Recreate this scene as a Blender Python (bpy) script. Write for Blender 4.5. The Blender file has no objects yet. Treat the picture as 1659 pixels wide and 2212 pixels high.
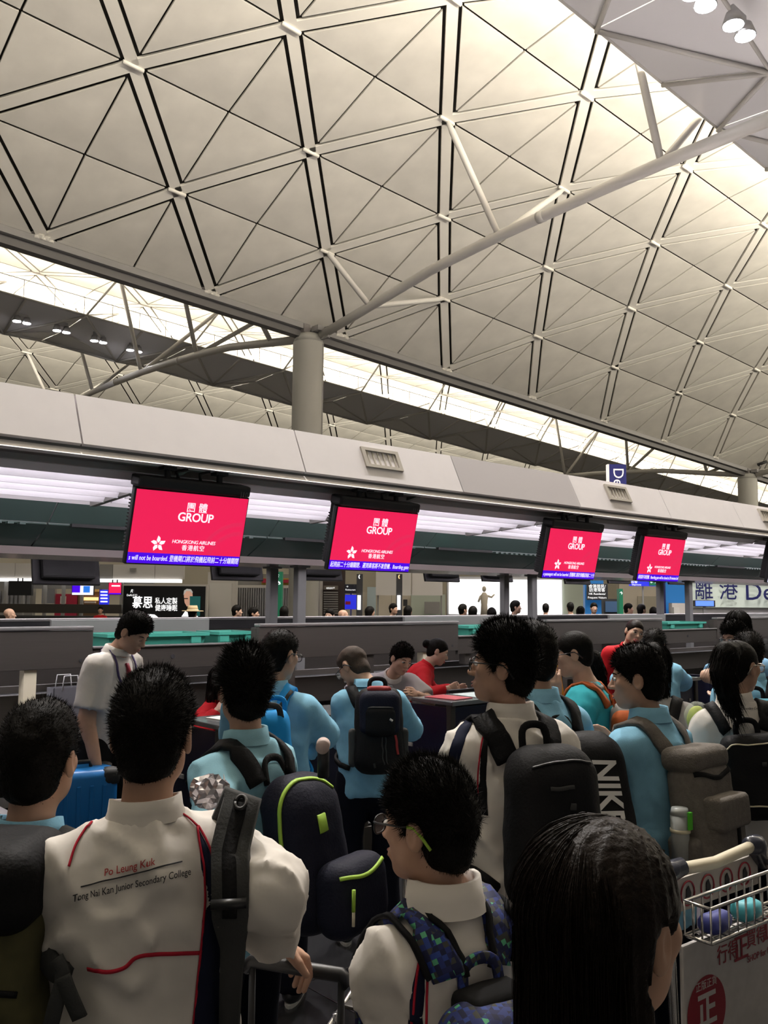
import bpy, bmesh, math, random
import numpy as np
from mathutils import Vector, Matrix

# ------------------------------------------------------------------ camera
IMG_W, IMG_H, FPX = 1659.0, 2212.0, 1912.0
YAW, PITCH, ROLL, CH = math.radians(41.7), math.radians(5.68), math.radians(0.47), 1.85
FW = Vector((math.sin(YAW)*math.cos(PITCH), math.cos(YAW)*math.cos(PITCH), math.sin(PITCH)))
_r0 = Vector((math.cos(YAW), -math.sin(YAW), 0.0)); _u0 = _r0.cross(FW)
RT = _r0*math.cos(ROLL) + _u0*math.sin(ROLL)
UP = _u0*math.cos(ROLL) - _r0*math.sin(ROLL)
CAMP = Vector((0, 0, CH))
scene = bpy.context.scene
col = scene.collection
cam_d = bpy.data.cameras.new('camera'); cam = bpy.data.objects.new('camera', cam_d); col.objects.link(cam)
cam_d.sensor_fit = 'HORIZONTAL'; cam_d.sensor_width = 36.0; cam_d.lens = FPX/IMG_W*36.0
cam_d.clip_start = 0.05; cam_d.clip_end = 500
mw = Matrix.Identity(4)
for i in range(3):
    mw[i][0] = RT[i]; mw[i][1] = UP[i]; mw[i][2] = -FW[i]; mw[i][3] = CAMP[i]
cam.matrix_world = mw
scene.camera = cam

# ------------------------------------------------------------------ world, lights, exposure
vs = scene.view_settings
vs.view_transform = 'Standard'; vs.look = 'None'; vs.gamma = 1.0; vs.use_curve_mapping = False
vs.exposure = 0.0
world = bpy.data.worlds.new('hall_surroundings'); scene.world = world; world.use_nodes = True
world.node_tree.nodes['Background'].inputs[0].default_value = (0.85, 0.80, 0.72, 1)
world.node_tree.nodes['Background'].inputs[1].default_value = 0.12

def area_light(name, loc, direction, sx, sy, energy, color, xaxis=(1, 0, 0), spread=180):
    l = bpy.data.lights.new(name, 'AREA'); l.shape = 'RECTANGLE'; l.size = sx; l.size_y = sy
    l.energy = energy; l.color = color; l.spread = math.radians(spread)
    o = bpy.data.objects.new(name, l); col.objects.link(o)
    z = -Vector(direction).normalized(); x = Vector(xaxis); x = (x - z*x.dot(z)).normalized(); y = z.cross(x)
    m = Matrix.Identity(4)
    for i in range(3):
        m[i][0] = x[i]; m[i][1] = y[i]; m[i][2] = z[i]; m[i][3] = loc[i]
    o.matrix_world = m
    return o

SLOPE = -0.051                       # the roof falls gently along +X
RAD, VCZ, X0 = 30.78, -13.8 + CH, 8.48
UPL = 12800.0                        # uplighters lying on top of the roof reflectors
for yc in (9.0, 45.0):
    for s in (-1, 1):
        ax = Vector((1, 0, SLOPE)).normalized(); dr = Vector((0, s*1.5, 1)); dr = dr-ax*dr.dot(ax)
        k = {(9.0, 1): 1.0, (9.0, -1): 1.0, (45.0, -1): 0.22, (45.0, 1): 0.95}[(yc, s)]
        area_light('uplighter_strip', (52, yc + s*1.2, 16.75 + SLOPE*(52-X0)), dr, 130, 0.5, UPL*k, (1.0, 0.92, 0.77), ax)
# floodlights under the reflector near the camera bays throw light down on the floor
for fx in (4.0, 10.0, 16.0, 22.0, 28.0):
    area_light('floodlight_beam', (fx, 9.0, 15.2 + SLOPE*(fx-X0)), (0, -0.1, -1), 0.5, 0.5, 900, (1.0, 0.95, 0.92), spread=120)

# ------------------------------------------------------------------ helpers
def ray(x, y):
    return FW + RT*((x-IMG_W/2)/FPX) - UP*((y-IMG_H/2)/FPX)
def at(x, y, depth):                 # point at a depth along the view axis
    return CAMP + ray(x, y)*depth
def onY(x, y, Y):
    d = ray(x, y); return CAMP + d*(Y/d.y)
def onX(x, y, X):
    d = ray(x, y); return CAMP + d*(X/d.x)
def onZ(x, y, Z):
    d = ray(x, y); return CAMP + d*((Z-CH)/d.z)
def px(p):
    d = Vector(p)-CAMP; z = d.dot(FW)
    return (IMG_W/2+FPX*d.dot(RT)/z, IMG_H/2-FPX*d.dot(UP)/z, z)

MATS = {}
def mat(name, color, rough=0.6, metal=0.0, emit=None, estr=0.0, noise=0.0, nscale=6.0, bump=0.0, bscale=40.0,
        spec=0.5, aniso=None, alpha=1.0, trans=0.0, sheen=0.0):
    if name in MATS: return MATS[name]
    m = bpy.data.materials.new(name); m.use_nodes = True
    nt = m.node_tree; b = nt.nodes['Principled BSDF']
    c = tuple(color)+(1,) if len(color) == 3 else color
    b.inputs['Base Color'].default_value = c
    b.inputs['Roughness'].default_value = rough; b.inputs['Metallic'].default_value = metal
    b.inputs['Specular IOR Level'].default_value = spec
    if sheen: b.inputs['Sheen Weight'].default_value = sheen
    if trans: b.inputs['Transmission Weight'].default_value = trans
    if alpha < 1: b.inputs['Alpha'].default_value = alpha
    if emit is not None:
        b.inputs['Emission Color'].default_value = tuple(emit)+(1,); b.inputs['Emission Strength'].default_value = estr
    if noise or bump:
        tc = nt.nodes.new('ShaderNodeTexCoord')
        if noise:
            n = nt.nodes.new('ShaderNodeTexNoise'); n.inputs['Scale'].default_value = nscale; n.inputs['Detail'].default_value = 4
            mp = nt.nodes.new('ShaderNodeMapping')
            if aniso: mp.inputs['Scale'].default_value = aniso
            nt.links.new(tc.outputs['Object'], mp.inputs[0]); nt.links.new(mp.outputs[0], n.inputs['Vector'])
            r = nt.nodes.new('ShaderNodeMapRange')
            r.inputs[1].default_value = 0.3; r.inputs[2].default_value = 0.7
            r.inputs[3].default_value = 1-noise; r.inputs[4].default_value = 1+noise*0.6
            nt.links.new(n.outputs[0], r.inputs[0])
            mx = nt.nodes.new('ShaderNodeVectorMath'); mx.operation = 'SCALE'
            mx.inputs[0].default_value = c[:3]; nt.links.new(r.outputs[0], mx.inputs['Scale'])
            nt.links.new(mx.outputs[0], b.inputs['Base Color'])
        if bump:
            n2 = nt.nodes.new('ShaderNodeTexNoise'); n2.inputs['Scale'].default_value = bscale; n2.inputs['Detail'].default_value = 3
            mp2 = nt.nodes.new('ShaderNodeMapping')
            if aniso: mp2.inputs['Scale'].default_value = aniso
            nt.links.new(tc.outputs['Object'], mp2.inputs[0]); nt.links.new(mp2.outputs[0], n2.inputs['Vector'])
            bp = nt.nodes.new('ShaderNodeBump'); bp.inputs['Strength'].default_value = bump; bp.inputs['Distance'].default_value = 0.01
            nt.links.new(n2.outputs[0], bp.inputs['Height']); nt.links.new(bp.outputs[0], b.inputs['Normal'])
    MATS[name] = m
    return m

def tag(o, label=None, cat=None, group=None, kind=None):
    if label: o['label'] = label
    if cat: o['category'] = cat
    if group: o['group'] = group
    if kind: o['kind'] = kind
    return o

def empty(name, loc=(0, 0, 0), rot=None):
    o = bpy.data.objects.new(name, None); col.objects.link(o); o.location = loc
    o.empty_display_size = 0.2
    if rot: o.rotation_euler = rot
    return o

def set_parent(o, parent):
    """parent o (whose mesh is in world coordinates) keeping it where it is"""
    o.parent = parent
    bpy_mw = wmat(parent)
    o.matrix_parent_inverse = bpy_mw.inverted()

def wmat(o):
    m = o.matrix_basis.copy() if o.type != 'CAMERA' else o.matrix_world
    if o.parent: m = wmat(o.parent) @ o.matrix_parent_inverse @ m
    return m

def link_mesh(name, me, material=None, parent=None, local=False):
    if material is not None:
        if isinstance(material, (list, tuple)):
            if not me.materials:
                for mm in material: me.materials.append(mm)
        elif not me.materials: me.materials.append(material)
    o = bpy.data.objects.new(name, me); col.objects.link(o)
    if parent is not None:
        if local: o.parent = parent
        else: set_parent(o, parent)
    return o

class MB:
    def __init__(s): s.v = []; s.f = []; s.m = []; s.mi = 0
    def add(s, vs_, fs_):
        b = len(s.v); s.v += [tuple(p) for p in vs_]
        for f in fs_: s.f.append(tuple(b+i for i in f)); s.m.append(s.mi)
        return s
    def hexa(s, p):       # 8 points: 4 bottom (ccw), 4 top
        return s.add(p, [(3,2,1,0),(4,5,6,7),(0,1,5,4),(1,2,6,5),(2,3,7,6),(3,0,4,7)])
    def box(s, x0, x1, y0, y1, z0, z1, M=None):
        p = [(x0,y0,z0),(x1,y0,z0),(x1,y1,z0),(x0,y1,z0),(x0,y0,z1),(x1,y0,z1),(x1,y1,z1),(x0,y1,z1)]
        if M is not None: p = [tuple(M @ Vector(q)) for q in p]
        return s.hexa(p)
    def bbox(s, x0, x1, y0, y1, z0, z1, b=0.01, M=None):   # box with chamfered edges
        pts = []
        cx, cy, cz = (x0+x1)/2, (y0+y1)/2, (z0+z1)/2
        hx, hy, hz = (x1-x0)/2, (y1-y0)/2, (z1-z0)/2
        b = min(b, hx*.9, hy*.9, hz*.9)
        bm = bmesh.new(); bmesh.ops.create_cube(bm, size=2.0)
        for v in bm.verts: v.co = Vector((v.co.x*hx, v.co.y*hy, v.co.z*hz))
        bmesh.ops.bevel(bm, geom=list(bm.edges), offset=b, segments=2, profile=0.6, affect='EDGES')
        bm.verts.index_update()
        vs_ = [Vector((cx,cy,cz))+v.co for v in bm.verts]
        if M is not None: vs_ = [M @ q for q in vs_]
        s.add(vs_, [[v.index for v in f.verts] for f in bm.faces]); bm.free()
        return s
    def cyl(s, a, b, r0, r1=None, n=12, cap=True):
        a = Vector(a); b = Vector(b); r1 = r0 if r1 is None else r1
        z = (b-a); z = z.normalized() if z.length > 1e-9 else Vector((0,0,1))
        x = z.orthogonal().normalized(); y = z.cross(x)
        vs_ = []
        for (c, r) in ((a, r0), (b, r1)):
            for i in range(n):
                t = 2*math.pi*i/n; vs_.append(c + x*(r*math.cos(t)) + y*(r*math.sin(t)))
        fs_ = [(i, (i+1) % n, n+(i+1) % n, n+i) for i in range(n)]
        if cap: fs_ += [tuple(range(n-1, -1, -1)), tuple(range(n, 2*n))]
        return s.add(vs_, fs_)
    def tube(s, pts, r, n=8, cap=True):
        pts = [Vector(p) for p in pts]; k = len(pts)
        rs = r if isinstance(r, (list, tuple)) else [r]*k
        ref = None; vs_ = []
        for i, p in enumerate(pts):
            t = (pts[min(i+1, k-1)] - pts[max(i-1, 0)]); t = t.normalized() if t.length > 1e-9 else Vector((0,0,1))
            x = t.orthogonal().normalized() if ref is None else (ref - t*ref.dot(t)).normalized()
            ref = x; y = t.cross(x)
            for j in range(n):
                a = 2*math.pi*j/n; vs_.append(p + x*(rs[i]*math.cos(a)) + y*(rs[i]*math.sin(a)))
        fs_ = [(i*n+j, i*n+(j+1) % n, (i+1)*n+(j+1) % n, (i+1)*n+j) for i in range(k-1) for j in range(n)]
        if cap: fs_ += [tuple(range(n-1, -1, -1)), tuple(range((k-1)*n, k*n))]
        return s.add(vs_, fs_)
    def prism(s, poly, d):      # polygon of 3D points, extruded by vector d
        n = len(poly); d = Vector(d); a = [Vector(p) for p in poly]; b = [p+d for p in a]
        return s.add(a+b, [tuple(range(n-1, -1, -1)), tuple(range(n, 2*n))] + [(i, (i+1) % n, n+(i+1) % n, n+i) for i in range(n)])
    def sphere(s, c, r, n=12, m=8, M=None):
        c = Vector(c); r = Vector(r) if not isinstance(r, (int, float)) else Vector((r, r, r))
        vs_ = [Vector((0, 0, r.z))]
        for i in range(1, m):
            ph = math.pi*i/m
            for j in range(n):
                th = 2*math.pi*j/n; vs_.append(Vector((r.x*math.sin(ph)*math.cos(th), r.y*math.sin(ph)*math.sin(th), r.z*math.cos(ph))))
        vs_.append(Vector((0, 0, -r.z)))
        if M is not None: vs_ = [M @ q for q in vs_]
        vs_ = [c+q for q in vs_]
        fs_ = [(0, 1+j, 1+(j+1) % n) for j in range(n)]
        for i in range(m-2):
            fs_ += [(1+i*n+j, 1+(i+1)*n+j, 1+(i+1)*n+(j+1) % n, 1+i*n+(j+1) % n) for j in range(n)]
        L = len(vs_)-1; o = 1+(m-2)*n
        fs_ += [(L, o+(j+1) % n, o+j) for j in range(n)]
        return s.add(vs_, fs_)
    def mesh(s, name, smooth=False):
        me = bpy.data.meshes.new(name); me.from_pydata(s.v, [], s.f)
        if any(s.m): me.polygons.foreach_set('material_index', s.m)
        if smooth: me.shade_smooth()
        me.update(); return me
    def build(s, name, material, parent=None, smooth=False, local=False):
        return link_mesh(name, s.mesh(name, smooth), material, parent, local)

def solid(name, mb, material, label, cat, group=None, smooth=False):
    """one-mesh thing; its origin is moved to its base"""
    o = mb.build(name, material, None, smooth)
    tag(o, label, cat, group); return o

_TXT = {}
def text_mesh(s, size=1.0, bold=0.0, extrude=0.0005, align='CENTER', spacing=1.0, shear=0.0, res=3):
    key = (s, size, bold, extrude, align, spacing, shear)
    if key in _TXT: return _TXT[key]
    cu = bpy.data.curves.new('lettering', 'FONT'); cu.body = s; cu.size = size; cu.offset = bold; cu.extrude = extrude
    cu.align_x = align; cu.align_y = 'CENTER'; cu.space_character = spacing; cu.shear = shear; cu.resolution_u = res
    o = bpy.data.objects.new('lettering', cu)
    me = bpy.data.meshes.new_from_object(o)
    bpy.data.objects.remove(o); bpy.data.curves.remove(cu)
    _TXT[key] = me
    return me

def frame(o, x, y, z):
    m = Matrix.Identity(4)
    for i in range(3):
        m[i][0] = x[i]; m[i][1] = y[i]; m[i][2] = z[i]; m[i][3] = o[i]
    return m

def lettering(s, M, size, material, parent, **kw):
    """text laid in the XY plane of M"""
    mx = kw.pop('maxw', None)
    me = text_mesh(s, size, **kw).copy()
    if mx:
        xs = [v.co.x for v in me.vertices]; wd = max(xs)-min(xs)
        if wd > mx: me.transform(Matrix.Diagonal((mx/wd, 1, 1, 1)))
    me.transform(M)
    return link_mesh('lettering', me, material, parent)
# ------------------------------------------------------------------ materials
M_PANEL = mat('roof_panel_white', (0.70, 0.67, 0.61), 0.55, noise=0.10, nscale=0.9)
M_RIB = mat('roof_rib_white', (0.74, 0.71, 0.65), 0.5)
M_DARK = mat('roof_gap_dark', (0.02, 0.017, 0.013), 0.9)
M_EDGE = mat('edge_beam_grey', (0.24, 0.23, 0.225), 0.55)
M_TUBE = mat('tube_white_paint', (0.56, 0.54, 0.51), 0.4)
M_REFL = mat('reflector_perforated_metal', (0.78, 0.77, 0.79), 0.45, 0.1)
M_COLM = mat('column_paint', (0.38, 0.37, 0.335), 0.6)
M_FAS = mat('fascia_white', (0.82, 0.78, 0.79), 0.5, noise=0.02)
M_FASG = mat('fascia_grey', (0.52, 0.49, 0.50), 0.5)
M_LIP = mat('lip_white', (0.80, 0.77, 0.76), 0.45)
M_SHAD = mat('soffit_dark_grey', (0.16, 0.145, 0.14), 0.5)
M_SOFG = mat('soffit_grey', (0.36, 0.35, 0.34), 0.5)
M_LOUV = mat('louver_white', (0.85, 0.83, 0.86), 0.45)
M_DIFF = mat('lamp_diffuser', (0.9, 0.9, 0.9), 0.5, emit=(1.0, 0.95, 1.0), estr=6.5)
M_BEIGE = mat('spine_beige', (0.58, 0.55, 0.51), 0.6)
M_GREEN = mat('spine_green_glass', (0.075, 0.115, 0.105), 0.22)
M_UNDER = mat('spine_underside', (0.30, 0.25, 0.24), 0.25, 0.5)
M_ARM = mat('bracket_dark', (0.10, 0.095, 0.09), 0.45)
M_STEEL = mat('brushed_steel', (0.060, 0.053, 0.044), 0.5, 0.35, noise=0.06, nscale=3, aniso=(1, 1, 30))
M_STEELB = mat('bright_steel', (0.34, 0.33, 0.31), 0.35, 0.8)
M_BLACK = mat('black_plastic', (0.012, 0.012, 0.013), 0.4)
M_BLACKM = mat('black_matt', (0.02, 0.02, 0.021), 0.7)
M_POLE = mat('pole_grey', (0.17, 0.17, 0.165), 0.5, 0.3)
M_NAVY = mat('desk_navy_laminate', (0.008, 0.010, 0.030), 0.3)
M_GLASSTOP = mat('desk_top_glass', (0.10, 0.105, 0.11), 0.08, spec=0.8)
M_TEAL = mat('tray_teal_plastic', (0.045, 0.27, 0.20), 0.5, spec=.3)
M_RUBBER = mat('belt_rubber', (0.018, 0.018, 0.018), 0.75)
M_WHITE = mat('white_paint', (0.75, 0.74, 0.72), 0.5)
M_CREAM = mat('cream_paint', (0.70, 0.64, 0.46), 0.55)
M_FLOOR = mat('floor_dark_granite', (0.018, 0.018, 0.02), 0.22, noise=0.35, nscale=60)

# ------------------------------------------------------------------ floor
fl = MB().box(-25, 150, -20, 120, -0.12, -0.006).build('floor', mat('floor_joint', (0.03, 0.03, 0.03), 0.7)); tag(fl, kind='structure')
tm = MB().bbox(0.002, 0.898, 0.002, 0.898, -0.02, 0.0, 0.003).mesh('floor_tile'); tm.materials.append(M_FLOOR)
for i in range(-1, 8):
    for j in range(0, 7):
        o = bpy.data.objects.new('floor_tile', tm); col.objects.link(o); o.parent = fl; o.location = (i*0.9, j*0.9, 0)
fs = MB(); fs.box(-25, -0.9, -20, 120, -.02, -0.001); fs.box(7.2, 150, -20, 120, -.02, -.001); fs.box(-0.9, 7.2, -20, 0, -.02, -.001); fs.box(-0.9, 7.2, 6.3, 120, -.02, -.001)
fo = fs.build('floor_field', mat('floor_grey_granite', (.075, .073, .07), .25, noise=.3, nscale=20), fl); tag(fo, kind='stuff')

# ------------------------------------------------------------------ vaulted roof
ALPHA = math.atan(-SLOPE)
DTH = math.radians(5.966)
def vault(name, yc, rows, ncol, c0, limit):
    """rows: list of row numbers r; a row spans angle r*DTH..(r+1)*DTH measured from the apex towards +Y"""
    rootm = Matrix.Translation((X0, yc, VCZ)) @ Matrix.Rotation(ALPHA, 4, 'Y')
    # dark backing shell, the ceiling proper
    n = 44; th0 = -6*DTH - .002; th1 = 6*DTH + .002
    mb = MB(); rr = RAD+0.16; vs_ = []
    for i in range(n+1):
        t = th0+(th1-th0)*i/n
        vs_ += [(-40, rr*math.sin(t), rr*math.cos(t)), (170, rr*math.sin(t), rr*math.cos(t)),
                (-40, (rr+.2)*math.sin(t), (rr+.2)*math.cos(t)), (170, (rr+.2)*math.sin(t), (rr+.2)*math.cos(t))]
    fs_ = []
    for i in range(n):
        a = 4*i; b = 4*i+4
        fs_ += [(a, a+1, b+1, b), (a+2, b+2, b+3, a+3)]
    mb.add(vs_, fs_)
    ceil = mb.build(name, M_DARK); ceil.matrix_world = rootm; ceil.matrix_basis = rootm
    tag(ceil, kind='structure')
    L = 2*RAD*math.sin(DTH/2)       # chord height of one row
    w = 3.0; tk = 0.07
    def inset_tri(P, d):            # offset triangle edges inwards by d[i] (edge i: P[i]->P[i+1])
        P = [Vector(p) for p in P]; lines = []
        c = sum(P, Vector((0, 0)))/3
        for i in range(3):
            a, b = P[i], P[(i+1) % 3]; t = (b-a).normalized(); nn = Vector((-t.y, t.x))
            if nn.dot(c-a) < 0: nn = -nn
            lines.append((a+nn*d[i], t))
        out = []
        for i in range(3):
            (a, t), (b, u) = lines[i-1], lines[i]
            den = t.x*u.y-t.y*u.x; s = ((b.x-a.x)*u.y-(b.y-a.y)*u.x)/den
            out.append(a+t*s)
        return out
    sg, sr = 0.035, 0.27
    A, B, C, D = (0, 0), (w, 0), (w, L), (0, L)
    tri = {}                        # diag 0: A-C, diag 1: B-D
    tri[(0, 0)] = inset_tri((A, B, C), (sg, sg, sr)); tri[(0, 1)] = inset_tri((A, C, D), (sr, sg, sg))
    tri[(1, 0)] = inset_tri((A, B, D), (sg, sr, sg)); tri[(1, 1)] = inset_tri((B, C, D), (sg, sg, sr))
    pm = {}
    for k, t in tri.items():
        a = [Vector((p.x, p.y, 0)) for p in t]; cc = sum(a, Vector())/3 + Vector((0, 0, -0.004))
        b = [p+Vector((0, 0, tk)) for p in a]
        me = bpy.data.meshes.new('ceiling_panel')
        me.from_pydata([tuple(p) for p in a+b+[cc]], [], [(0, 6, 1), (1, 6, 2), (2, 6, 0), (3, 4, 5), (0, 1, 4, 3), (1, 2, 5, 4), (2, 0, 3, 5)])
        me.materials.append(M_PANEL); pm[k] = me
    rm = {}
    for k, (p, q) in enumerate((((0, 0), (w, L)), ((w, 0), (0, L)))):
        p = Vector((*p, 0)); q = Vector((*q, 0)); t = (q-p).normalized(); nn = Vector((-t.y, t.x, 0))*0.165
        p = p - t*0.02; q = q + t*0.02
        mb = MB().hexa([p-nn, q-nn, q+nn, p+nn, p-nn+Vector((0,0,.1)), q-nn+Vector((0,0,.1)), q+nn+Vector((0,0,.1)), p+nn+Vector((0,0,.1))])
        # shallow face lip in the middle of the rib
        me = mb.mesh('rib'); me.materials.append(M_RIB); rm[k] = me
    capm = MB().tube([(-.3, 0, -.02), (.3, 0, -.02)], 0.06, 8).mesh('joint_cap', True); capm.materials.append(M_RIB)
    pieces = []; caps = []
    for r in rows:
        ta, tb = r*DTH, (r+1)*DTH
        ya, za, yb, zb = RAD*math.sin(ta), RAD*math.cos(ta), RAD*math.sin(tb), RAD*math.cos(tb)
        yd = Vector((0, yb-ya, zb-za)).normalized(); zd = Vector((1, 0, 0)).cross(yd)   # outward normal
        if zd.z < 0: zd = -zd
        for c in range(c0, c0+ncol):
            # nodes sit where (row + column) is even; row 6 = edge with nodes on even columns
            k = (r + c) % 2
            M = rootm @ frame((c*w, ya, za), (1, 0, 0), yd, zd)
            cen = M @ Vector((w/2, L/2, 0)); q = px(cen)
            vis = q[2] > 0 and -250 < q[0] < 1909 and -350 < q[1] < 1400
            d = (cen-CAMP).length if vis else 1e4+(cen-CAMP).length
            pieces.append((d, M, k))
            if (r+c) % 2 == 0:
                caps.append((d, rootm @ Matrix.Translation((c*w, ya, za))))
    pieces.sort(key=lambda t: t[0])
    inv = rootm.inverted()
    np_, nr_ = 0, 0; sp = MB(); sr_ = MB()
    for d, M, k in pieces:
        for h in (0, 1):
            if np_ < limit and d < 1e4:
                o = bpy.data.objects.new('ceiling_panel', pm[(k, h)]); col.objects.link(o); o.parent = ceil; o.matrix_basis = inv @ M; np_ += 1
            else:
                me = pm[(k, h)]; sp.add([inv @ M @ v.co for v in me.vertices], [list(p.vertices) for p in me.polygons])
        if nr_ < limit and d < 1e4:
            o = bpy.data.objects.new('rib', rm[k]); col.objects.link(o); o.parent = ceil; o.matrix_basis = inv @ M; nr_ += 1
        else:
            me = rm[k]; sr_.add([inv @ M @ v.co for v in me.vertices], [list(p.vertices) for p in me.polygons])
    if sp.v: tag(sp.build('panel_field', M_PANEL, ceil, local=True), kind='stuff')
    if sr_.v: tag(sr_.build('rib_field', M_RIB, ceil, local=True), kind='stuff')
    caps.sort(key=lambda t: t[0])
    for d, M in caps[:90]:
        o = bpy.data.objects.new('joint_cap', capm); col.objects.link(o); o.parent = ceil; o.matrix_basis = inv @ M
    # edge beam along the far springing line (the next vault shares it)
    for s in (1,):
        t = s*6*DTH; y, z = RAD*math.sin(t), RAD*math.cos(t)
        e = MB()
        e.box(-40, 170, min(y-s*.02, y+s*.15), max(y-s*.02, y+s*.15), z-.20, z+.03)
        e.build('edge_beam', M_EDGE, ceil, local=True)
        MB().box(-40, 170, min(y+s*.15, y+s*.50), max(y+s*.15, y+s*.50), z-.48, z+.3).build('edge_lip', mat('edge_lip_painted_shade', (.13, .124, .12), .6), ceil, local=True)  # lip of the edge beam; darker grey paints in its underside shade
    return ceil, rootm
ceil1, VM1 = vault('ceiling', 9.0, range(0, 6), 42, -4, 300)
ceil2, VM2 = vault('ceiling', 45.0, list(range(-6, 6)), 46, -4, 300)
# the half of the near vault behind the viewer, plain
nm = MB(); k0 = []
for i in range(13):
    t = -6*DTH*i/12; k0 += [(-40, RAD*math.sin(t), RAD*math.cos(t)), (170, RAD*math.sin(t), RAD*math.cos(t))]
nm.add(k0, [(2*i, 2*i+1, 2*i+3, 2*i+2) for i in range(12)])
o = nm.build('panel_shell', M_PANEL, ceil1, local=True)

def node(yc, r, X):                 # world point of a lattice node (row r, local x)
    t = r*DTH; p = (VM1 if yc < 20 else VM2) @ Vector((X-X0, RAD*math.sin(t), RAD*math.cos(t))); return p

# ------------------------------------------------------------------ roof reflectors with floodlights
def reflector(yc, x_from, x_to, label):
    root = empty('light_reflector', (20.48, yc, 15.3))
    tag(root, label, 'reflector', 'folded metal reflectors under the roof ridges')
    def E(X, s): return Vector((X, yc+s*2.9, 16.35+SLOPE*(X-X0)))
    def N(X): return Vector((X, yc, 15.35+SLOPE*(X-X0)))
    X = x_from
    while X < x_to:                 # X: centre node; edge nodes at X-3, X, X+3
        n0, n1 = N(X), N(X+6)
        for s in (-1, 1):
            md = Vector((X+3, yc, 16.2+SLOPE*(X+3-X0)))
            for tri in ((E(X-3, s), E(X, s), n0), (E(X, s), E(X+3, s), n0), (E(X+3, s), md, n0), (E(X+3, s), n1, md)):
                nrm = (tri[1]-tri[0]).cross(tri[2]-tri[0]).normalized()*0.05
                if nrm.z < 0: nrm = -nrm
                c = (tri[0]+tri[1]+tri[2])/3
                t2 = [c+(p-c)*0.985 for p in tri]
                MB().prism(t2, nrm).build('reflector_panel', M_REFL, root)
            for a, b in ((E(X-3, s), n0), (E(X, s), n0), (E(X+3, s), n0)):
                off = Vector((0, 0, -.07))
                MB().tube([a+off, b+off], 0.065, 6).build('fold_tube', M_TUBE, root, True)
            MB().tube([E(X-3, s), E(X+3, s)], 0.05, 6).build('edge_tube', M_TUBE, root, True)
            # hangers up to the vault
            MB().tube([E(X-3, s), node(yc, s*1, X-3)], 0.055, 6).build('hanger', M_TUBE, root, True)
            MB().tube([E(X-3, s), N(X)+Vector((0, 0, 2.6))], 0.045, 6).build('hanger', M_TUBE, root, True)
            # walkway rail
            MB().tube([E(X-3, s)+Vector((0, -s*.3, 1.0)), E(X+3, s)+Vector((0, -s*.3, 1.0))], 0.025, 5).build('rail', M_TUBE, root, True)
            for dx in (-3, -1.5, 0, 1.5):
                MB().tube([E(X+dx, s)+Vector((0, -s*.3, 0)), E(X+dx, s)+Vector((0, -s*.3, 1.0))], 0.02, 5).build('rail_post', M_TUBE, root, True)
        MB().tube([n0+Vector((0, 0, -.02)), md+Vector((0, 0, -.02)), n1+Vector((0, 0, -.02))], 0.05, 6).build('ridge_tube', M_TUBE, root, True)
        X += 6
    return root
reflector(9.0, 8.48, 44, 'folded grey metal light reflector under the near roof ridge')
reflector(45.0, 8.48, 116, 'long folded grey light reflector under the far roof ridge')
M_LAMP = mat('floodlight_lens', (1, 1, 1), 0.3, emit=(1.0, 0.97, 1.0), estr=40.0)
M_HOUS = mat('floodlight_housing', (0.45, 0.45, 0.46), 0.4, 0.5)
def floodlight(p, label, grp, k=1.0):
    r = empty('floodlight', p); tag(r, label, 'light', grp)
    p = Vector(p)
    for dx in (-.24*k, .24*k):
        c = p+Vector((dx, 0, 0))
        MB().cyl(c+Vector((0, 0, .02)), c+Vector((0, 0, .30)), .21*k, .13*k, 14).build('housing', M_HOUS, r, True)
        MB().cyl(c+Vector((0, 0, .0)), c+Vector((0, 0, .03)), .19*k, .19*k, 14).build('lens', M_LAMP, r, True)
    MB().box(p.x-.3, p.x+.3, p.y-.03, p.y+.03, p.z+.28, p.z+.5).build('bracket', M_HOUS, r)
for (x, y), nm_ in zip(((1597, 68), (1510, 2)), ('larger floodlight pair under the near reflector beside the top right strut', 'floodlight pair at the top edge under the near reflector')):
    floodlight(onY(x, y, 8.6), nm_, 'floodlights under the near reflector', 1.15)
for (x, y), nm_ in zip(((47, 697), (133, 717), (213, 739), (290, 759)), ('leftmost', 'second from left', 'third from left', 'rightmost')):
    floodlight(onY(x, y, 43.3), nm_+' floodlight pair under the far grey reflector', 'floodlights under the far reflector')

# ------------------------------------------------------------------ columns and tied trusses
def column(X, Y, ztop, label):
    r = empty('column', (X, Y, 0)); tag(r, label, 'column', 'round roof columns')
    MB().cyl((X, Y, 0), (X, Y, ztop-.35), .60, .60, 40, cap=False).build('shaft', M_COLM, r, True)
    MB().cyl((X, Y, ztop-.35), (X, Y, ztop-.02), .60, .47, 40).build('collar', M_COLM, r, True)
    MB().box(X+.30, X+.34, Y-.53, Y-.51, 0.1, ztop-.4).build('seam', M_EDGE, r)
    mb = MB(); mb.cyl((X, Y, ztop-.05), (X, Y, ztop+.35), .26, .12, 14); mb.build('bearing', M_EDGE, r, True)
    mb = MB(); mb.box(X-.45, X-.15, Y-.3, Y+.4, ztop-.02, ztop+.3); mb.box(X+.2, X+.5, Y-.45, Y+.1, ztop-.02, ztop+.25); mb.build('bracket', M_SHAD, r)
    return r
def zroof(X, z): return z + CH + SLOPE*(X-X0)
column(20.25, 27.25, zroof(20.48, 10.92), 'tall round column left of centre under the roof edge')
c2_ = column(56.3, 27.25, zroof(56.48, 10.92), 'far round column near the right edge of the photo')
d2_ = px((56.3, 27.25, 12))[2]-1.0
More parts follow.
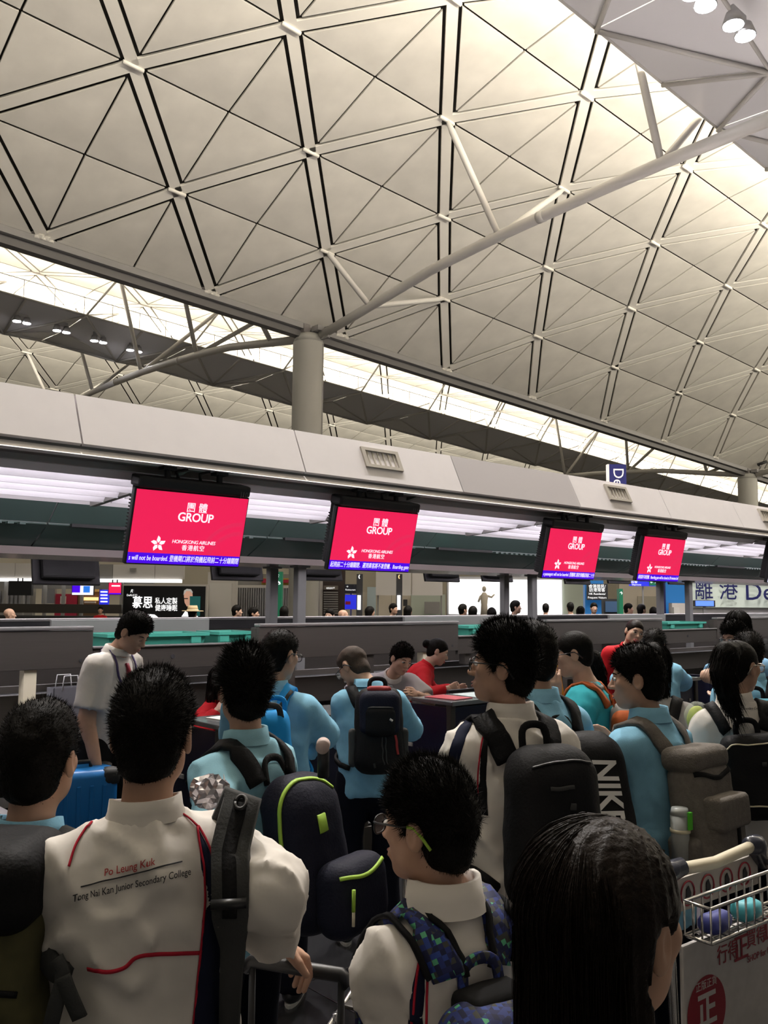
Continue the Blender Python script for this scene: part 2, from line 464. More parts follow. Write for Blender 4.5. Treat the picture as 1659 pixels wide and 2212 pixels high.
MB().cyl(at(1637, 1004, d2_), at(1656, 997, d2_), .10, .10, 12).build('spotlight', M_BLACKM, c2_, True); MB().cyl(at(1641, 1010, d2_), at(1643, 1002, d2_), .07, .07, 10).build('spotlight_bracket', M_EDGE, c2_, True)
def truss(yc, X, s, label, rt=.17):
    r = empty('roof_truss', (X, yc+s*17.9, zroof(X, 11.0))); tag(r, label, 'truss', 'curved tube trusses under the vaults')
    pts = []
    prof = [(17.7, 10.85), (14.84, 11.28), (11.6, 11.78), (8.66, 12.02), (5.8, 12.16), (2.98, 12.26), (0, 12.28)]
    for d, z in prof: pts.append(Vector((X, yc+s*d, zroof(X, z))))
    MB().tube(pts, rt, 14).build('tie_tube', M_TUBE, r, True)
    def P(d):
        for (d0, z0), (d1, z1) in zip(prof, prof[1:]):
            if d0 >= d >= d1: k = (d0-d)/(d0-d1); return Vector((X, yc+s*d, zroof(X, z0+(z1-z0)*k)))
    for d, row in ((14.84, 5), (8.66, 3), (2.98, 1)):
        for dx in (-3, 3):
            b = node(yc, s*row, X+dx)
            a = P(d)
            MB().tube([a, a.lerp(b, .12), a.lerp(b, .9), b], [rt*.55, rt*.62, rt*.62, rt*.3], 10).build('strut', M_TUBE, r, True)
    c = P(7.0); MB().cyl(c+Vector((0, -.12, 0)), c+Vector((0, .12, 0.0)), rt*1.06, rt*1.06, 14).build('joint_sleeve', M_TUBE, r, True)
    e = P(17.7); mb = MB(); mb.box(X-.05, X+.05, e.y-s*.1-.35, e.y-s*.1+.35, e.z-.2, e.z+.25); mb.box(X-.35, X+.35, e.y-.2, e.y+.2, e.z+.1, e.z+.3); mb.build('end_plate', M_EDGE, r)
    return r
truss(9.0, 20.48, 1, 'curved tube truss crossing the near vault from the left column')
truss(9.0, 56.48, 1, 'small tube truss meeting the far right column')
truss(45.0, 20.48, -1, 'tube truss running back from the left column under the far vault')
truss(45.0, 20.48, 1, 'tube truss under the far half of the far vault above the white fascia', .16)
truss(45.0, 56.48, -1, 'tube truss running back from the far right column')

# ------------------------------------------------------------------ check-in island canopy
CYI = 8.65                          # mid line of the island
XA, XB = -4.0, 31.0
canopy = empty('check_in_canopy', (8, CYI, 2.2)); tag(canopy, 'long white check-in canopy with fascia panels and lit louvers', 'canopy')
def strip(mb, y0, z0, y1, z1, x0, x1, th=0.02):    # sheet between two (Y,Z) points
    d = Vector((0, y1-y0, z1-z0)); n = Vector((1, 0, 0)).cross(d).normalized()*th
    a = Vector((x0, y0, z0)); b = Vector((x1, y0, z0)); c = Vector((x1, y1, z1)); e = Vector((x0, y1, z1))
    mb.hexa([a, b, c, e, a+n, b+n, c+n, e+n]); return mb
zf0 = onY(660, 1024, 5.6).z; zf1 = onY(635, 934, 5.77).z
jx = [onY(x, y, 5.77).x for x, y in ((157, 859), (635, 934), (970, 989), (1220, 1031), (1415, 1062), (1575, 1085))]
JS = (jx[-1]-jx[0])/5; J0 = jx[0]
k = -3
while J0+JS*k < XB:
    a = J0+JS*k; b = a+JS
    m = M_FASG if k == 2 else M_FAS
    MB_ = MB(); strip(MB_, 5.6, zf0, 5.77, zf1, a+.006, b-.006, .03)
    MB_.build('fascia_panel', m, canopy)
    strip(MB(), 5.65, zf0, 5.82, zf1-.03, a-.01, b+.01, .01).build('fascia_light_block', M_BLACKM, canopy)  # dark sheet added behind the joints to stop diffuser light leaking through
    strip(MB(), 17.3-5.77, zf1, 17.3-5.6, zf0, a+.006, b-.006, .03).build('fascia_panel', M_FAS, canopy)
    k += 1
strip(MB(), 5.77, zf1-.015, 7.2, zf1+.32, XA, XB, .02).build('roof_sheet', M_FAS, canopy)
strip(MB(), 7.2, zf1+.305, 10.1, zf1+.305, XA, XB, .02).build('roof_sheet', M_FAS, canopy)
strip(MB(), 10.1, zf1+.305, 11.53, zf1-.015, XA, XB, .02).build('roof_sheet', M_FAS, canopy)
for my in (lambda y: y, lambda y: 17.3-y):
    def bx_(y0, y1, z0, z1): return MB().box(XA, XB, min(my(y0), my(y1)), max(my(y0), my(y1)), z0, z1)
    bx_(5.615, 5.72, zf0-.02, zf0+.03).build('shadow_gap', M_SOFG, canopy)
    lp = [(5.545, zf0-.066), (5.66, zf0-.066), (5.66, zf0-.018), (5.60, zf0-.018)]
    MB().prism([Vector((XA, my(a_), b_)) for a_, b_ in lp], (XB-XA, 0, 0)).build('lip', M_LIP, canopy)
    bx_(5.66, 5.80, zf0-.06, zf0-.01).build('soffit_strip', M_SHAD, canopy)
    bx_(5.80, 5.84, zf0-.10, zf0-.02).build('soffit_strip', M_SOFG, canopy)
# louvers: five white blades per bay below a lit diffuser
LB = [5.95+.255*i for i in range(5)]
bx0 = onY(405, 1012, 5.66).x; BS = 2.32
arms = [bx0+BS*i for i in range(-3, 13)]
for a, b in zip(arms, arms[1:]):
    if a > XB-1: break
    for i, y in enumerate(LB):
        z = zf0-.085-.016*i
        for my in ((lambda q: q), (lambda q: 17.3-q)):
            p = [(a+.03, my(y), z-.055), (b-.03, my(y), z-.055), (b-.03, my(y+.014), z-.055), (a+.03, my(y+.014), z-.055),
                 (a+.03, my(y-.13), z+.10), (b-.03, my(y-.13), z+.10), (b-.03, my(y-.116), z+.10), (a+.03, my(y-.116), z+.10)]
            MB().hexa([Vector(q) for q in p]).build('louver_blade', M_LOUV, canopy)
    for my in ((lambda q: q), (lambda q: 17.3-q)):
        y0, y1 = sorted((my(5.86), my(7.12)))
        MB().box(a+.05, b-.05, y0, y1, zf0+.05, zf0+.07).build('light_diffuser', M_DIFF, canopy)
for a in arms[:-1]:
    for my in ((lambda q: q), (lambda q: 17.3-q)):
        p0 = Vector((a, my(5.67), zf0-.05)); p1 = Vector((a, my(6.0), zf0-.11)); p2 = Vector((a-.02, my(7.22), zf0-.20)); p3 = Vector((a-.02, my(7.24), zf0-.04))
        m = MB()
        for q0, q1 in ((p0, p1), (p1, p2), (p2, p3)):
            u = Vector((.025, 0, 0)); w_ = Vector((0, 0, .02))
            m.hexa([q0-u-w_, q0+u-w_, q1+u-w_, q1-u-w_, q0-u+w_, q0+u+w_, q1+u+w_, q1-u+w_])
        m.build('bracket_arm', M_ARM, canopy)
        yy0, yy1 = sorted((my(5.9), my(7.15)))
        MB().box(a-.012, a+.012, yy0, yy1, zf0-.12, zf0+.04).build('bay_divider', M_LOUV, canopy)
# spine
for my in (lambda q: q, lambda q: 17.3-q):
    sg = (7.13, zf0-.04, 7.55, zf0-.12)
    def st(y0, z0, y1, z1, x0=XA, x1=XB):
        if my(1) == 1: return strip(MB(), y0, z0, y1, z1, x0, x1)
        return strip(MB(), my(y1), z1, my(y0), z0, x0, x1)
    st(7.13, zf0-.04, 7.5, zf0-.10).build('spine_cover', M_BEIGE, canopy)
    st(7.5, zf0-.10, 7.56, zf0-.17).build('spine_cover', M_FAS, canopy)
    xx = XA
    while xx < XB:                  # green glass pieces with open joints
        st(7.56, zf0-.17, 7.75, zf0-.335, xx+.006, xx+2.31).build('glass_panel', M_GREEN, canopy)
        st(7.77, zf0-.35, 8.15, zf0-.53, xx+.006, xx+2.31).build('glass_panel', M_GREEN, canopy)
        y0, y1 = sorted((my(7.73), my(7.80)))
        MB().box(xx+.2, xx+1.2, y0, y1, zf0-.36, zf0-.33).build('slot_diffuser', M_BLACKM, canopy)
        for q in range(9):
            MB().box(xx+1.26+q*.1, xx+1.31+q*.1, min(my(7.72), my(7.80)), max(my(7.72), my(7.80)), zf0-.365, zf0-.345).build('slot_vane', M_GREEN, canopy)
        xx += 2.32
MB().box(XA, XB, 8.13, 9.17, zf0-.60, zf0-.53).build('spine_underside', M_UNDER, canopy)
MB().box(XA, XB, 7.82, 9.48, zf0-.34, zf0-.05).build('spine_core', M_BLACKM, canopy)
# air vents in the fascia
for i, (x, y) in enumerate(((822, 995), (1332, 1068), (1655, 1116))):
    c = onY(x, y, 5.685); a = c.x-.20; b = c.x+.20
    n = Vector((0, -(zf1-zf0), .17)).normalized(); u = Vector((0, .17, zf1-zf0)).normalized()
    r = empty('air_vent', c); tag(r, ('air vent grille in the white fascia between the two left red screens', 'air vent grille in the fascia below the blue vertical sign', 'air vent grille at the right edge of the fascia')[i], 'vent', 'fascia air vents')
    def q(dx, du, dn): return Vector((c.x+dx, c.y, c.z)) + u*du + n*dn
    def bar(x0, x1, u0, u1, n0, n1, name, m):
        MB().hexa([q(x0, u0, n0), q(x1, u0, n0), q(x1, u0, n1), q(x0, u0, n1), q(x0, u1, n0), q(x1, u1, n0), q(x1, u1, n1), q(x0, u1, n1)]).build(name, m, r)
    M_VENT = mat('vent_beige', (0.48, 0.44, 0.38), 0.5); M_VD = mat('vent_dark', (0.10, 0.085, 0.06), 0.7)
    bar(-.2, .2, -.085, .085, -.04, .006, 'duct', M_VD)
    bar(-.215, .215, .07, .1, 0, .03, 'frame', M_VENT); bar(-.215, .215, -.1, -.07, 0, .03, 'frame', M_VENT)
    bar(-.215, -.175, -.07, .07, 0, .03, 'frame', M_VENT); bar(.175, .215, -.07, .07, 0, .03, 'frame', M_VENT)
    for j in range(6):
        x_ = -.15+j*.06; bar(x_-.008, x_+.008, -.07, .07, .0, .022, 'slat', M_VENT)

# ------------------------------------------------------------------ hanging screens
M_RED = mat('screen_red', (0.6, 0.01, 0.06), 0.5, emit=(0.80, 0.012, 0.085), estr=1.0, noise=0)
M_RED2 = mat('screen_red_swirl', (0.6, 0.01, 0.06), 0.5, emit=(0.70, 0.02, 0.09), estr=1.0)
M_SBLUE = mat('screen_blue', (0.05, 0.0, 0.6), 0.5, emit=(0.06, 0.0, 0.72), estr=1.0)
M_SWHITE = mat('screen_white', (0.9, 0.9, 0.9), 0.5, emit=(0.95, 0.90, 1.0), estr=1.0)
M_SCYAN = mat('screen_cyan_blue', (0.02, 0.15, 0.6), 0.5, emit=(0.02, 0.17, 0.72), estr=1.0)
M_SLIL = mat('screen_pale', (0.7, 0.7, 0.9), 0.5, emit=(0.62, 0.62, 0.95), estr=1.0)
M_SGREY = mat('header_grey_print', (0.10, 0.10, 0.10), 0.6)
def flower(M, r, parent):           # five-petal emblem
    mb = MB()
    for i in range(5):
        a = math.pi/2+i*2*math.pi/5
        d = Vector((math.cos(a), math.sin(a), 0)); n = Vector((-d.y, d.x, 0))
        tip = d*r; pl = [d*r*.12, d*r*.42+n*r*.25, d*r*.72+n*r*.17, tip+n*r*.10, d*r*.74-n*r*.20, d*r*.38-n*r*.23]
        mb.prism([M @ p for p in pl], M.to_3x3() @ Vector((0, 0, .001)))
    return mb.build('emblem', M_SWHITE, parent)
def screen(c_px, num, label, ticker, kind='red', yp=5.6, W_=0.895, tilt=math.radians(13.5)):
    """c_px: centre pixel of the picture area"""
    c = onY(c_px[0], c_px[1], yp+.06)
    up = Vector((0, -math.sin(tilt), math.cos(tilt))); n = Vector((0, -math.cos(tilt), -math.sin(tilt))); x = Vector((1, 0, 0))
    H_ = 0.515
    M = frame(c, x, up, n)
    r = empty('hanging_screen', c); tag(r, label, 'screen', 'check-in screens hanging under the canopy')
    mb = MB().bbox(-W_/2-.012, W_/2+.012, -H_/2-.012, H_/2+.012, -.055, -.006, .01, M); mb.build('bezel', M_BLACK, r)
    MB().bbox(-W_/2+.0, W_/2+.0, H_/2+.012, H_/2+.095, -.13, .02, .02, M).build('header', M_BLACK, r)
    MB().bbox(-W_/2+.03, W_/2-.03, -H_/2+.03, H_/2+.05, -.16, -.05, .03, M).build('rear_housing', M_BLACKM, r)
    for k in range(16):             # cooling fins on the near side of the housing
        z = -H_/2+.08+k*.024
        MB().box(-W_/2+.022, -W_/2+.034, z, z+.011, -.15, -.06, M).build('fin', M_BLACKM, r)
    tk = 0.075
    if kind == 'red':
        MB().box(-W_/2, W_/2, -H_/2+tk, H_/2, -.006, .0, M).build('picture', M_RED, r)
        MB().box(-W_/2, W_/2, -H_/2, -H_/2+tk, -.006, .0, M).build('ticker', M_SBLUE, r)
        for rad in (.36, .29):      # faint swirl at the lower right
            ring = []
            cc = Vector((W_/2-.02, -H_/2+tk-.10, .0006))
            for j in range(25):
                a = math.pi*.5+j/24*math.pi*.52
                ring.append((cc+Vector((math.cos(a)*rad, math.sin(a)*rad, 0)), cc+Vector((math.cos(a)*(rad-.03), math.sin(a)*(rad-.03), 0))))
            m = MB()
            for (a, b), (a2, b2) in zip(ring, ring[1:]):
                if min(p.y for p in (a, b, a2, b2)) > -H_/2+tk: m.add([M @ a, M @ b, M @ b2, M @ a2], [(0, 1, 2, 3)])
            if m.f: m.build('swirl', M_RED2, r)
        T = lambda s, u, v, size, **kw: lettering(s, M @ Matrix.Translation((u, v, .001)), size, M_SWHITE, r, **kw)
        T('團 體', .03, .155, .075, bold=.0004)
        T('GROUP', .03, .085, .088, bold=.0014, spacing=.95)
        T('HONGKONG AIRLINES', .045, -.093, .036, bold=.0002, shear=.15, spacing=.93)
        T('香港航空', .045, -.137, .044, bold=.0003, spacing=1.15)
        T(ticker, 0, -H_/2+tk/2, .05, shear=.12, bold=.0, maxw=W_*.985)
        flower(M @ Matrix.Translation((-.235, -.115, .001)), .058, r)
        lettering(num, M @ Matrix.Translation((W_/2-.055, H_/2+.03, .0215)), .055, M_SGREY, r, bold=.001)
    else:
        MB().box(-W_/2, W_/2, -H_/2+.12, H_/2, -.006, .0, M).build('picture', M_SCYAN, r)
        MB().box(-W_/2, W_/2, -H_/2, -H_/2+.12, -.006, .0, M).build('ticker', M_SLIL, r)
        for s, v, sz in (('BE MINDFUL', .2, .04), ('WHEN IN A', .15, .04), ('SUSPICIOUS', .1, .04), ('ACTIVITY', .05, .04), ('提高警覺', -.01, .06), ('留意', -.07, .05), ('可疑活動', -.11, .05)):
            lettering(s, M @ Matrix.Translation((-W_/2+.2, v+.01, .001)), sz, M_SWHITE, r, bold=.001)
    # mounts and cables
    for dx in (-.21, .21):
        p = M @ Vector((dx, H_/2+.09, -.05)); q = Vector((p.x, p.y, zf0-.06))
        MB().cyl(p, q, .022, .022, 10).build('mount', M_BLACKM, r); MB().box(q.x-.05, q.x+.05, q.y-.04, q.y+.04, q.z-.03, q.z+.0).build('mount_foot', M_BLACKM, r)
    for dx in (-.12, .06):
        p = M @ Vector((dx, H_/2+.09, -.06)); q = Vector((p.x+.06, p.y, zf0-.06)); mid = p.lerp(q, .5)
        MB().tube([p, p+Vector((-.01, 0, .05)), mid+Vector((.03, -.02, .03)), q+Vector((-.02, 0, -.02)), q], .013, 6).build('cable', M_BLACK, r, True)
    return r
SC = [((411, 1144), 'J10', 'large red GROUP screen marked J10 at the left', 's will not be boarded. 登機閘口將於飛機起飛前二十分鐘關閉'),
      ((810, 1168), 'J11', 'red GROUP screen marked J11 in the middle', '起飛前二十分鐘關閉．遲到乘客將不准登機．Boarding gate'),
      ((1238, 1198), 'J12', 'red GROUP screen marked J12 right of centre', 'e passengers will not be boarded. 登機閘口將於飛機起飛前二十分'),
      ((1430, 1209), 'J13', 'smallest red GROUP screen, rightmost of the four red ones', '乘客將不准登機．Boarding gate will be closed at 20 minutes bef')]
for c, n, l, t in SC: screen(c, n, l, t)
screen((1697, 1221), 'J14', 'blue notice screen cut by the right edge of the photo', '', 'blue')
# the screens of the other side of the island, seen from behind
def back_screen(cx, cy, wpx, label):
    c = onY(cx, cy, 11.75); s = 0.0
    tilt = -math.radians(13)
    up = Vector((0, -math.sin(tilt), math.cos(tilt))); n = Vector((0, -math.cos(tilt), -math.sin(tilt))); x = Vector((1, 0, 0))
    M = frame(c, x, up, n); r = empty('hanging_screen', c); tag(r, label, 'screen', 'dark backs of the screens on the far side of the island')
    MB().bbox(-.46, .46, -.27, .27, -.05, .0, .012, M).build('bezel', M_BLACK, r)
    MB().bbox(-.36, .36, -.20, .22, -.0, .10, .03, M).build('rear_housing', M_BLACKM, r)
    MB().bbox(-.45, .45, .27, .36, -.08, .06, .02, M).build('header', M_BLACK, r)
    for dx in (-.2, .2):
        MB().cyl(M @ Vector((dx, .35, 0)), Vector((c.x+dx, c.y, zf0-.05)), .02, .02, 8).build('mount', M_BLACKM, r)
    MB().tube([M @ Vector((-.33, .1, .02)), M @ Vector((-.3, .12, .12)), M @ Vector((-.27, .05, .1)), M @ Vector((-.28, -.02, .02))], .012, 6).build('cable', M_BLACK, r, True)
for cx, cy, l in ((144, 1221, 'back of a dark screen at the far left beyond the island'), (512, 1217, 'back of a dark screen right of the J10 screen'), (690, 1220, 'back of a dark screen half hidden left of the J11 screen'),
                  (953, 1226, 'back of a dark screen right of the J11 screen'), (1072, 1228, 'back of a dark screen above the white lightbox'), (1245, 1236, 'back of a dark screen below the J12 screen'),
                  (1335, 1236, 'back of a dark screen between the two right red screens'), (1462, 1240, 'back of a dark screen below the smallest red screen')):
    back_screen(cx, cy, 0, l)

# ------------------------------------------------------------------ steel belt housing behind the desks
YP = 7.2
MODX = onY(990, 1343, YP).x - onY(202, 1360, YP).x      # one module
pr = onY(990, 1343, YP).x                                 # right end of the middle high panel
pl = onY(560, 1343, YP).x
zt = onY(800, 1344, YP).z; zb = onY(800, 1414, YP).z; zl = onY(500, 1388, YP).z; zlb = onY(500, 1438, YP).z
for k in range(-1, 5):
    a = pl+MODX*k; b = pr+MODX*k; g = pl+MODX*(k+1)
    nm_ = {-1: 'steel belt housing panel at the left edge above the cream post', 0: 'steel belt housing panel behind the middle check-in desks', 1: 'steel belt housing panel behind the smiling woman in red', 2: 'steel belt housing panel at the right behind the boys in blue', 3: 'steel belt housing panel beyond the right frame edge', 4: 'last steel belt housing panel down the row'}[k]
    r = empty('belt_housing', ((a+b)/2, YP, zb)); tag(r, nm_, 'panel', 'steel belt housing panels')
    MB().bbox(a, b, YP, YP+.05, zb, zt-.035, .004).build('face_panel', M_STEEL, r)
    MB().bbox(a, b, YP-.012, YP+.09, zt-.03, zt, .008).build('top_rail', M_STEELB, r)
    MB().bbox(b-.05, b, YP+.05, YP+.14, zb, zt-.04, .004).build('end_panel', M_STEEL, r)
    MB().bbox(a, a+.05, YP+.05, YP+.14, zb, zt-.04, .004).build('end_panel', M_STEEL, r)
    for x_ in (a+.1, b-.1):
        MB().cyl((x_, YP-.004, zb+.06), (x_, YP+.004, zb+.06), .014, .014, 10).build('bolt', M_BLACKM, r)
    for x_ in (a+.35, (a+b)/2, b-.55):
        MB().box(x_, x_+.10, YP+.02, YP+.12, 0, zb).build('post', M_STEEL if x_ != b-.55 else M_CREAM, r)
    r2 = empty('tray_shelf', ((b+g)/2, YP, zlb)); tag(r2, 'low steel shelf front ' + ('left of the tie man' if k == -2 else {-1: 'holding teal trays behind the man in a red tie', 0: 'holding a teal tray behind the tall boy', 1: 'holding a teal tray at the right', 2: 'beyond the right side', 3: 'far down the row on the right', 4: 'at the row end'}[k]), 'shelf', 'low steel tray shelves')
    MB().bbox(b+.002, g-.002, YP+.01, YP+.05, zlb, zl-.02, .004).build('face_panel', M_STEEL, r2)
    MB().bbox(b+.002, g-.002, YP-.005, YP+.08, zl-.018, zl, .006).build('top_rail', M_STEELB, r2)
    MB().bbox(b+.002, g-.002, YP+.05, YP+.9, zl-.1, zl-.06, .004).build('shelf_board', M_STEEL, r2)
    MB().box(b+.15, b+.25, YP+.03, YP+.13, zlb-.12, zlb).build('bracket', M_STEEL, r2)
    MB().cyl((b+.75, YP+.006, (zl+zlb)/2), (b+.75, YP+.012, (zl+zlb)/2), .02, .02, 10).build('bolt', M_BLACKM, r2)
    MB().bbox(b+.002, g-.002, YP+.92, YP+.96, zl-.1, zt+.03, .004).build('back_panel', mat('back_steel_light', (0.26, 0.265, 0.245), 0.4, 0.5), r2)
led = empty('belt_ledge', (10, 9.4, 1.3)); tag(led, 'long dark belt rail with steel lip running across behind the panels', 'rail')
zled = onY(560, 1333, 9.4).z
MB().bbox(XA, XB+6, 9.4, 9.6, zled-.03, zled, .006).build('steel_lip', M_STEELB, led)
MB().bbox(XA, XB+6, 9.41, 9.6, zled-.14, zled-.03, .006).build('dark_face', M_BLACKM, led)
MB().bbox(XA, XB+6, 9.42, 9.6, .0, zled-.14, .006).build('base', M_STEEL, led)
# poles in pairs
for i, (xa, xb) in enumerate(((587, 647), (1090, 1150), (1426, 1488))):
    for x_, Y_, w in ((xa, 8.95, 'rear'), (xb, 8.37, 'front')):
        p = onY(x_, 1300, Y_)
        r = empty('canopy_post', (p.x, p.y, 0)); tag(r, f'{w} grey canopy post of the {("left", "middle", "right")[i]} pair rising above the steel panels', 'post', 'grey canopy posts in pairs')
        MB().bbox(p.x-.06, p.x+.06, p.y-.05, p.y+.05, 0, zf0-.53, .015).build('shaft', M_POLE, r)
        MB().bbox(p.x-.09, p.x+.09, p.y-.08, p.y+.08, zf0-.62, zf0-.585, .006).build('head_plate', M_POLE, r)
# teal baggage trays
def tray(cx, cy, Y, L_, h, label, D_=.45):
    c = onY(cx, cy, Y); r = empty('baggage_tray', c); tag(r, label, 'tray', 'teal plastic baggage trays')
    t = .012; z1 = c.z; z0 = c.z-h
    x0, x1, y0, y1 = c.x-L_/2, c.x+L_/2, c.y, c.y+D_
    ins = .05
    def wall(a, b, a2, b2): return MB().hexa([Vector(q) for q in (a, b, b2, a2)]+[])
    outer_t = [(x0, y0, z1), (x1, y0, z1), (x1, y1, z1), (x0, y1, z1)]
    outer_b = [(x0+ins, y0+ins, z0), (x1-ins, y0+ins, z0), (x1-ins, y1-ins, z0), (x0+ins, y1-ins, z0)]
    inner_t = [(x0+t, y0+t, z1), (x1-t, y0+t, z1), (x1-t, y1-t, z1), (x0+t, y1-t, z1)]
    inner_b = [(x0+ins+t, y0+ins+t, z0+t), (x1-ins-t, y0+ins+t, z0+t), (x1-ins-t, y1-ins-t, z0+t), (x0+ins+t, y1-ins-t, z0+t)]
    v = outer_t+outer_b+inner_t+inner_b
    f = [(4, 7, 6, 5), (12, 13, 14, 15)]
    for i in range(4):
        j = (i+1) % 4
        f += [(i, 4+i, 4+j, j), (8+i, 8+j, 12+j, 12+i), (i, j, 8+j, 8+i)]
    MB().add(v, f).build('tub', M_TEAL, r)
    rim = MB()
    rim.box(x0-.02, x1+.02, y0-.02, y0+.0, z1-.025, z1+.004); rim.box(x0-.02, x1+.02, y1, y1+.02, z1-.025, z1+.004)
    rim.box(x0-.02, x0, y0, y1, z1-.025, z1+.004); rim.box(x1, x1+.02, y0, y1, z1-.025, z1+.004)
    rim.build('rim', M_TEAL, r)
    for fx in (.12, .88):
        x_ = x0+(x1-x0)*fx; MB().box(x_-.05, x_+.05, y0-.012, y0+.03, z1-.09, z1-.02).build('latch', M_TEAL, r)
    return r
tray(345, 1369, 7.45, .98, .22, 'long teal baggage tray behind the man in a red tie')
tray(512, 1365, 7.45, .38, .22, 'short teal baggage tray left of the middle steel panel', .4)
tray(1068, 1352, 7.45, .95, .22, 'teal baggage tray behind the tall boy with glasses')
tray(1483, 1344, 7.45, 1.15, .22, 'teal baggage tray on the right shelf by the woman in red')

# ------------------------------------------------------------------ check-in desks and belts
def desk(X, Y, label, w=1.15, h=1.1):
    r = empty('check_in_desk', (X+w/2, Y+.35, 0)); tag(r, label, 'desk', 'navy check-in desks')
    MB().bbox(X+.03, X+w-.03, Y+.02, Y+.05, .08, h-.05, .003).build('front_panel', M_NAVY, r)
    MB().bbox(X+.01, X+.04, Y+.05, Y+.72, .08, h-.05, .003).build('side_panel', M_NAVY, r)
    MB().bbox(X+w-.04, X+w-.01, Y+.05, Y+.72, .08, h-.05, .003).build('side_panel', M_NAVY, r)
    for x_ in (X, X+w-.05):
        MB().bbox(x_, x_+.05, Y, Y+.05, 0, h-.03, .006).build('corner_post', M_STEEL, r)
    MB().bbox(X-.01, X+w+.01, Y-.02, Y+.42, h-.03, h, .006).build('counter_top', M_GLASSTOP, r)
    MB().bbox(X-.01, X+w+.01, Y-.028, Y-.02, h-.03, h+.002, .002).build('top_edge', M_STEELB, r)
    MB().bbox(X, X+w, Y+.42, Y+.8, .72, .75, .006).build('work_top', M_SOFG, r)
    MB().bbox(X+.05, X+w-.05, Y+.03, Y+.7, 0, .08, .004).build('plinth', M_STEEL, r)
    for dx, dz in ((.12, .88), (w-.14, .88), (.12, .25)):
        MB().cyl((X+dx, Y+.012, dz), (X+dx, Y+.022, dz), .016, .016, 12).build('cap', M_STEELB, r)
    return r
DX = [onZ(458, 1563, 1.1).x, onZ(950, 1513, 1.1).x]; DY = 4.66
desk(DX[0], DY, 'navy check-in desk in front of the seated woman in red at the left')
desk(DX[1], DY, 'navy check-in desk in the middle with glass top below the J11 screen')
desk(DX[0]+MODX, DY, 'navy check-in desk right of the girl in teal')
desk(DX[1]+MODX, DY, 'navy check-in desk where the boy in blue leans on the right')
desk(DX[0]-3.4, DY, 'navy check-in desk at the far left outside the frame edge')
def leaflet(X, Y, z, w, d, rz, m, label):
    M = Matrix.Translation((X, Y, z)) @ Matrix.Rotation(rz, 4, 'Z')
    o = MB().box(-w/2, w/2, -d/2, d/2, 0, .006, M).build('notice_card', m); tag(o, label, 'card', 'cards lying on the check-in desks')
M_CARDB = mat('card_pale_blue', (0.42, 0.50, 0.50), 0.25); M_CARDR = mat('card_red', (0.35, 0.05, 0.06), 0.3); M_CARDW = mat('card_white', (0.62, 0.62, 0.58), 0.4)
leaflet(DX[1]+.18, DY+.2, 1.101, .22, .3, .1, M_CARDR, 'red notice card at the left end of the middle desk top')
leaflet(DX[1]+.5, DY+.18, 1.101, .3, .3, -.05, M_CARDB, 'pale blue notice card on the middle desk top')
leaflet(DX[1]+.9, DY+.2, 1.101, .3, .28, .08, M_CARDW, 'white notice card at the right of the middle desk top')
leaflet(DX[0]+.25, DY+.2, 1.101, .3, .25, .1, M_CARDW, 'white notice card on the left desk top')
leaflet(DX[0]+.65, DY+.2, 1.101, .3, .3, 0, M_CARDR, 'dark red notice card on the left desk top')
def monitor(X, Y, z, label, face=1):
    r = empty('computer_monitor', (X, Y, z)); tag(r, label, 'monitor', 'desk computer monitors')
    MB().bbox(X-.22, X+.22, Y-.02, Y+.02, z+.08, z+.36, .008).build('panel', M_BLACK, r)
    MB().bbox(X-.04, X+.04, Y-.05, Y-.02, z, z+.2, .006).build('stand', M_BLACKM, r)
    MB().bbox(X-.12, X+.12, Y-.1, Y+.06, z-.0, z+.015, .004).build('foot', M_BLACKM, r)
    MB().box(X-.205, X+.205, Y+.02, Y+.021, z+.095, z+.345).build('picture', mat('monitor_dim', (.02, .03, .05), .2, emit=(.1, .14, .2), estr=.6), r)
for i, X in enumerate((DX[0]+.75, DX[1]+.75, DX[0]+MODX+.75, DX[1]+MODX+.75)):
    monitor(X, DY+.55, .75, ('small black monitor behind the left desk', 'small black monitor behind the middle desk', 'small black monitor behind the desk by the girl in teal', 'small black monitor behind the rightmost desk')[i])
# weigh belts between the desks leading back to the collector belt
def weigh_belt(X, w, label):
    r = empty('weigh_belt', (X+w/2, 5.8, 0)); tag(r, label, 'conveyor', 'weigh belts beside the desks')
    for j, (y0, y1, z) in enumerate(((4.75, 5.55, .32), (5.6, 6.35, .42), (6.4, 7.15, .58))):
        MB().bbox(X+.06, X+w-.06, y0, y1, z-.04, z, .015).build('belt', M_RUBBER, r)
        for s in (X, X+w-.06):
            MB().bbox(s, s+.06, y0, y1, 0.04, z+.05, .006).build('side_rail', M_STEEL, r)
            MB().bbox(s-.004, s+.064, y0, y1, z+.05, z+.062, .003).build('rail_cap', M_STEELB, r)
        MB().bbox(X, X+w, y0-.015, y0+.02, .03, z-.02, .004).build('end_plate', M_STEEL, r)
gaps = [(DX[0]-1.85, 1.1, 'weigh belt at the far left below the cream post'), (DX[0]+1.2, DX[1]-DX[0]-1.25, 'weigh belt between the left and middle desks'), (DX[1]+1.2, DX[0]+MODX-DX[1]-1.25, 'weigh belt right of the middle desk'), (DX[0]+MODX+1.2, DX[1]-DX[0]-1.25, 'weigh belt between the two right desks')]
for X, w, l in gaps: weigh_belt(X, w, l)
cb = empty('collector_belt', (10, 7.8, 0)); tag(cb, 'long rubber collector belt running behind the steel panels', 'conveyor')
MB().bbox(XA, XB, 7.42, 8.15, .95, 1.0, .01).build('belt', M_RUBBER, cb)
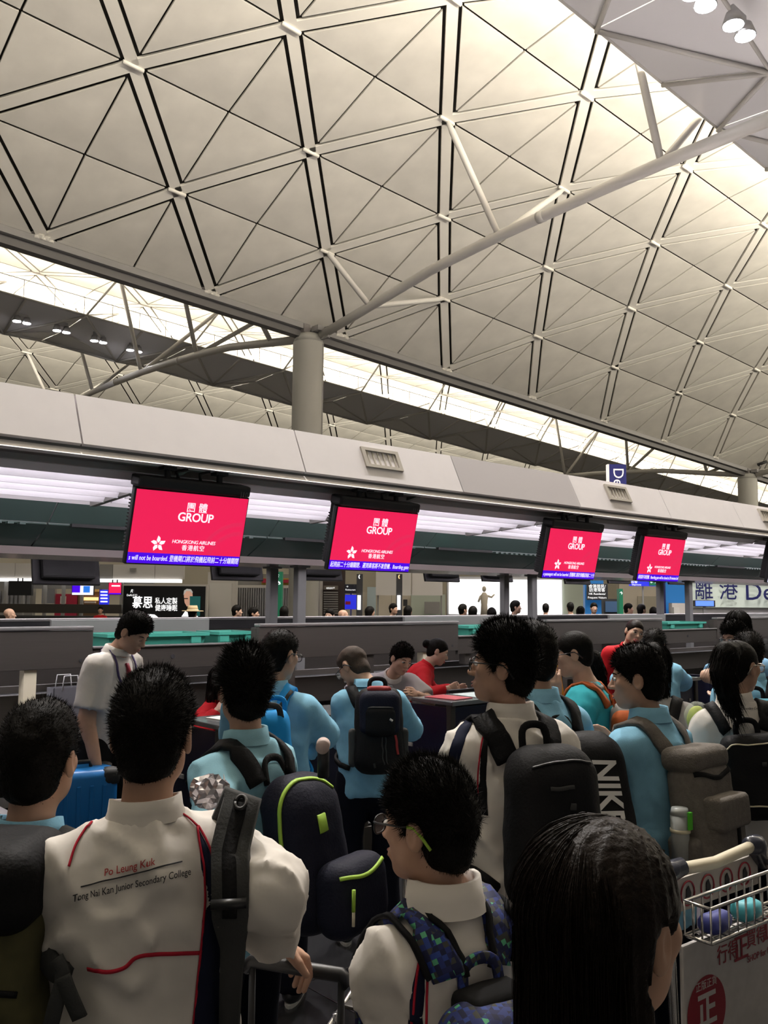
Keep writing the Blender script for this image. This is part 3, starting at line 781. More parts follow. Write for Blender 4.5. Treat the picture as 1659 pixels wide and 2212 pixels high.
MB().bbox(XA, XB, 7.38, 7.42, .80, 1.06, .005).build('side_rail', M_STEEL, cb); MB().bbox(XA, XB, 8.16, 8.2, .0, 1.06, .005).build('side_rail', M_STEEL, cb)
MB().bbox(XA, XB, 7.38, 7.42, .42, .50, .005).build('lower_rail', M_STEELB, cb); MB().bbox(XA, XB, 7.38, 7.42, .18, .26, .005).build('lower_rail', M_STEELB, cb)
# ------------------------------------------------------------------ the hall beyond the island
HR_ = Vector((math.cos(YAW), -math.sin(YAW), 0)); HF_ = Vector((math.sin(YAW), math.cos(YAW), 0)); HU_ = Vector((0, 0, 1))
def bgM(x, y, d): return frame(at(x, y, d), HR_, HU_, -HF_)     # local x right, y up, z towards the viewer
def bgbox(x0, y0, x1, y1, d, th, m, name, parent=None, floor=False, dz=0.0):
    c = at((x0+x1)/2, (y0+y1)/2, d-dz); w = (x1-x0)*(d-dz)/FPX/2; h = (y1-y0)*(d-dz)/FPX/2
    M = frame(c, HR_, HU_, -HF_)
    lo = -c.z if floor else -h
    return MB().box(-w, w, lo, h, -th, 0, M).build(name, m, parent)
def thingbox(name, label, cat, rects, d, base_px, group=None):
    """rects: (part name, x0,y0,x1,y1, forward offset, thickness, material, reaches the floor)"""
    r = empty(name, at(base_px[0], base_px[1], d)); tag(r, label, cat, group)
    for pn, x0, y0, x1, y1, dz, th, m, fl_ in rects: bgbox(x0, y0, x1, y1, d, th, m, pn, r, fl_, dz)
    return r
wb = MB().box(-30, 170, 66, 66.4, 0, 9.5).build('wall_back', mat('wall_cream_dim', (0.50, 0.46, 0.38), 0.8, noise=.08, nscale=.3)); tag(wb, kind='structure')
BW = mat('bg_white_wall', (0.66, 0.63, 0.60), 0.7); BG = mat('bg_grey', (0.30, 0.29, 0.28), 0.6); BD = mat('bg_dark', (0.03, 0.03, 0.032), 0.6)
BPG = mat('bg_pale_green', (0.50, 0.56, 0.48), 0.6); BBL = mat('bg_blue_panel', (0.02, 0.16, 0.42), 0.5, emit=(.01, .10, .30), estr=.5); BCR = mat('bg_cream', (0.62, 0.56, 0.46), 0.7)
BLB = mat('lightbox_white', (1, 1, 1), .5, emit=(1, 1, 1), estr=1.6); BNV = mat('sign_navy', (0.012, 0.014, 0.10), .5); BGR = mat('sign_green', (0.01, 0.16, 0.08), .5, emit=(.005, .09, .045), estr=.5)
BTX = mat('sign_text_lit', (1, 1, 1), .5, emit=(.95, .97, 1), estr=1.0); BSH = mat('shutter_silver', (0.45, 0.45, 0.48), .3, .7); BRD = mat('bg_red', (.45, .02, .06), .6); BWARM = mat('shop_glow', (.8, .5, .2), .6, emit=(1, .6, .25), estr=1.4)
BSB = mat('sign_blue_lit', (.02, .03, .5), .5, emit=(.015, .02, .55), estr=1.0); BYE = mat('sign_yellow', (.55, .40, .06), .6)
def btext(s, x, y, d, hpx, m, parent, maxpx=None, rot=0, **kw):
    M = bgM(x, y, d) @ Matrix.Rotation(rot, 4, 'Z')
    return lettering(s, M, hpx*d/FPX*1.25, m, parent, maxw=(maxpx*d/FPX if maxpx else None), **kw)
# second island on the left
isl = thingbox('far_check_in_island', 'far check-in island at the left with white fascia and steel panel', 'canopy', [
    ('fascia_panel', -60, 1216, 32, 1247, 0, .3, BW, False), ('fascia_panel', 33, 1217, 121, 1248, 0, .3, BW, False), ('fascia_panel', 122, 1218, 214, 1249, 0, .3, BW, False), ('fascia_panel', 215, 1219, 243, 1250, 0, .3, BG, False), ('fascia_panel', 244, 1220, 334, 1250, 0, .3, BW, False), ('fascia_panel', 335, 1221, 396, 1251, 0, .3, BW, False),
    ('light_strip', -60, 1250, 390, 1257, .1, .3, BLB, False), ('soffit', -60, 1257, 330, 1272, -2, .3, BG, False),
    ('steel_panel', -60, 1305, 262, 1324, 3, .2, M_STEEL, False), ('desk_front', -60, 1330, 262, 1352, 4.5, .3, BD, True)], 38, (150, 1340))
for x in (7, 44, 92, 132, 172, 258): bgbox(x, 1257, x+5, 1352, 38, .2, BG, 'post', isl, True)
bgbox(150, 1308, 196, 1314, 38, .4, M_TEAL, 'tray', isl, False, 2.8); bgbox(280, 1227, 293, 1234, 38, .1, BG, 'vent', isl, False, .2)
for i, (x0, y0, x1, y1, m, l) in enumerate(((19, 1256, 68, 1285, M_BLACK, 'dark far screen at the left edge beyond the island'), (156, 1261, 201, 1285, M_SWHITE, 'bright blue and white far screen under the left fascia'), (235, 1259, 261, 1284, M_RED, 'small red far screen beside the black advert'))):
    r = thingbox('hanging_screen', l, 'screen', [('bezel', x0-1, y0-1, x1+1, y1+1, 0, .15, M_BLACK, False), ('picture', x0, y0, x1, y1, .05, .04, m, False), ('mount', (x0+x1)/2-6, y0-7, (x0+x1)/2-4, y0, 0, .05, M_BLACK, False), ('mount', (x0+x1)/2+4, y0-7, (x0+x1)/2+6, y0, 0, .05, M_BLACK, False)], 35, ((x0+x1)/2, y0), 'far screens of the left island')
    if i == 1:
        bgbox(156, 1261, 173, 1280, 35, .02, M_SBLUE, 'picture_block', r, False, .08); bgbox(180, 1266, 194, 1280, 35, .02, M_SCYAN, 'picture_block', r, False, .08)
    if i == 2:
        bgbox(235, 1281, 261, 1284, 35, .02, M_SBLUE, 'ticker', r, False, .08); bgbox(241, 1264, 259, 1267, 35, .02, M_SWHITE, 'print_line', r, False, .08)
# shops behind it
thingbox('shop_front', 'glass shop front with silver shutters at the far left', 'shop', [('wall', -60, 1270, 70, 1345, 0, .4, BG, True)] + [('shutter_slat', -40+k*9, 1276, -35+k*9, 1305, .2, .1, BSH, False) for k in range(12)], 46, (20, 1340))
thingbox('shop_front', 'pink stall between the far screens at the left', 'shop', [('wall', 118, 1283, 166, 1345, 0, .4, BRD, True), ('shelf', 130, 1288, 140, 1304, .3, .2, BW, False), ('awning', 90, 1272, 118, 1304, .1, .3, BSH, False)], 46, (140, 1340))
thingbox('shop_front', 'warm lit shop left of the black advert', 'shop', [('wall', 168, 1268, 214, 1345, 0, .4, mat('shop_brown', (.16, .09, .04), .6), True), ('lit_shelf', 176, 1290, 210, 1297, .3, .2, BWARM, False), ('lit_shelf', 182, 1299, 205, 1303, .3, .2, BW, False), ('fascia', 170, 1268, 212, 1278, .2, .2, mat('shop_amber', (.4, .22, .06), .6, emit=(.5, .28, .08), estr=.4), False)], 46, (190, 1340))
r = thingbox('information_board', 'blue lit information board left of the black advert', 'sign', [('board', 215, 1274, 235, 1306, 0, .1, BSB, False), ('post', 224, 1306, 227, 1350, 0, .05, BG, True)], 44, (225, 1340))
for k in range(4): bgbox(217, 1277+k*7, 232, 1280+k*7, 44, .02, BTX, 'text_line', r, False, .06)
# black advert lightbox
ad = thingbox('advert_lightbox', 'black advert lightbox with white Chinese characters', 'advert', [('frame', 263, 1262, 447, 1340, 0, .3, BW, True), ('picture', 266, 1266, 443, 1334, .1, .08, mat('advert_black', (.01, .01, .011), .3), False)], 36, (355, 1340))
BA = mat('advert_text', (1, 1, 1), .5, emit=(1, 1, 1), estr=1.1)
btext('慕思', 308, 1303, 35.85, 22, BA, ad, 44, bold=.007); btext('私人定製', 359, 1299, 35.85, 12, BA, ad, 48, bold=.002); btext('健康睡眠', 359, 1314, 35.85, 12, BA, ad, 48, bold=.002)
btext('DeRUCCI', 285, 1286, 35.85, 5, BA, ad, 22); btext('R', 284, 1277, 35.85, 8, BA, ad, 10, shear=.3)
mA = bgM(405, 1300, 35.85)
def flat(pts, m, name, dz=0.0): return MB().prism([mA @ Vector((a*35.85/FPX, -b*35.85/FPX, dz)) for a, b in pts], mA.to_3x3() @ Vector((0, 0, .01))).build(name, m, ad)
AS = mat('advert_skin', (.6, .35, .25), .5, emit=(.45, .24, .17), estr=.8); AH = mat('advert_hair', (.5, .48, .45), .5, emit=(.4, .38, .36), estr=.6); AG = mat('advert_green', (.01, .12, .11), .5, emit=(.005, .06, .06), estr=.8)
flat([(-8, -12), (-7, -22), (-2, -26), (6, -26), (10, -21), (11, -10), (9, 2), (4, 10), (-1, 10), (-6, 2)], AS, 'portrait_face'); flat([(-9, -14), (-8, -24), (-2, -28), (7, -27), (11, -21), (10, -18), (5, -23), (-3, -23), (-6, -18)], AH, 'portrait_hair', .012)
flat([(-12, 32), (-4, 20), (4, 24), (12, 20), (24, 32)], BA, 'portrait_shirt', .004); flat([(5, -12), (28, -12), (28, 30), (6, 30)], AG, 'portrait_book', .02); flat([(-105+8, 34), (-95, 26), (-70, 28), (-62, 34)], BA, 'portrait_pillow', .004)
flat([(-7, -8), (1, -8), (1, -6), (-7, -6)], BD, 'portrait_glasses', .014)
thingbox('partition_wall', 'white partition wall right of the black advert', 'wall panel', [('panel', 448, 1236, 510, 1340, 0, .4, BW, True), ('panel', 452, 1260, 500, 1338, .1, .05, mat('bg_white2', (.72, .70, .67), .6), False)], 38, (480, 1335))
sh = thingbox('shop_front', 'shuttered shop with silver curtain right of the white partition', 'shop', [('wall', 500, 1240, 632, 1340, 0, .3, BG, True), ('fascia', 565, 1249, 632, 1263, .2, .2, BYE, False), ('head_rail', 504, 1264, 632, 1270, .25, .2, BW, False), ('red_sign', 608, 1252, 628, 1259, .3, .1, BRD, False), ('red_sign', 566, 1250, 577, 1259, .3, .1, BRD, False)] + [('shutter_slat', 506+k*5, 1270, 509+k*5, 1332, .3, .1, BSH, False) for k in range(25)], 41, (560, 1335))
gs = thingbox('exit_sign', 'green sign pillar with running man and arrow', 'sign', [('pillar', 594, 1235, 609, 1332, 0, .3, BGR, True)], 30, (601, 1335))
btext('→', 600, 1259, 29.98, 9, BTX, gs, 12, bold=.01)
def man(x, y, d, s, m, parent):      # little running figure
    M = bgM(x, y, d); mb = MB(); k = d/FPX*s
    for poly in ([(-1, 5), (1, 5), (1, 7), (-1, 7)], [(-1.2, 0), (1.4, 0), (1.2, 4.6), (-1, 4.6)], [(1, 4), (4, 2.4), (4, 1.4), (1, 2.8)], [(-1, 4), (-3.6, 2.6), (-3.4, 1.8), (-1, 2.8)], [(-1, 0), (.4, 0), (-2, -4.5), (-3.4, -4)], [(.4, 0), (1.4, 0), (3.2, -3), (2.0, -3.6)]):
        mb.prism([M @ Vector((a*k, b*k, 0)) for a, b in poly], M.to_3x3() @ Vector((0, 0, .004)))
    return mb.build('running_man', m, parent)
man(600, 1244, 29.98, .8, BTX, gs)
thingbox('partition_wall', 'white partition wall between the left pair of posts and the dark shop', 'wall panel', [('panel', 632, 1222, 697, 1340, 0, .4, BW, True)], 38, (665, 1335))
ds = thingbox('shop_front', 'dark roller-shuttered shop left of the blue signs', 'shop', [('wall', 697, 1225, 745, 1340, 0, .4, mat('shop_umber', (.06, .04, .035), .6), True), ('sign', 699, 1265, 730, 1274, .2, .1, mat('shop_taupe', (.22, .19, .16), .6), False)] + [('shutter_slat', 699, 1278+k*5, 730, 1281+k*5, .2, .08, BG, False) for k in range(10)], 38, (720, 1335))
btext('oton+', 714, 1270, 37.75, 6, BTX, ds, 24)
bs = thingbox('information_board', 'dark board with white lettering and blue lit panels in the middle', 'sign', [('board', 744, 1262, 772, 1282, 0, .2, mat('board_ink', (.012, .014, .03), .5), False), ('lit_panel', 745, 1285, 772, 1316, .0, .2, BSB, False), ('post', 756, 1282, 760, 1340, -.3, .1, BG, True), ('poster', 746, 1299, 757, 1306, .25, .05, BRD, False)], 34, (757, 1335))
btext('Restaurant', 757, 1274, 33.75, 4, BTX, bs, 24); btext('→', 750, 1267, 33.75, 5, BTX, bs, 8)
for x, m, l in ((776, BTX, 'dark post with white phone handset sign'), (862, BWARM, 'dark post with yellow phone handset sign')):
    q = thingbox('phone_post', l, 'post', [('post', x-6, 1240, x+7, 1332, 0, .3, BD, True), ('lightbox', x-4, 1286, x+3, 1317, .1, .08, BLB, False)], 28, (x, 1335), 'phone posts')
    MB().tube([bgM(x+2, 1246, 27.9) @ Vector((.04*math.cos(a), .06*math.sin(a), 0)) for a in [math.pi*.6+i*math.pi*.8/6 for i in range(7)]], .016, 6).build('handset_icon', m, q, True)
wp = thingbox('bulkhead', 'grey white hanging bulkhead panels behind the J11 screen', 'bulkhead', [('panel', 812, 1228, 888, 1286, 0, .3, BW, False), ('panel', 890, 1230, 956, 1286, -.4, .3, BW, False), ('leg', 815, 1286, 818, 1340, -.1, .1, BG, True), ('leg', 952, 1286, 955, 1340, -.5, .1, BG, True)], 33, (885, 1286))
thingbox('counter_booth', 'pale green counter booth behind the middle posts', 'booth', [('wall', 780, 1280, 845, 1340, -.3, .3, BCR, True), ('wall', 888, 1284, 962, 1340, 0, .3, BPG, True), ('screen', 917, 1300, 950, 1326, .4, .1, BG, False), ('door', 793, 1268, 812, 1340, .1, .1, mat('bg_pale_blue', (.45, .55, .58), .5), True), ('picture', 871, 1295, 880, 1309, .4, .05, BD, False), ('wall', 846, 1284, 888, 1340, -.3, .3, BCR, True)], 37, (870, 1335))
lb = thingbox('white_lightbox', 'large blank white lightbox behind the right posts', 'lightbox', [('frame', 966, 1246, 1218, 1340, -.05, .4, BG, True), ('panel', 970, 1252, 1214, 1327, .1, .08, BLB, False)], 40, (1090, 1335))
# pale statue in front of it
sc = at(1046, 1320, 36); st = empty('statue', (sc.x, sc.y, 0)); tag(st, 'pale statue figure in front of the white lightbox', 'statue')
MB().cyl((sc.x, sc.y, 0), (sc.x, sc.y, 1.3), .22, .16, 12).build('pedestal', BW, st, True)
MB().tube([Vector((sc.x, sc.y, 1.3)), Vector((sc.x, sc.y, 1.7)), Vector((sc.x, sc.y, 2.05)), Vector((sc.x, sc.y, 2.2))], [.16, .13, .17, .06], 10).build('torso', BCR, st, True)
MB().sphere((sc.x, sc.y, 2.33), (.09, .09, .12), 10, 8).build('head', BCR, st, True); MB().tube([Vector((sc.x, sc.y, 2.05))+HR_*.14, Vector((sc.x, sc.y, 2.0))+HR_*.3, Vector((sc.x, sc.y, 2.12))+HR_*.42], [.05, .045, .03], 8).build('arm', BCR, st, True); MB().tube([Vector((sc.x, sc.y, 2.05))-HR_*.14, Vector((sc.x, sc.y, 1.8))-HR_*.24], [.05, .04], 8).build('arm', BCR, st, True)
thingbox('partition_wall', 'pale green wall right of the white lightbox', 'wall panel', [('panel', 1216, 1250, 1265, 1340, 0, .3, BPG, True)], 40, (1240, 1335))
hk = thingbox('direction_sign', 'dark sign for HK residents and frequent visitors on a blue panel', 'sign', [('panel', 1264, 1254, 1304, 1340, 0, .3, BBL, True), ('board', 1268, 1261, 1313, 1296, .2, .1, BD, False)], 32, (1285, 1335))
for i, (t, h) in enumerate((('香港居民/', 7), ('訪港常客', 7), ('HK Residents/', 5), ('Frequent Visitors', 5))): btext(t, 1290, 1267+i*8, 31.78, h, BTX, hk, 40)
thingbox('kiosk', 'dark self-service kiosk screen beside the blue panel', 'kiosk', [('body', 1304, 1294, 1338, 1340, 0, .3, BD, True), ('picture', 1308, 1299, 1334, 1322, .05, .04, mat('kiosk_dim', (.05, .09, .16), .3, emit=(.03, .06, .12), estr=.6), False)], 30, (1320, 1335))
thingbox('partition_wall', 'cream wall behind the green sign on the right', 'wall panel', [('panel', 1338, 1262, 1434, 1340, 0, .3, BCR, True), ('poster', 1378, 1288, 1418, 1326, .1, .05, mat('bg_taupe', (.42, .38, .30), .6), False)], 40, (1385, 1335))
q = thingbox('direction_sign', 'blue hanging direction sign below the smallest red screen', 'sign', [('board', 1361, 1250, 1420, 1266, 0, .15, BSB, False), ('arrow_field', 1403, 1252, 1419, 1265, .05, .04, BGR, False), ('post', 1388, 1266, 1391, 1340, 0, .05, BG, True)], 31, (1390, 1266))
btext('出發', 1370, 1257, 30.9, 6, BTX, q, 14); btext('Departures', 1375, 1263, 30.9, 3.5, BTX, q, 24); btext('←→', 1411, 1258, 30.9, 6, BTX, q, 12)
q = thingbox('exit_sign', 'slim green sign pillar right of the kiosk', 'sign', [('pillar', 1338, 1272, 1346, 1334, 0, .3, BGR, True)], 29, (1342, 1335)); btext('↑', 1342, 1282, 28.95, 8, BTX, q, 7)
thingbox('partition_wall', 'bright blue hoarding between the right posts', 'wall panel', [('panel', 1432, 1240, 1486, 1340, 0, .3, BBL, True), ('edge', 1432, 1240, 1438, 1340, .05, .1, BNV, True), ('box', 1452, 1303, 1484, 1330, .6, .4, BW, False), ('box', 1456, 1312, 1468, 1330, 1.0, .3, mat('bg_white2', (.72, .70, .67), .6), False)], 34, (1460, 1335))
dp = thingbox('departures_board', 'pale glass departures board with large dark blue characters', 'sign', [('glass', 1490, 1250, 1690, 1312, 0, .1, mat('board_pale_green', (.50, .55, .48), .3, emit=(.40, .44, .38), estr=.45), False), ('frame', 1488, 1246, 1692, 1251, .05, .12, BG, False), ('base', 1490, 1312, 1690, 1340, 0, .2, BG, True)], 26, (1590, 1335))
btext('離 港', 1547, 1276, 25.88, 40, BNV, dp, 92, bold=.003); btext('De', 1640, 1280, 25.88, 42, BNV, dp, 60, bold=.004)
thingbox('kiosk', 'blue lit counter screen under the departures board', 'kiosk', [('body', 1501, 1297, 1545, 1311, 0, .15, BD, False), ('picture', 1503, 1298, 1542, 1309, .03, .02, mat('kiosk_blue', (.1, .2, .8), .3, emit=(.10, .22, .95), estr=1.0), False), ('post', 1520, 1311, 1525, 1340, 0, .06, BG, True)], 24.5, (1523, 1335))
# vertical blue sign standing on the canopy roof
c = onY(1333, 1026, 8.65); r = empty('blade_sign', (c.x, c.y, zf1+.33)); tag(r, 'dark blue vertical blade sign reading De above the white fascia', 'sign')
top = onY(1333, 1003, 8.65).z; M = frame((c.x, c.y, top), HR_, HU_, -HF_)
MB().box(-.135, .16, zf1+.33-top, 0, -.08, 0, M).build('blade', BNV, r); MB().box(-.165, -.135, zf1+.33-top, 0, -.10, .0, M).build('edge', BW, r)
lettering('De', M @ Matrix.Translation((.015, -.22, .003)) @ Matrix.Rotation(-math.pi/2, 4, 'Z'), .26, M_WHITE, r); lettering('p', M @ Matrix.Translation((.015, -.47, .003)) @ Matrix.Rotation(-math.pi/2, 4, 'Z'), .26, M_WHITE, r)
# ------------------------------------------------------------------ implicit surfaces (bodies, clothes, bags)
F32 = np.float32
def V3(p): return np.array(p, dtype=np.float64)
def smin(a, b, k):
    h = np.clip(0.5+0.5*(b-a)/k, 0, 1); return b+(a-b)*h-k*h*(1-h)
def smax(a, b, k): return -smin(-a, -b, k)
def cap(P, a, b, ra, rb):
    w = b-a; L = max((w*w).sum(), 1e-9); q = P-a
    t = np.clip(q@w/L, 0, 1); q = q-t[:, None]*w
    return np.sqrt((q*q).sum(1))-(ra+(rb-ra)*t)
def ecap(P, a, b, right, ra, rb):
    w = b-a; L = max((w*w).sum(), 1e-9); wn = w/math.sqrt(L); r = right-wn*(right@wn); r = r/np.linalg.norm(r); v = np.cross(wn, r)
    q = P-a; tt = q@w/L; t = np.clip(tt, 0, 1); e = (tt-t)*math.sqrt(L)
    rx = ra[0]+(rb[0]-ra[0])*t; ry = ra[1]+(rb[1]-ra[1])*t; m = np.minimum(rx, ry)
    k = np.sqrt((q@r/rx)**2+(q@v/ry)**2+(e/m)**2)
    return (k-1)*m
def ell(P, c, r, R=None):
    q = P-c
    if R is not None: q = q@R       # columns of R are the axes
    r = np.asarray(r, float); k = np.sqrt(((q/r)**2).sum(1)); return (k-1)*r.min()
def rbox(P, c, h, rd, R=None):
    q = P-c
    if R is not None: q = q@R
    q = np.abs(q)-(np.asarray(h, float)-rd)
    return np.sqrt((np.maximum(q, 0)**2).sum(1))+np.minimum(q.max(1), 0)-rd
def wob(P, s, seed=0.0):            # cheap smooth noise, about -1..1
    x, y, z = (P*s).T
    return (np.sin(x*1.3+seed+1.7*np.sin(y*.9+seed))+np.sin(y*1.7+seed*2+1.3*np.sin(z*1.1))+np.sin(z*1.5+seed*3+1.9*np.sin(x*.8)))/3

def surface(fn, lo, hi, res, nb=5):
    lo = np.asarray(lo, float); hi = np.asarray(hi, float)
    nblk = np.maximum(np.ceil((hi-lo)/(res*nb)).astype(int), 1); n = nblk*nb+1
    bi = np.stack(np.meshgrid(*[np.arange(k) for k in nblk], indexing='ij'), -1).reshape(-1, 3)
    bd = fn(lo+(bi+.5)*nb*res)
    act = np.abs(bd) < res*nb*0.95+0.012
    S = np.where(bd < 0, -1.0, 1.0).reshape(nblk)
    D = np.ones(n, dtype=F32)
    D[:-1, :-1, :-1] = np.repeat(np.repeat(np.repeat(S, nb, 0), nb, 1), nb, 2)
    mask = np.zeros(n, bool)
    ab = bi[act]*nb
    if len(ab) == 0: return np.zeros((0, 3)), np.zeros((0, 4), int)
    o = np.stack(np.meshgrid(*[np.arange(nb+1)]*3, indexing='ij'), -1).reshape(-1, 3)
    idx = (ab[:, None, :]+o[None]).reshape(-1, 3)
    mask[idx[:, 0], idx[:, 1], idx[:, 2]] = True
    pi = np.argwhere(mask)
    val = np.empty(len(pi))
    for i in range(0, len(pi), 150000): val[i:i+150000] = fn(lo+pi[i:i+150000]*res)
    D[mask] = val
    ins = D < 0
    c = [ins[i:n[0]-1+i, j:n[1]-1+j, k:n[2]-1+k] for i in (0, 1) for j in (0, 1) for k in (0, 1)]
    s = sum(q.astype(np.int8) for q in c); mixed = (s > 0) & (s < 8)
    ci = np.argwhere(mixed)
    if len(ci) == 0: return np.zeros((0, 3)), np.zeros((0, 4), int)
    vid = -np.ones(mixed.shape, dtype=np.int64); vid[mixed] = np.arange(len(ci))
    acc = np.zeros((len(ci), 3)); cnt = np.zeros(len(ci))
    cor = [(i, j, k) for i in (0, 1) for j in (0, 1) for k in (0, 1)]
    dv = {q: D[ci[:, 0]+q[0], ci[:, 1]+q[1], ci[:, 2]+q[2]].astype(float) for q in cor}
    for a in cor:
        for ax in range(3):
            if a[ax] == 0:
                b = list(a); b[ax] = 1; b = tuple(b)
                da, db = dv[a], dv[b]; m = (da < 0) != (db < 0)
                t = np.where(m, da/np.where(m, da-db, 1), 0)
                p = np.tile(np.array(a, float), (len(ci), 1)); p[:, ax] = t
                acc[m] += p[m]; cnt[m] += 1
    V = lo+(ci+acc/np.maximum(cnt, 1)[:, None])*res
    quads = []
    for ax in range(3):
        u, w = (ax+1) % 3, (ax+2) % 3
        sl0 = [slice(1, n[i]-1) for i in range(3)]; sl0[ax] = slice(0, n[ax]-1)
        sl1 = list(sl0); sl1[ax] = slice(1, n[ax])
        A = ins[tuple(sl0)]; B = ins[tuple(sl1)]
        for (m, flip) in ((A & ~B, False), (~A & B, True)):
            e = np.argwhere(m)
            if not len(e): continue
            e = e.copy()
            for i in range(3):
                if i != ax: e[:, i] += 1
            def cid(du, dw):
                q = e.copy(); q[:, u] -= du; q[:, w] -= dw; return vid[q[:, 0], q[:, 1], q[:, 2]]
            qd = np.stack([cid(1, 1), cid(0, 1), cid(0, 0), cid(1, 0)], 1)
            if flip: qd = qd[:, ::-1]
            quads.append(qd)
    Q = np.concatenate(quads) if quads else np.zeros((0, 4), int)
    Q = Q[(Q >= 0).all(1)]
    return V, Q

def np_mesh(name, V, Q, smooth=True, mi=None):
    me = bpy.data.meshes.new(name); k = Q.shape[1]
    me.vertices.add(len(V)); me.vertices.foreach_set('co', np.ascontiguousarray(V, dtype=F32).ravel())
    me.loops.add(len(Q)*k); me.loops.foreach_set('vertex_index', np.ascontiguousarray(Q, dtype=np.int32).ravel())
    me.polygons.add(len(Q)); me.polygons.foreach_set('loop_start', np.arange(0, len(Q)*k, k, dtype=np.int32))
    me.update(calc_edges=True)
    if smooth: me.shade_smooth()
    me.validate()
    return me
def join_vq(parts):
    V = []; Q = []; n = 0
    for v, q in parts:
        if len(v) == 0: continue
        V.append(v); Q.append(q+n); n += len(v)
    return np.concatenate(V), np.concatenate(Q)
def normals(V, Q):
    d1 = V[Q[:, 2]]-V[Q[:, 0]]; d2 = V[Q[:, 3]]-V[Q[:, 1]]; fn = np.cross(d1, d2)
    N = np.zeros_like(V)
    for i in range(4): np.add.at(N, Q[:, i], fn)
    return N/np.maximum(np.linalg.norm(N, axis=1), 1e-12)[:, None]
def strands(P, D, L, W, rng, bend=None, seg=2):
    """ribbons from points P along unit directions D (n,3) of length L (n) and base width W; returns V,Q"""
    n = len(P)
    side = np.cross(D, rng.normal(size=(n, 3))); side /= np.maximum(np.linalg.norm(side, axis=1), 1e-9)[:, None]
    V = []; Q = []
    for i in range(seg+1):
        t = i/seg
        c = P+D*(L*t)[:, None]
        if bend is not None: c = c+bend*(L*t*t)[:, None]
        w = (W*(1-.85*t))[:, None]*.5*side if not np.isscalar(W) else W*(1-.85*t)*.5*side
        V += [c-w, c+w]
    V = np.stack(V, 1).reshape(-1, 3)
    k = 2*(seg+1); base = np.arange(n)*k
    for i in range(seg):
        Q.append(np.stack([base+2*i, base+2*i+1, base+2*i+3, base+2*i+2], 1))
    return V, np.concatenate(Q)

def strands_flow(P, flow, L, W, rng, seg=6, taper=.8):
    n = len(P); c = P.copy(); V = []; side = None; L = L/seg
    for i in range(seg+1):
        D = flow(c); D /= np.maximum(np.linalg.norm(D, axis=1), 1e-9)[:, None]
        if side is None: r_ = rng.normal(size=(n, 3))
        sd = np.cross(D, r_); sd /= np.maximum(np.linalg.norm(sd, axis=1), 1e-9)[:, None]; side = 1
        w = sd*(W*(1-taper*i/seg)*.5)
        V += [c-w, c+w]; c = c+D*L[:, None]
    V = np.stack(V, 1).reshape(-1, 3); k = 2*(seg+1); base = np.arange(n)*k
    return V, np.concatenate([np.stack([base+2*i, base+2*i+1, base+2*i+3, base+2*i+2], 1) for i in range(seg)])

# ------------------------------------------------------------------ people materials
M_SKIN = mat('skin', (0.50, 0.295, 0.20), 0.5, noise=0.06, nscale=30)
M_SKINL = mat('skin_fair', (0.56, 0.35, 0.25), 0.5, noise=0.05, nscale=30)
M_HAIR = mat('hair_black', (0.007, 0.006, 0.005), 0.55, spec=.08, noise=0.3, nscale=60, bump=.25, bscale=150)
M_HAIRB = mat('hair_dark_brown', (0.012, 0.008, 0.006), 0.45, spec=.10, noise=0.35, nscale=70, bump=.25, bscale=150)
M_HAIRS = mat('hair_shaved', (0.06, 0.042, 0.032), 0.7, spec=.22, noise=0.3, nscale=200)
M_BLUE = mat('polo_light_blue', (0.24, 0.50, 0.68), 0.85, spec=.12, noise=.05, nscale=30, bump=.15, bscale=350)
M_BLUE2 = mat('polo_dusty_blue', (0.27, 0.50, 0.60), 0.85, spec=.12, noise=.05, nscale=30, bump=.15, bscale=350)
M_JACK = mat('jacket_white', (0.70, 0.66, 0.61), 0.75, spec=.12, noise=.03, nscale=8, bump=.25, bscale=14)
M_NAVYC = mat('jacket_navy', (0.012, 0.015, 0.035), 0.8, spec=.12)
M_REDC = mat('piping_red', (0.45, 0.02, 0.04), 0.7, spec=.12)
M_TROUS = mat('trousers_navy', (0.006, 0.007, 0.014), 0.85, spec=.12, noise=.15, nscale=20)
M_RED_U = mat('uniform_red', (0.48, 0.012, 0.018), 0.7, spec=.12, noise=.08, nscale=12)
M_SHIRT = mat('shirt_white', (0.68, 0.65, 0.62), 0.75, spec=.12, bump=.3, bscale=18)
M_TEALS = mat('tshirt_teal', (0.045, 0.40, 0.48), 0.85, spec=.12, noise=.06, nscale=20)
M_GREYS = mat('sweater_grey', (0.32, 0.31, 0.30), 0.9, spec=.12, noise=.06, nscale=60)
M_BLKC = mat('cloth_black', (0.010, 0.010, 0.011), 0.85, spec=.12)
M_BAGB = mat('bag_black_nylon', (0.011, 0.011, 0.012), 0.62, spec=.12, bump=.2, bscale=120)
M_BAGN = mat('bag_navy_nylon', (0.013, 0.014, 0.026), 0.65, spec=.12, bump=.2, bscale=120)
M_LIME = mat('zip_lime', (0.36, 0.58, 0.06), 0.6)
M_BAGG = mat('bag_grey_canvas', (0.15, 0.135, 0.12), 0.85, spec=.12, noise=.15, nscale=60, bump=.3, bscale=160)
M_STRAPG = mat('strap_charcoal', (0.055, 0.056, 0.055), 0.8, spec=.12, bump=.2, bscale=200)
M_BAGC = mat('bag_bright_blue', (0.02, 0.28, 0.66), 0.6, spec=.12, noise=.06, nscale=15)
M_ORANGE = mat('bag_orange', (0.42, 0.10, 0.03), 0.75, spec=.12, noise=.1, nscale=20)
M_LENS = mat('glasses_lens', (0.7, 0.75, 0.8), 0.05, alpha=.25)
M_LIP = mat('lips', (0.42, 0.17, 0.14), 0.45)
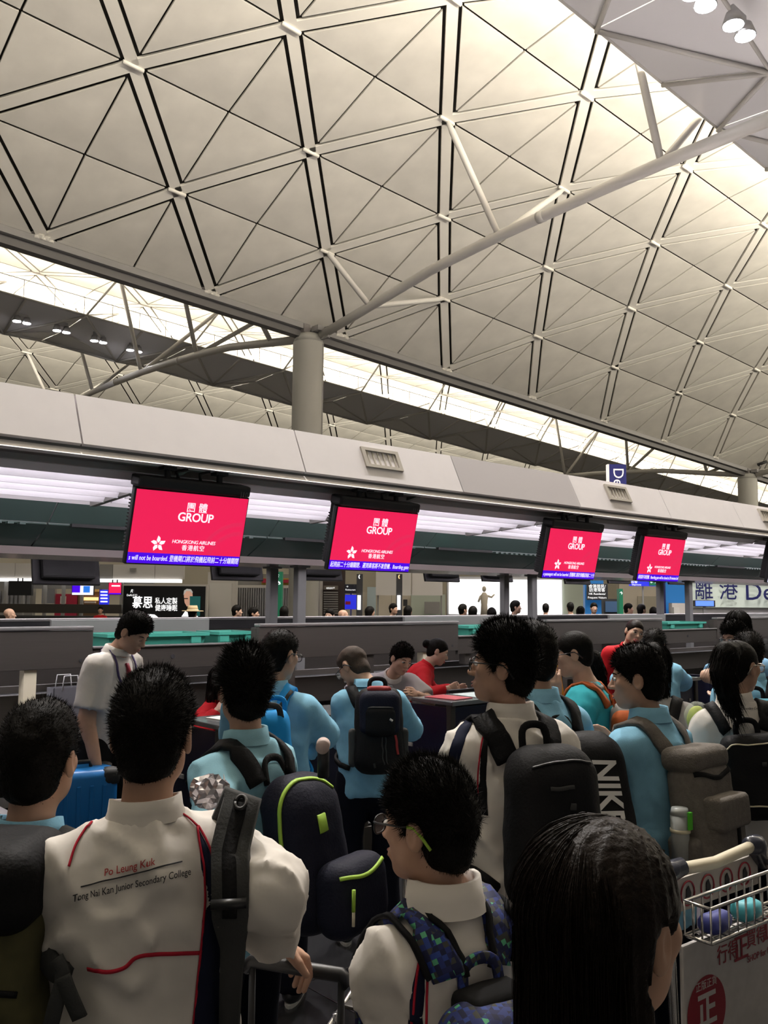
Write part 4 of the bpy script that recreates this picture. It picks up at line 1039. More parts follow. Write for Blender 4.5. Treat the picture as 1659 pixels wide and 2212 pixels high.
M_LIPR = mat('lips_red', (0.5, 0.06, 0.06), 0.4)
M_EYEW = mat('eye_white', (0.75, 0.73, 0.70), 0.25)
M_IRIS = mat('eye_iris', (0.015, 0.010, 0.008), 0.15)
M_TEETH = mat('teeth', (0.8, 0.78, 0.74), 0.3)
M_SHOE = mat('shoe_black', (0.012, 0.012, 0.013), 0.5)
M_SOLE = mat('shoe_sole_grey', (0.45, 0.43, 0.40), 0.7)

def head_sdf(P):                    # head-local coordinates, head height 0.23
    X = np.abs(P[:, 0]); Q = P.copy(); Q[:, 0] = X
    d = ell(P, V3((0, -.012, .030)), (.074, .093, .082))
    d = smin(d, ell(P, V3((0, .030, -.035)), (.059, .059, .077)), .03)
    d = smin(d, ell(P, V3((0, .060, -.093)), (.027, .026, .022)), .025)
    d = smin(d, ell(Q, V3((.046, .010, -.058)), (.018, .030, .030)), .025)
    d = smin(d, ell(Q, V3((.042, .056, -.014)), (.022, .022, .022)), .02)
    d = smin(d, cap(P, V3((-.030, .074, .024)), V3((.030, .074, .024)), .013, .013), .014)
    d = smax(d, -ell(Q, V3((.031, .103, .004)), (.019, .016, .013)), .012)
    d = smin(d, cap(P, V3((0, .081, .014)), V3((0, .106, -.028)), .008, .0115), .010)
    d = smin(d, ell(Q, V3((.011, .096, -.031)), (.009, .010, .008)), .006)
    d = smin(d, ell(P, V3((0, .086, -.064)), (.024, .012, .015)), .010)
    d = smax(d, -cap(P, V3((-.020, .099, -.0635)), V3((.020, .099, -.0635)), .0028, .0028), .004)
    e = ell(Q, V3((.078, -.010, -.006)), (.010, .021, .033))
    e = smax(e, -ell(Q, V3((.089, -.004, -.003)), (.008, .012, .021)), .005)
    d = smin(d, e, .008)
    d = smin(d, cap(P, V3((0, -.018, -.07)), V3((0, -.036, -.185)), .050, .054), .02)
    return d

def rot(axis, a):
    return np.array(Matrix.Rotation(a, 3, Vector(axis)))

class Fig:
    """a figure: joints in world space, facing psi (clockwise from +Y), height h"""
    def __init__(s, hx, hy, depth, fa=0, lean=0, side=0, hyaw=0, hpit=0, hroll=0, hs=.97, shw=1.0, girth=1.0, h=None, sit=False, neck=0):
        s.hc = V3(at(hx, hy, depth)); s.depth = depth; s.hs = hs; s.girth = girth
        psi = YAW+math.radians(fa); s.psi = psi
        s.fwd = V3((math.sin(psi), math.cos(psi), 0)); s.right = V3((math.cos(psi), -math.sin(psi), 0)); s.up = V3((0, 0, 1))
        la, sa = math.radians(lean), math.radians(side)
        s.sp = s.up*math.cos(la)*math.cos(sa)+s.fwd*math.sin(la)+s.right*math.sin(sa); s.sp /= np.linalg.norm(s.sp)
        s.tf = np.cross(s.sp, s.right); s.tf /= np.linalg.norm(s.tf); s.tr = np.cross(s.tf, s.sp)     # torso fwd / right
        hp = psi+math.radians(hyaw)
        hf = V3((math.sin(hp), math.cos(hp), 0)); hr = V3((math.cos(hp), -math.sin(hp), 0)); p = -math.radians(hpit)
        f2 = hf*math.cos(p)+s.up*math.sin(p); u2 = s.up*math.cos(p)-hf*math.sin(p)
        q = math.radians(hroll); r3 = hr*math.cos(q)-u2*math.sin(q); u3 = u2*math.cos(q)+hr*math.sin(q)
        s.HR = np.stack([r3, f2, u3], 1)          # head axes as columns
        # neck base below the head centre
        nb = s.hc + s.HR@V3((0, -.034, -.158-neck))*hs
        s.nb = nb - s.sp*.012
        H = h or s.hc[2]/.932; s.h = H
        s.P0 = s.nb - s.sp*(.292*H)
        if lean or sit: pass
        s.sw = .092*H*shw
        s.S = {k: s.P0+s.sp*(.240*H)+s.tr*(g*s.sw) for k, g in (('L', -1), ('R', 1))}
        s.E = {}; s.Wr = {}; s.Hd = {}
        s.arm('L'); s.arm('R')
        # legs
        s.hip = {}; s.kn = {}; s.an = {}
        for k, g in (('L', -1), ('R', 1)):
            s.hip[k] = s.P0+s.right*(g*.055*H)-s.up*(.02*H)
            if sit:
                s.kn[k] = s.hip[k]+s.fwd*.24*H-s.up*.02*H; s.an[k] = V3((*(s.kn[k]+s.fwd*.03)[:2], .07))
            else:
                a = s.hip[k]+s.right*(g*.02*H); s.an[k] = V3((a[0], a[1], .075)); s.kn[k] = (s.hip[k]+s.an[k])/2+s.fwd*.02*H+s.up*.0
    def T(s, x, y, z):              # torso-local units of h
        return s.P0+(s.tr*x+s.tf*y+s.sp*z)*s.h
    def arm(s, k, hand=None, pole=None, elbow=None):
        g = -1 if k == 'L' else 1; H = s.h; a, b = .172*H, .150*H
        S = s.S[k]
        if hand is None:
            E = S-s.up*a*.97+s.tr*(g*.035*H)-s.fwd*.01*H; W = E-s.up*b*.93+s.fwd*.05*H
        else:
            W = V3(hand); pole = -s.tf*.5-s.up*.6+s.tr*(g*.5) if pole is None else V3(pole)
            d = W-S; L = np.linalg.norm(d); L2 = min(L, (a+b)*.995)
            if L > L2: W = S+d/L*L2; d = W-S; L = L2
            n = d/L; x = (a*a-b*b+L*L)/(2*L); r = math.sqrt(max(a*a-x*x, 0)); pl = pole-n*(pole@n); pl /= np.linalg.norm(pl)
            E = S+n*x+pl*r
        if elbow is not None: E = V3(elbow)
        s.E[k] = E; s.Wr[k] = W
        d = W-E; s.Hd[k] = d/np.linalg.norm(d)
        return s
    # ---- implicit functions
    def torso(s, P, o=0.0, low=-.02):
        H = s.h; g = s.girth
        d = ecap(P, s.T(0, 0, low), s.T(0, .0, .14), s.tr, (.084*H*g+o, .062*H*g+o), (.076*H*g+o, .056*H*g+o))
        d = smin(d, ecap(P, s.T(0, 0, .14), s.T(0, -.002, .225), s.tr, (.076*H*g+o, .056*H*g+o), (.086*H*g+o, .064*H*g+o)), .05)
        d = smin(d, cap(P, s.S['L']-s.sp*.008*H, s.S['R']-s.sp*.008*H, .034*H+o*.6, .034*H+o*.6), .05)
        for k in 'LR':
            d = smin(d, cap(P, s.T(0, -.006, .285), s.S[k]+s.sp*.0*H, .031*H+o*.6, .030*H+o*.6), .03)
        return d
    def armf(s, P, k, o=0.0, fo=None):
        H = s.h; fo = o if fo is None else fo
        d = cap(P, s.S[k], s.E[k], .034*H+o*.7, .029*H+o)
        return smin(d, cap(P, s.E[k], s.Wr[k], .029*H+o, .020*H+fo), .02)
    def legf(s, P, k, o=0.0, oa=None):
        H = s.h; oa = o if oa is None else oa
        d = cap(P, s.hip[k], s.kn[k], .054*H+o, .036*H+o)
        return smin(d, cap(P, s.kn[k], s.an[k], .035*H+o, .024*H+oa), .03)
    def bounds(s, pts, m):
        A = np.array(pts); return A.min(0)-m, A.max(0)+m
    def hand_sdf(s, P, k, curl=.5, spread=.0):
        """palm and five fingers along the forearm direction"""
        W = s.Wr[k]; d = s.Hd[k]; g = -1 if k == 'L' else 1
        nrm = getattr(s, 'palm_'+k, None)          # palm normal (towards which fingers curl)
        nrm = V3(nrm) if nrm is not None else (-s.tr*g)
        nrm = nrm-d*(nrm@d); nrm /= np.linalg.norm(nrm); ac = np.cross(d, nrm)*g*-1   # across, towards the thumb
        th = getattr(s, 'thumb_'+k, None)
        if th is not None and ac@V3(th) < 0: ac = -ac
        sc = s.h/1.68
        f = ecap(P, W-d*.02, W+d*.075*sc, ac, (.028*sc, .017*sc), (.040*sc, .013*sc))
        for i, (o, L) in enumerate(((.030, .072), (.010, .080), (-.011, .075), (-.031, .058))):
            a = W+d*.083*sc+ac*o*sc; a0 = W+d*.05*sc+ac*o*.8*sc
            c1 = curl*.9; d1 = d*math.cos(c1)+nrm*math.sin(c1); b = a+d1*L*.5*sc
            c2 = curl*1.9; d2 = d*math.cos(c2)+nrm*math.sin(c2); c = b+d2*L*.5*sc
            q = smin(cap(P, a0, a, .0095*sc, .0092*sc), smin(cap(P, a, b, .0092*sc, .0085*sc), cap(P, b, c, .0085*sc, .0068*sc), .004), .004)
            f = smin(f, q, .006)
        a = W+d*.018*sc+ac*.024*sc; b = a+(d*.035+ac*.028+nrm*.014)*sc; c = b+(d*.03+ac*.006+nrm*.012)*sc
        f = smin(f, smin(cap(P, a, b, .013*sc, .011*sc), cap(P, b, c, .0105*sc, .008*sc), .004), .010)
        return f
    def build(s, label, skin=M_SKIN, group=None, res=None, hands='LR', curl=.5, legs=True):
        H = s.h; dpt = s.depth
        s.res = res or max(.011, min(.018, .0032*dpt)); hres = max(.0042, min(.011, .0013*dpt))
        root = empty('person', (float(s.P0[0]), float(s.P0[1]), 0)); tag(root, label, 'person', group); s.root = root
        parts = []
        def bf(P):
            d = s.torso(P)
            for k in 'LR':
                d = smin(d, s.armf(P, k), .015)
                d = smin(d, s.legf(P, k), .02)
            return smin(d, cap(P, s.nb-s.sp*.03, s.hc+s.HR@V3((0, -.02, -.06))*s.hs, .033*H, .030*H), .02)
        lo, hi = s.bounds([s.nb, s.P0, *s.S.values(), *s.E.values(), *s.Wr.values(), *s.an.values(), s.hc], .13)
        parts.append(surface(bf, lo, hi, s.res*1.5))
        def hf(P): return head_sdf((P-s.hc)@s.HR/s.hs)*s.hs
        parts.append(surface(hf, s.hc-.25*s.hs, s.hc+.17*s.hs, hres))
        for k in hands:
            lo, hi = s.bounds([s.Wr[k], s.Wr[k]+s.Hd[k]*.1], .11)
            parts.append(surface(lambda P: s.hand_sdf(P, k, curl if np.isscalar(curl) else curl[k]), lo, hi, max(.0042, .0012*dpt)))
        V, Q = join_vq(parts)
        link_mesh('body', np_mesh('body', V, Q), skin, root)
        # shoes
        for k in 'LR':
            a = s.an[k]
            def sf(P):
                c = V3((a[0], a[1], 0))
                R = np.stack([s.right, s.fwd, s.up], 1)
                d = ell(P, c+s.fwd*.06+s.up*.042, (.045, .135, .05), R); d = smin(d, cap(P, c+s.up*.05, c+s.up*.09, .045, .04), .03)
                return np.maximum(d, -(P[:, 2]-.012))
            v, q = surface(sf, a+V3((-.2, -.2, -.09)), a+V3((.2, .2, .07)), max(.012, s.res))
            sh = link_mesh('shoe', np_mesh('shoe', v, q), M_SHOE, root)
            Mx = frame(Vector((a[0], a[1], 0))+Vector(s.fwd)*.06, s.right, s.fwd, s.up)
            mb = MB(); mb.prism([Mx @ Vector((.045*math.cos(t)*(1 if math.sin(t) > 0 else .85), .135*math.sin(t), .0)) for t in [i*math.pi/8 for i in range(16)]], (0, 0, .016))
            mb.build('sole', M_SOLE, sh)
        return s
    def hsurf(s, fn, lo, hi, res):   # surface given in head-local coordinates
        V, Q = surface(fn, V3(lo), V3(hi), res/s.hs)
        return (V*s.hs)@s.HR.T+s.hc, Q
    def hw(s, p): return Vector(s.hc+s.HR@(V3(p)*s.hs))
    def face(s, gaze=(0, 0), smile=False, lips=M_LIP, closed=False, brow=M_HAIR):
        HM = frame(s.hc, s.HR[:, 0]*s.hs, s.HR[:, 1]*s.hs, s.HR[:, 2]*s.hs)
        for g in (-1, 1):
            if not closed:
                e = MB().sphere((0, 0, 0), .0125, 14, 10).mesh('eye', True)
                e.transform(HM @ Matrix.Translation((g*.031, .0795, .004)) @ Matrix.Diagonal((1.25, 1, .62, 1)))
                eo = link_mesh('eye', e, M_EYEW, s.root)
                i_ = MB().sphere((0, 0, 0), (.0062, .003, .0062), 10, 6).mesh('iris', True)
                i_.transform(HM @ Matrix.Translation((g*.031+gaze[0]*.005, .0905, .004+gaze[1]*.004)))
                link_mesh('iris', i_, M_IRIS, eo)
            ls = MB().tube([HM @ Vector((g*(.031+dx), .0905-abs(dx)*.16, .0105-abs(dx-.0)*.25 if not closed else .001)) for dx in (-.015, -.007, 0, .008, .016)], .0016*s.hs, 5)
            ls.build('eyelid', brow, s.root, True)
            bw = MB().tube([HM @ Vector((g*x_, y_, z_)) for x_, y_, z_ in ((.016, .0905, .0225), (.028, .0885, .0265), (.040, .082, .026), (.049, .073, .0215))], [.002, .0030, .0027, .001], 6)
            bw.build('eyebrow', brow, s.root, True)
        up_ = .004 if smile else 0
        lw = .028 if smile else .021
        MB().tube([HM @ Vector((x_, y_, z_)) for x_, y_, z_ in ((-lw, .0865, -.062+up_), (-lw*.5, .0965, -.0595), (0, .0985, -.0605), (lw*.5, .0965, -.0595), (lw, .0865, -.062+up_))], [.001, .0035, .004, .0035, .001], 8).build('upper_lip', lips, s.root, True)
        MB().tube([HM @ Vector((x_, y_, z_)) for x_, y_, z_ in ((-lw, .0865, -.063+up_), (-lw*.5, .0955, -.0695-up_), (0, .0975, -.0715-up_), (lw*.5, .0955, -.0695-up_), (lw, .0865, -.063+up_))], [.001, .004, .005, .004, .001], 8).build('lower_lip', lips, s.root, True)
        if smile:
            MB().hexa([HM @ Vector(q) for q in ((-.02, .089, -.069), (.02, .089, -.069), (.012, .0965, -.069), (-.012, .0965, -.069), (-.022, .089, -.061), (.022, .089, -.061), (.012, .0975, -.061), (-.012, .0975, -.061))]).build('teeth', M_TEETH, s.root)
        return s
    def glasses(s, m=M_BLACK, tip=None):
        HM = frame(s.hc, s.HR[:, 0]*s.hs, s.HR[:, 1]*s.hs, s.HR[:, 2]*s.hs)
        g_ = empty('glasses', s.hw((0, .1, 0))); g_.parent = s.root; g_.matrix_parent_inverse = wmat(s.root).inverted()
        for g in (-1, 1):
            ring = [(g*(.033+.025*sgnpow(math.cos(t), .7)), .106-abs(.025*math.cos(t)+.033*1)*.08, -.001+.019*sgnpow(math.sin(t), .7)) for t in [i*math.pi/9 for i in range(18)]]
            w = [HM @ Vector(q) for q in ring]
            MB().tube(w+[w[0]], .0022*s.hs, 6).build('rim', m, g_, True)
            MB().add(w, [tuple(range(18))]).build('lens', M_LENS, g_)
            MB().tube([HM @ Vector(q) for q in ((g*.058, .102, .008), (g*.074, .085, .010), (g*.080, .02, .010), (g*.082, -.012, .012))], .0025*s.hs, 6).build('temple_arm', m, g_, True)
            MB().tube([HM @ Vector(q) for q in ((g*.082, .006, .0115), (g*.083, -.012, .010), (g*.083, -.030, -.006), (g*.079, -.048, -.030))], .0034*s.hs, 6).build('temple_tip', tip or m, g_, True)
        MB().tube([HM @ Vector(q) for q in ((-.009, .104, .006), (0, .107, .009), (.009, .104, .006))], .002*s.hs, 6).build('bridge', m, g_, True)
    def short_hair(s, m=M_HAIR, thick=.010, n=3500, length=.024, spike=.25, top=.012, fringe=.0, seed=1, nape=-.085, shaved=False, ears=True):
        rng = np.random.default_rng(seed)
        def region(P):
            y, z = P[:, 1], P[:, 2]
            g1 = -(z-(.050-fringe)-(y-.082)*.95)*.72              # above the forehead-to-temple line
            g2 = np.maximum(np.maximum(y+.014, -(z-nape)), 0*y-1)
            side = np.maximum(np.maximum(y-.028, -(z+.016)), -1+0*y) # sideburns
            return np.minimum(np.minimum(g1, g2), side)
        def f(P):
            d = ell(P, V3((0, -.014, .030)), (.074+thick, .093+thick, .082+thick+top*.5))
            tp = ell(P, V3((0, .0, .060+top*.5)), (.066+thick*.7, .078+thick, .050+thick+top))
            d = smin(d, tp, .02)
            d = smin(d, ell(P, V3((0, -.045, -.045)), (.057+thick*.5, .052+thick*.4, .055)), .02)
            d = d+.0018*wob(P, 95, seed)+.002*wob(P, 40, seed)
            d = smax(d, region(P), .012)
            if ears:
                Q = P.copy(); Q[:, 0] = np.abs(Q[:, 0]); d = smax(d, -ell(Q, V3((.088, -.004, -.016)), (.03, .026, .038)), .006)
            return d
        res = max(.005, min(.010, .0016*s.depth))
        V, Q = surface(f, V3((-.13, -.15, -.13)), V3((.13, .14, .19)), res/s.hs)
        if len(V) == 0: return
        N = normals(V, Q)
        parts = [(V, Q)]
        if n and not shaved:
            ok = np.where(head_sdf(V) > -.002)[0]
            i = rng.choice(ok, n)
            P = V[i]+rng.normal(size=(n, 3))*.003; nn = N[i]
            fl = np.stack([P[:, 0]*2.0, .35+0*P[:, 0]-P[:, 1]*2.5, .2+P[:, 2]*2], 1)
            low = np.clip((.02-P[:, 2])/.08, 0, 1)[:, None]
            D = nn*(.25+spike)+fl*(1-low)*.9+np.array([0, 0, -1.3])*low+rng.normal(size=(n, 3))*.20
            D /= np.linalg.norm(D, axis=1)[:, None]
            L = length*.72*(.45+.75*rng.random(n))*(1-.72*low[:, 0])
            parts.append(strands(P-nn*.004, D, L, np.full(n, max(.0016, .0007*s.depth)), rng))
        V, Q = join_vq(parts)
        V = (V*s.hs)@s.HR.T+s.hc
        return link_mesh('hair', np_mesh('hair', V, Q), m, s.root)
    def long_hair(s, m=M_HAIR, length=.45, seed=3, n=4000, back=.0, width=.082, open_ear=False, bottom_w=None, fall=None, parting=0):
        """straight hair falling down the back; fall: world vectors of the mass"""
        rng = np.random.default_rng(seed)
        bw = bottom_w or width*1.25
        dn = s.HR.T@V3((0, 0, -1))             # world down in head axes
        bk = V3((0, -1, 0))-dn*(V3((0, -1, 0))@dn)
        a = V3((0, -.045, .0)); L1 = length
        b = a+dn*L1/s.hs+bk*(.02+back)
        def f(P):
            d = ell(P, V3((0, -.014, .030)), (.087, .106, .098))
            d = smin(d, ecap(P, a, b, V3((1, 0, 0)), (width, .072), (bw, .045)), .04)
            g = -(P[:, 2]-.052-(P[:, 1]-.085)*1.25)*.6
            g = np.minimum(g, P[:, 1]-(.012 if not open_ear else -.012))
            d = smax(d, g, .015)
            if open_ear:
                Q = P.copy(); d = smax(d, -ell(Q, V3((.09, .0, -.034)), (.05, .045, .06)), .006)
            ang = np.arctan2(P[:, 0], -P[:, 1]+.05)
            return d+.0016*np.sin(ang*70+3*wob(P, 9, seed))+.0012*np.sin(ang*31+seed)
        res = max(.0055, min(.010, .0016*s.depth))
        lo = np.minimum(V3((-.16, -.2, -.14)), np.minimum(a, b)-.16); hi = np.maximum(V3((.16, .15, .17)), np.maximum(a, b)+.16)
        V, Q = surface(f, lo, hi, res/s.hs)
        N = normals(V, Q); parts = [(V, Q)]
        if n:
            ok = np.where((head_sdf(V) > -.004) & (V[:, 1] < .10) & ((V[:, 0] < .0) | (V[:, 1] < -.078) if open_ear else V[:, 1] < .1))[0]; i = rng.choice(ok, n); P = V[i]+N[i]*.0015
            jit = rng.normal(size=(n, 3))*.035
            def flow(c):
                hd = c[:, 2] > a[2]-.0
                nn = np.where(hd[:, None], (c-V3((0, -.014, .03)))/np.array([.087, .106, .098])**2, (c-a-((c-a)@dn)[:, None]*dn)*np.array([1, 2.2, 1]))
                nn = nn/np.maximum(np.linalg.norm(nn, axis=1), 1e-9)[:, None]
                D = dn+jit-nn*((dn+jit)*nn).sum(1)[:, None]
                rad = c*np.array([1.0, .35, 0]); rad[:, 1] -= .01; lr = np.maximum(np.linalg.norm(rad, axis=1), 1e-9)[:, None]
                t = np.clip((nn[:, 2:3]-.6)/.35, 0, 1); rad = rad/lr; rad = rad-nn*(rad*nn).sum(1)[:, None]
                D = D/np.maximum(np.linalg.norm(D, axis=1), 1e-9)[:, None]
                return D*(1-t)+rad*t
            parts.append(strands_flow(P, flow, .14*(.4+rng.random(n)), max(.0011, .0006*s.depth), rng))
        V, Q = join_vq(parts); V = (V*s.hs)@s.HR.T+s.hc
        return link_mesh('hair', np_mesh('hair', V, Q), m, s.root)
    def tied_hair(s, m=M_HAIR, tail=None, bun=False, seed=5, n=1500, r0=.03, fringe=True):
        """hair drawn back to a bun or a pony tail given as a world-space path"""
        rng = np.random.default_rng(seed)
        def f(P):
            d = ell(P, V3((0, -.014, .030)), (.081, .100, .090))
            d = smin(d, ell(P, V3((0, -.05, -.03)), (.058, .050, .06)), .02)
            g = -(P[:, 2]-.050-(P[:, 1]-.082)*1.05)*.7
            g = np.minimum(g, np.maximum(P[:, 1]+.016, -(P[:, 2]+.09)))
            d = smax(d, g, .012)
            if bun: d = smin(d, ell(P, V3((0, -.128, .02)), (.042, .036, .042)), .012)
            return d+.001*np.sin(np.arctan2(P[:, 0], P[:, 2])*60)
        res = max(.0055, min(.010, .0016*s.depth))
        V, Q = surface(f, V3((-.14, -.2, -.14)), V3((.14, .14, .16)), res/s.hs)
        V = (V*s.hs)@s.HR.T+s.hc; parts = [(V, Q)]
        if tail is not None:
            T_ = [V3(p) for p in tail]; rs = [r0*q for q in (.8, 1.15, 1.1, .9, .45)]
            def tf(P):
                d = None
                for i in range(len(T_)-1):
                    q = cap(P, T_[i], T_[i+1], rs[min(i, 4)], rs[min(i+1, 4)]); d = q if d is None else smin(d, q, .02)
                return d+.002*wob(P, 120, seed)
            lo, hi = s.bounds(T_, .08); v2, q2 = surface(tf, lo, hi, max(.007, .0018*s.depth)); parts.append((v2, q2))
            if n:
                i = rng.choice(len(v2), n); Pp = v2[i]
                seg = np.argmin(np.stack([((Pp-t)**2).sum(1) for t in T_[:-1]], 1), 1)
                D = np.array([(T_[j+1]-T_[j])/np.linalg.norm(T_[j+1]-T_[j]) for j in range(len(T_)-1)])[seg]+rng.normal(size=(n, 3))*.12
                parts.append(strands(Pp, D, .08*(.4+rng.random(n)), np.full(n, max(.0018, .0006*s.depth)), rng))
        V, Q = join_vq(parts)
        o = link_mesh('hair', np_mesh('hair', V, Q), m, s.root)
        if tail is not None:
            t0, t1 = Vector(tail[0]), Vector(tail[1]); d = (t1-t0).normalized()
            x = d.orthogonal().normalized(); y = d.cross(x)
            MB().tube([t0+d*.012+x*(.026*math.cos(a))+y*(.026*math.sin(a)) for a in [i*math.pi/8 for i in range(17)]], .008, 6).build('hair_tie', M_BLKC, s.root, True)
        return o
    # ---- clothes
    def top(s, m, name='shirt', o=.014, hem=-.06, sleeve=1.0, loose=0.0, neckcut=.303, wr=.004, flare=.0, cuff=.0, seed=1.0, res=None):
        """upper garment; sleeve 0..1 along the upper arm, 1..2 along the forearm"""
        H = s.h
        ends = {}
        for k in 'LR':
            if sleeve <= 1: ends[k] = (s.S[k]+(s.E[k]-s.S[k])*sleeve, (s.E[k]-s.S[k]))
            else: ends[k] = (s.E[k]+(s.Wr[k]-s.E[k])*(sleeve-1), (s.Wr[k]-s.E[k]))
        def f(P):
            d = s.torso(P, o, low=.02)
            hw = (.088*H*s.girth+o+loose, .066*H*s.girth+o+loose)
            d = smin(d, ecap(P, s.T(0, 0, hem-.02), s.T(0, 0, .16), s.tr, (hw[0]+flare, hw[1]+flare), (.090*H*s.girth+o+loose*.7, .062*H*s.girth+o+loose*.7)), .05)
            d = np.maximum(d, -((P-s.T(0, 0, hem))@s.sp)+.003*wob(P, 30, seed))
            for k in 'LR':
                a = s.armf(P, k, o+loose*.55, o+loose*.5+cuff)
                e, w = ends[k]; w = w/np.linalg.norm(w)
                cut = (P-e)@w
                if sleeve <= 1: a = cap(P, s.S[k], e+w*.02, .041*H+o+loose*.5, .036*H+o+loose*.9)
                a = smax(a, cut, .006)
                d = smin(d, a, .03)
            dg = P[:, 2]*.8; Pd = np.stack([P@s.tr*1.0+dg*.9, P@s.tf*.8, P[:, 2]*.35-(P@s.tr)*.5], 1)
            d = d+wr*wob(P*np.array([1, 1, .55]), 26, seed)*.6+wr*.45*wob(P, 60, seed+2)-wr*1.5*(np.maximum(0, 1-3.2*np.abs(wob(Pd, 15, seed+5)))**1.5-.3)
            return smax(d, (P-s.T(0, 0, neckcut)-s.tf*0)@(s.sp*.9-s.tf*-.0), .008)
        s.top_fn = f
        lo, hi = s.bounds([s.T(0, 0, hem), s.T(0, 0, .32), *s.S.values(), *s.E.values(), *s.Wr.values()], .14+loose+flare)
        V, Q = surface(f, lo, hi, res or s.res)
        s.top_obj = link_mesh(name, np_mesh(name, V, Q), m, s.root)
        return s.top_obj
    def proj(s, p, off=.002, it=6):
        p = V3(p).copy()
        for _ in range(it):
            e = 1e-3; d = s.top_fn(np.array([p, p+(e, 0, 0), p+(0, e, 0), p+(0, 0, e)]))
            g = (d[1:]-d[0])/e; n = np.linalg.norm(g); g = g/max(n, 1e-6)
            p = p-g*(d[0]-off)/max(n, .5)*.9
        return p, g
    def ribbon(s, pts, w, m, name='piping', off=.004, n=24, th=.004, closed=False, project=True):
        """flat ribbon following torso-local points laid on the garment"""
        W = [s.T(*p) for p in pts] if len(pts[0]) == 3 and not isinstance(pts[0], np.ndarray) else pts
        C = catmull(W, n)
        R, G = proj_many(s.top_fn, C, off)
        return flat_ribbon(R, G, w, th).build(name, m, s.root, True)
    def collar(s, m, h=.05, r=.057, name='collar', tilt=.012, open_=0.0, flare=.008):
        """standing / folded collar round the neck"""
        base = s.nb+s.sp*.006+s.tf*.008; seg = 28; V = []; Q = []
        up2 = s.sp*.8+s.HR[:, 2]*.35; up2 /= np.linalg.norm(up2)
        for j, (hh, rr) in enumerate(((-.02, r+.012), (h*.5, r+.002), (h, r+flare*.3), (h*1.02, r+flare+.004), (h*.45, r+flare*1.4+.005), (.0, r+flare*1.7+.010))):
            for i in range(seg):
                a = 2*math.pi*i/seg+math.pi/2
                c = base+up2*(hh-.018*max(0, math.sin(a))*1.0)+s.tr*(rr*1.05*math.cos(a))+s.tf*(rr*.98*math.sin(a)-.006)
                V.append(c)
        V = np.array(V)
        for j in range(5):
            for i in range(seg):
                Q.append((j*seg+i, j*seg+(i+1) % seg, (j+1)*seg+(i+1) % seg, (j+1)*seg+i))
        return link_mesh(name, np_mesh(name, V, np.array(Q)), m, s.root)
    def trousers(s, m=M_TROUS, o=.014, oa=.03, shorts=False):
        H = s.h
        def f(P):
            d = ecap(P, s.T(0, 0, -.05), s.T(0, 0, .04), s.tr, (.090*H*s.girth+o, .066*H*s.girth+o), (.084*H*s.girth+o*.5, .060*H*s.girth+o*.5))
            for k in 'LR': d = smin(d, s.legf(P, k, o, oa), .02)
            d = np.maximum(d, -(P[:, 2]-.045))
            return d+.004*wob(P, 22, 4)
        lo, hi = s.bounds([s.T(0, 0, .06), *s.hip.values(), *s.kn.values(), *s.an.values()], .14)
        V, Q = surface(f, lo, hi, max(s.res*1.3, .016))
        return link_mesh('trousers', np_mesh('trousers', V, Q), m, s.root)
    def ribbon_px(s, pts, w, m, name='piping', off=.002, n=26, th=.002, d0=None):
        XY = [tuple(q[:2]) for q in catmull([(x, y, 0.0) for x, y in pts], n)]
        R, G = ray_hit(s.top_fn, XY, d0 or s.depth-.45, off)
        ok = np.abs(s.top_fn(R)-off) < .008; ok &= np.abs((R-V3(CAMP))@V3(FW)-s.depth) < .6
        R, G = R[ok], G[ok]
        return flat_ribbon(R, G, w, th).build(name, m, s.root, True)
    def text_px(s, txt, cx, cy, wpx, m, rotd=0, bold=.0003, shear=.3, d0=None, hs=1.0):
        me = text_mesh(txt, 1.0, bold=bold*20, extrude=0.0, shear=shear).copy()
        n = len(me.vertices); A_ = np.zeros(n*3, F32); me.vertices.foreach_get('co', A_); A_ = A_.reshape(-1, 3).astype(float)
        k = wpx/(A_[:, 0].max()-A_[:, 0].min()); A_[:, 0] -= (A_[:, 0].max()+A_[:, 0].min())/2; A_ *= k; A_[:, 1] *= hs
        c, sn = math.cos(math.radians(rotd)), math.sin(math.radians(rotd))
        XY = np.stack([cx+A_[:, 0]*c-A_[:, 1]*sn, cy-(A_[:, 0]*sn+A_[:, 1]*c)], 1)
        R, G = ray_hit(s.top_fn, XY, d0 or s.depth-.45, .002)
        me.vertices.foreach_set('co', R.astype(F32).ravel()); me.update()
        return link_mesh('lettering', me, m, s.root)
    def print_text(s, txt, u, v, size, m, rotd=0, bold=.0005, shear=.2, back=True, maxw=None, spacing=1.0):
        """lettering laid on the garment; (u,v) metres in the torso plane measured from the pelvis"""
        me = text_mesh(txt, size, bold=bold, extrude=0.0, shear=shear, spacing=spacing).copy()
        n = len(me.vertices); A = np.zeros(n*3, F32); me.vertices.foreach_get('co', A); A = A.reshape(-1, 3).astype(float)
        if maxw: A[:, 0] *= maxw/(A[:, 0].max()-A[:, 0].min())
        c, sn = math.cos(math.radians(rotd)), math.sin(math.radians(rotd))
        X = u+A[:, 0]*c-A[:, 1]*sn; Z = v+A[:, 0]*sn+A[:, 1]*c
        sg = 1 if back else -1
        P = s.P0+s.tr*X[:, None]*sg+s.sp*Z[:, None]-s.tf*sg*.30
        dr = s.tf*sg
        for _ in range(40): P = P+dr*np.clip(s.top_fn(P)-.0025, -.02, .05)[:, None]*.8
        me.vertices.foreach_set('co', P.astype(F32).ravel()); me.update()
        return link_mesh('lettering', me, m, s.root)

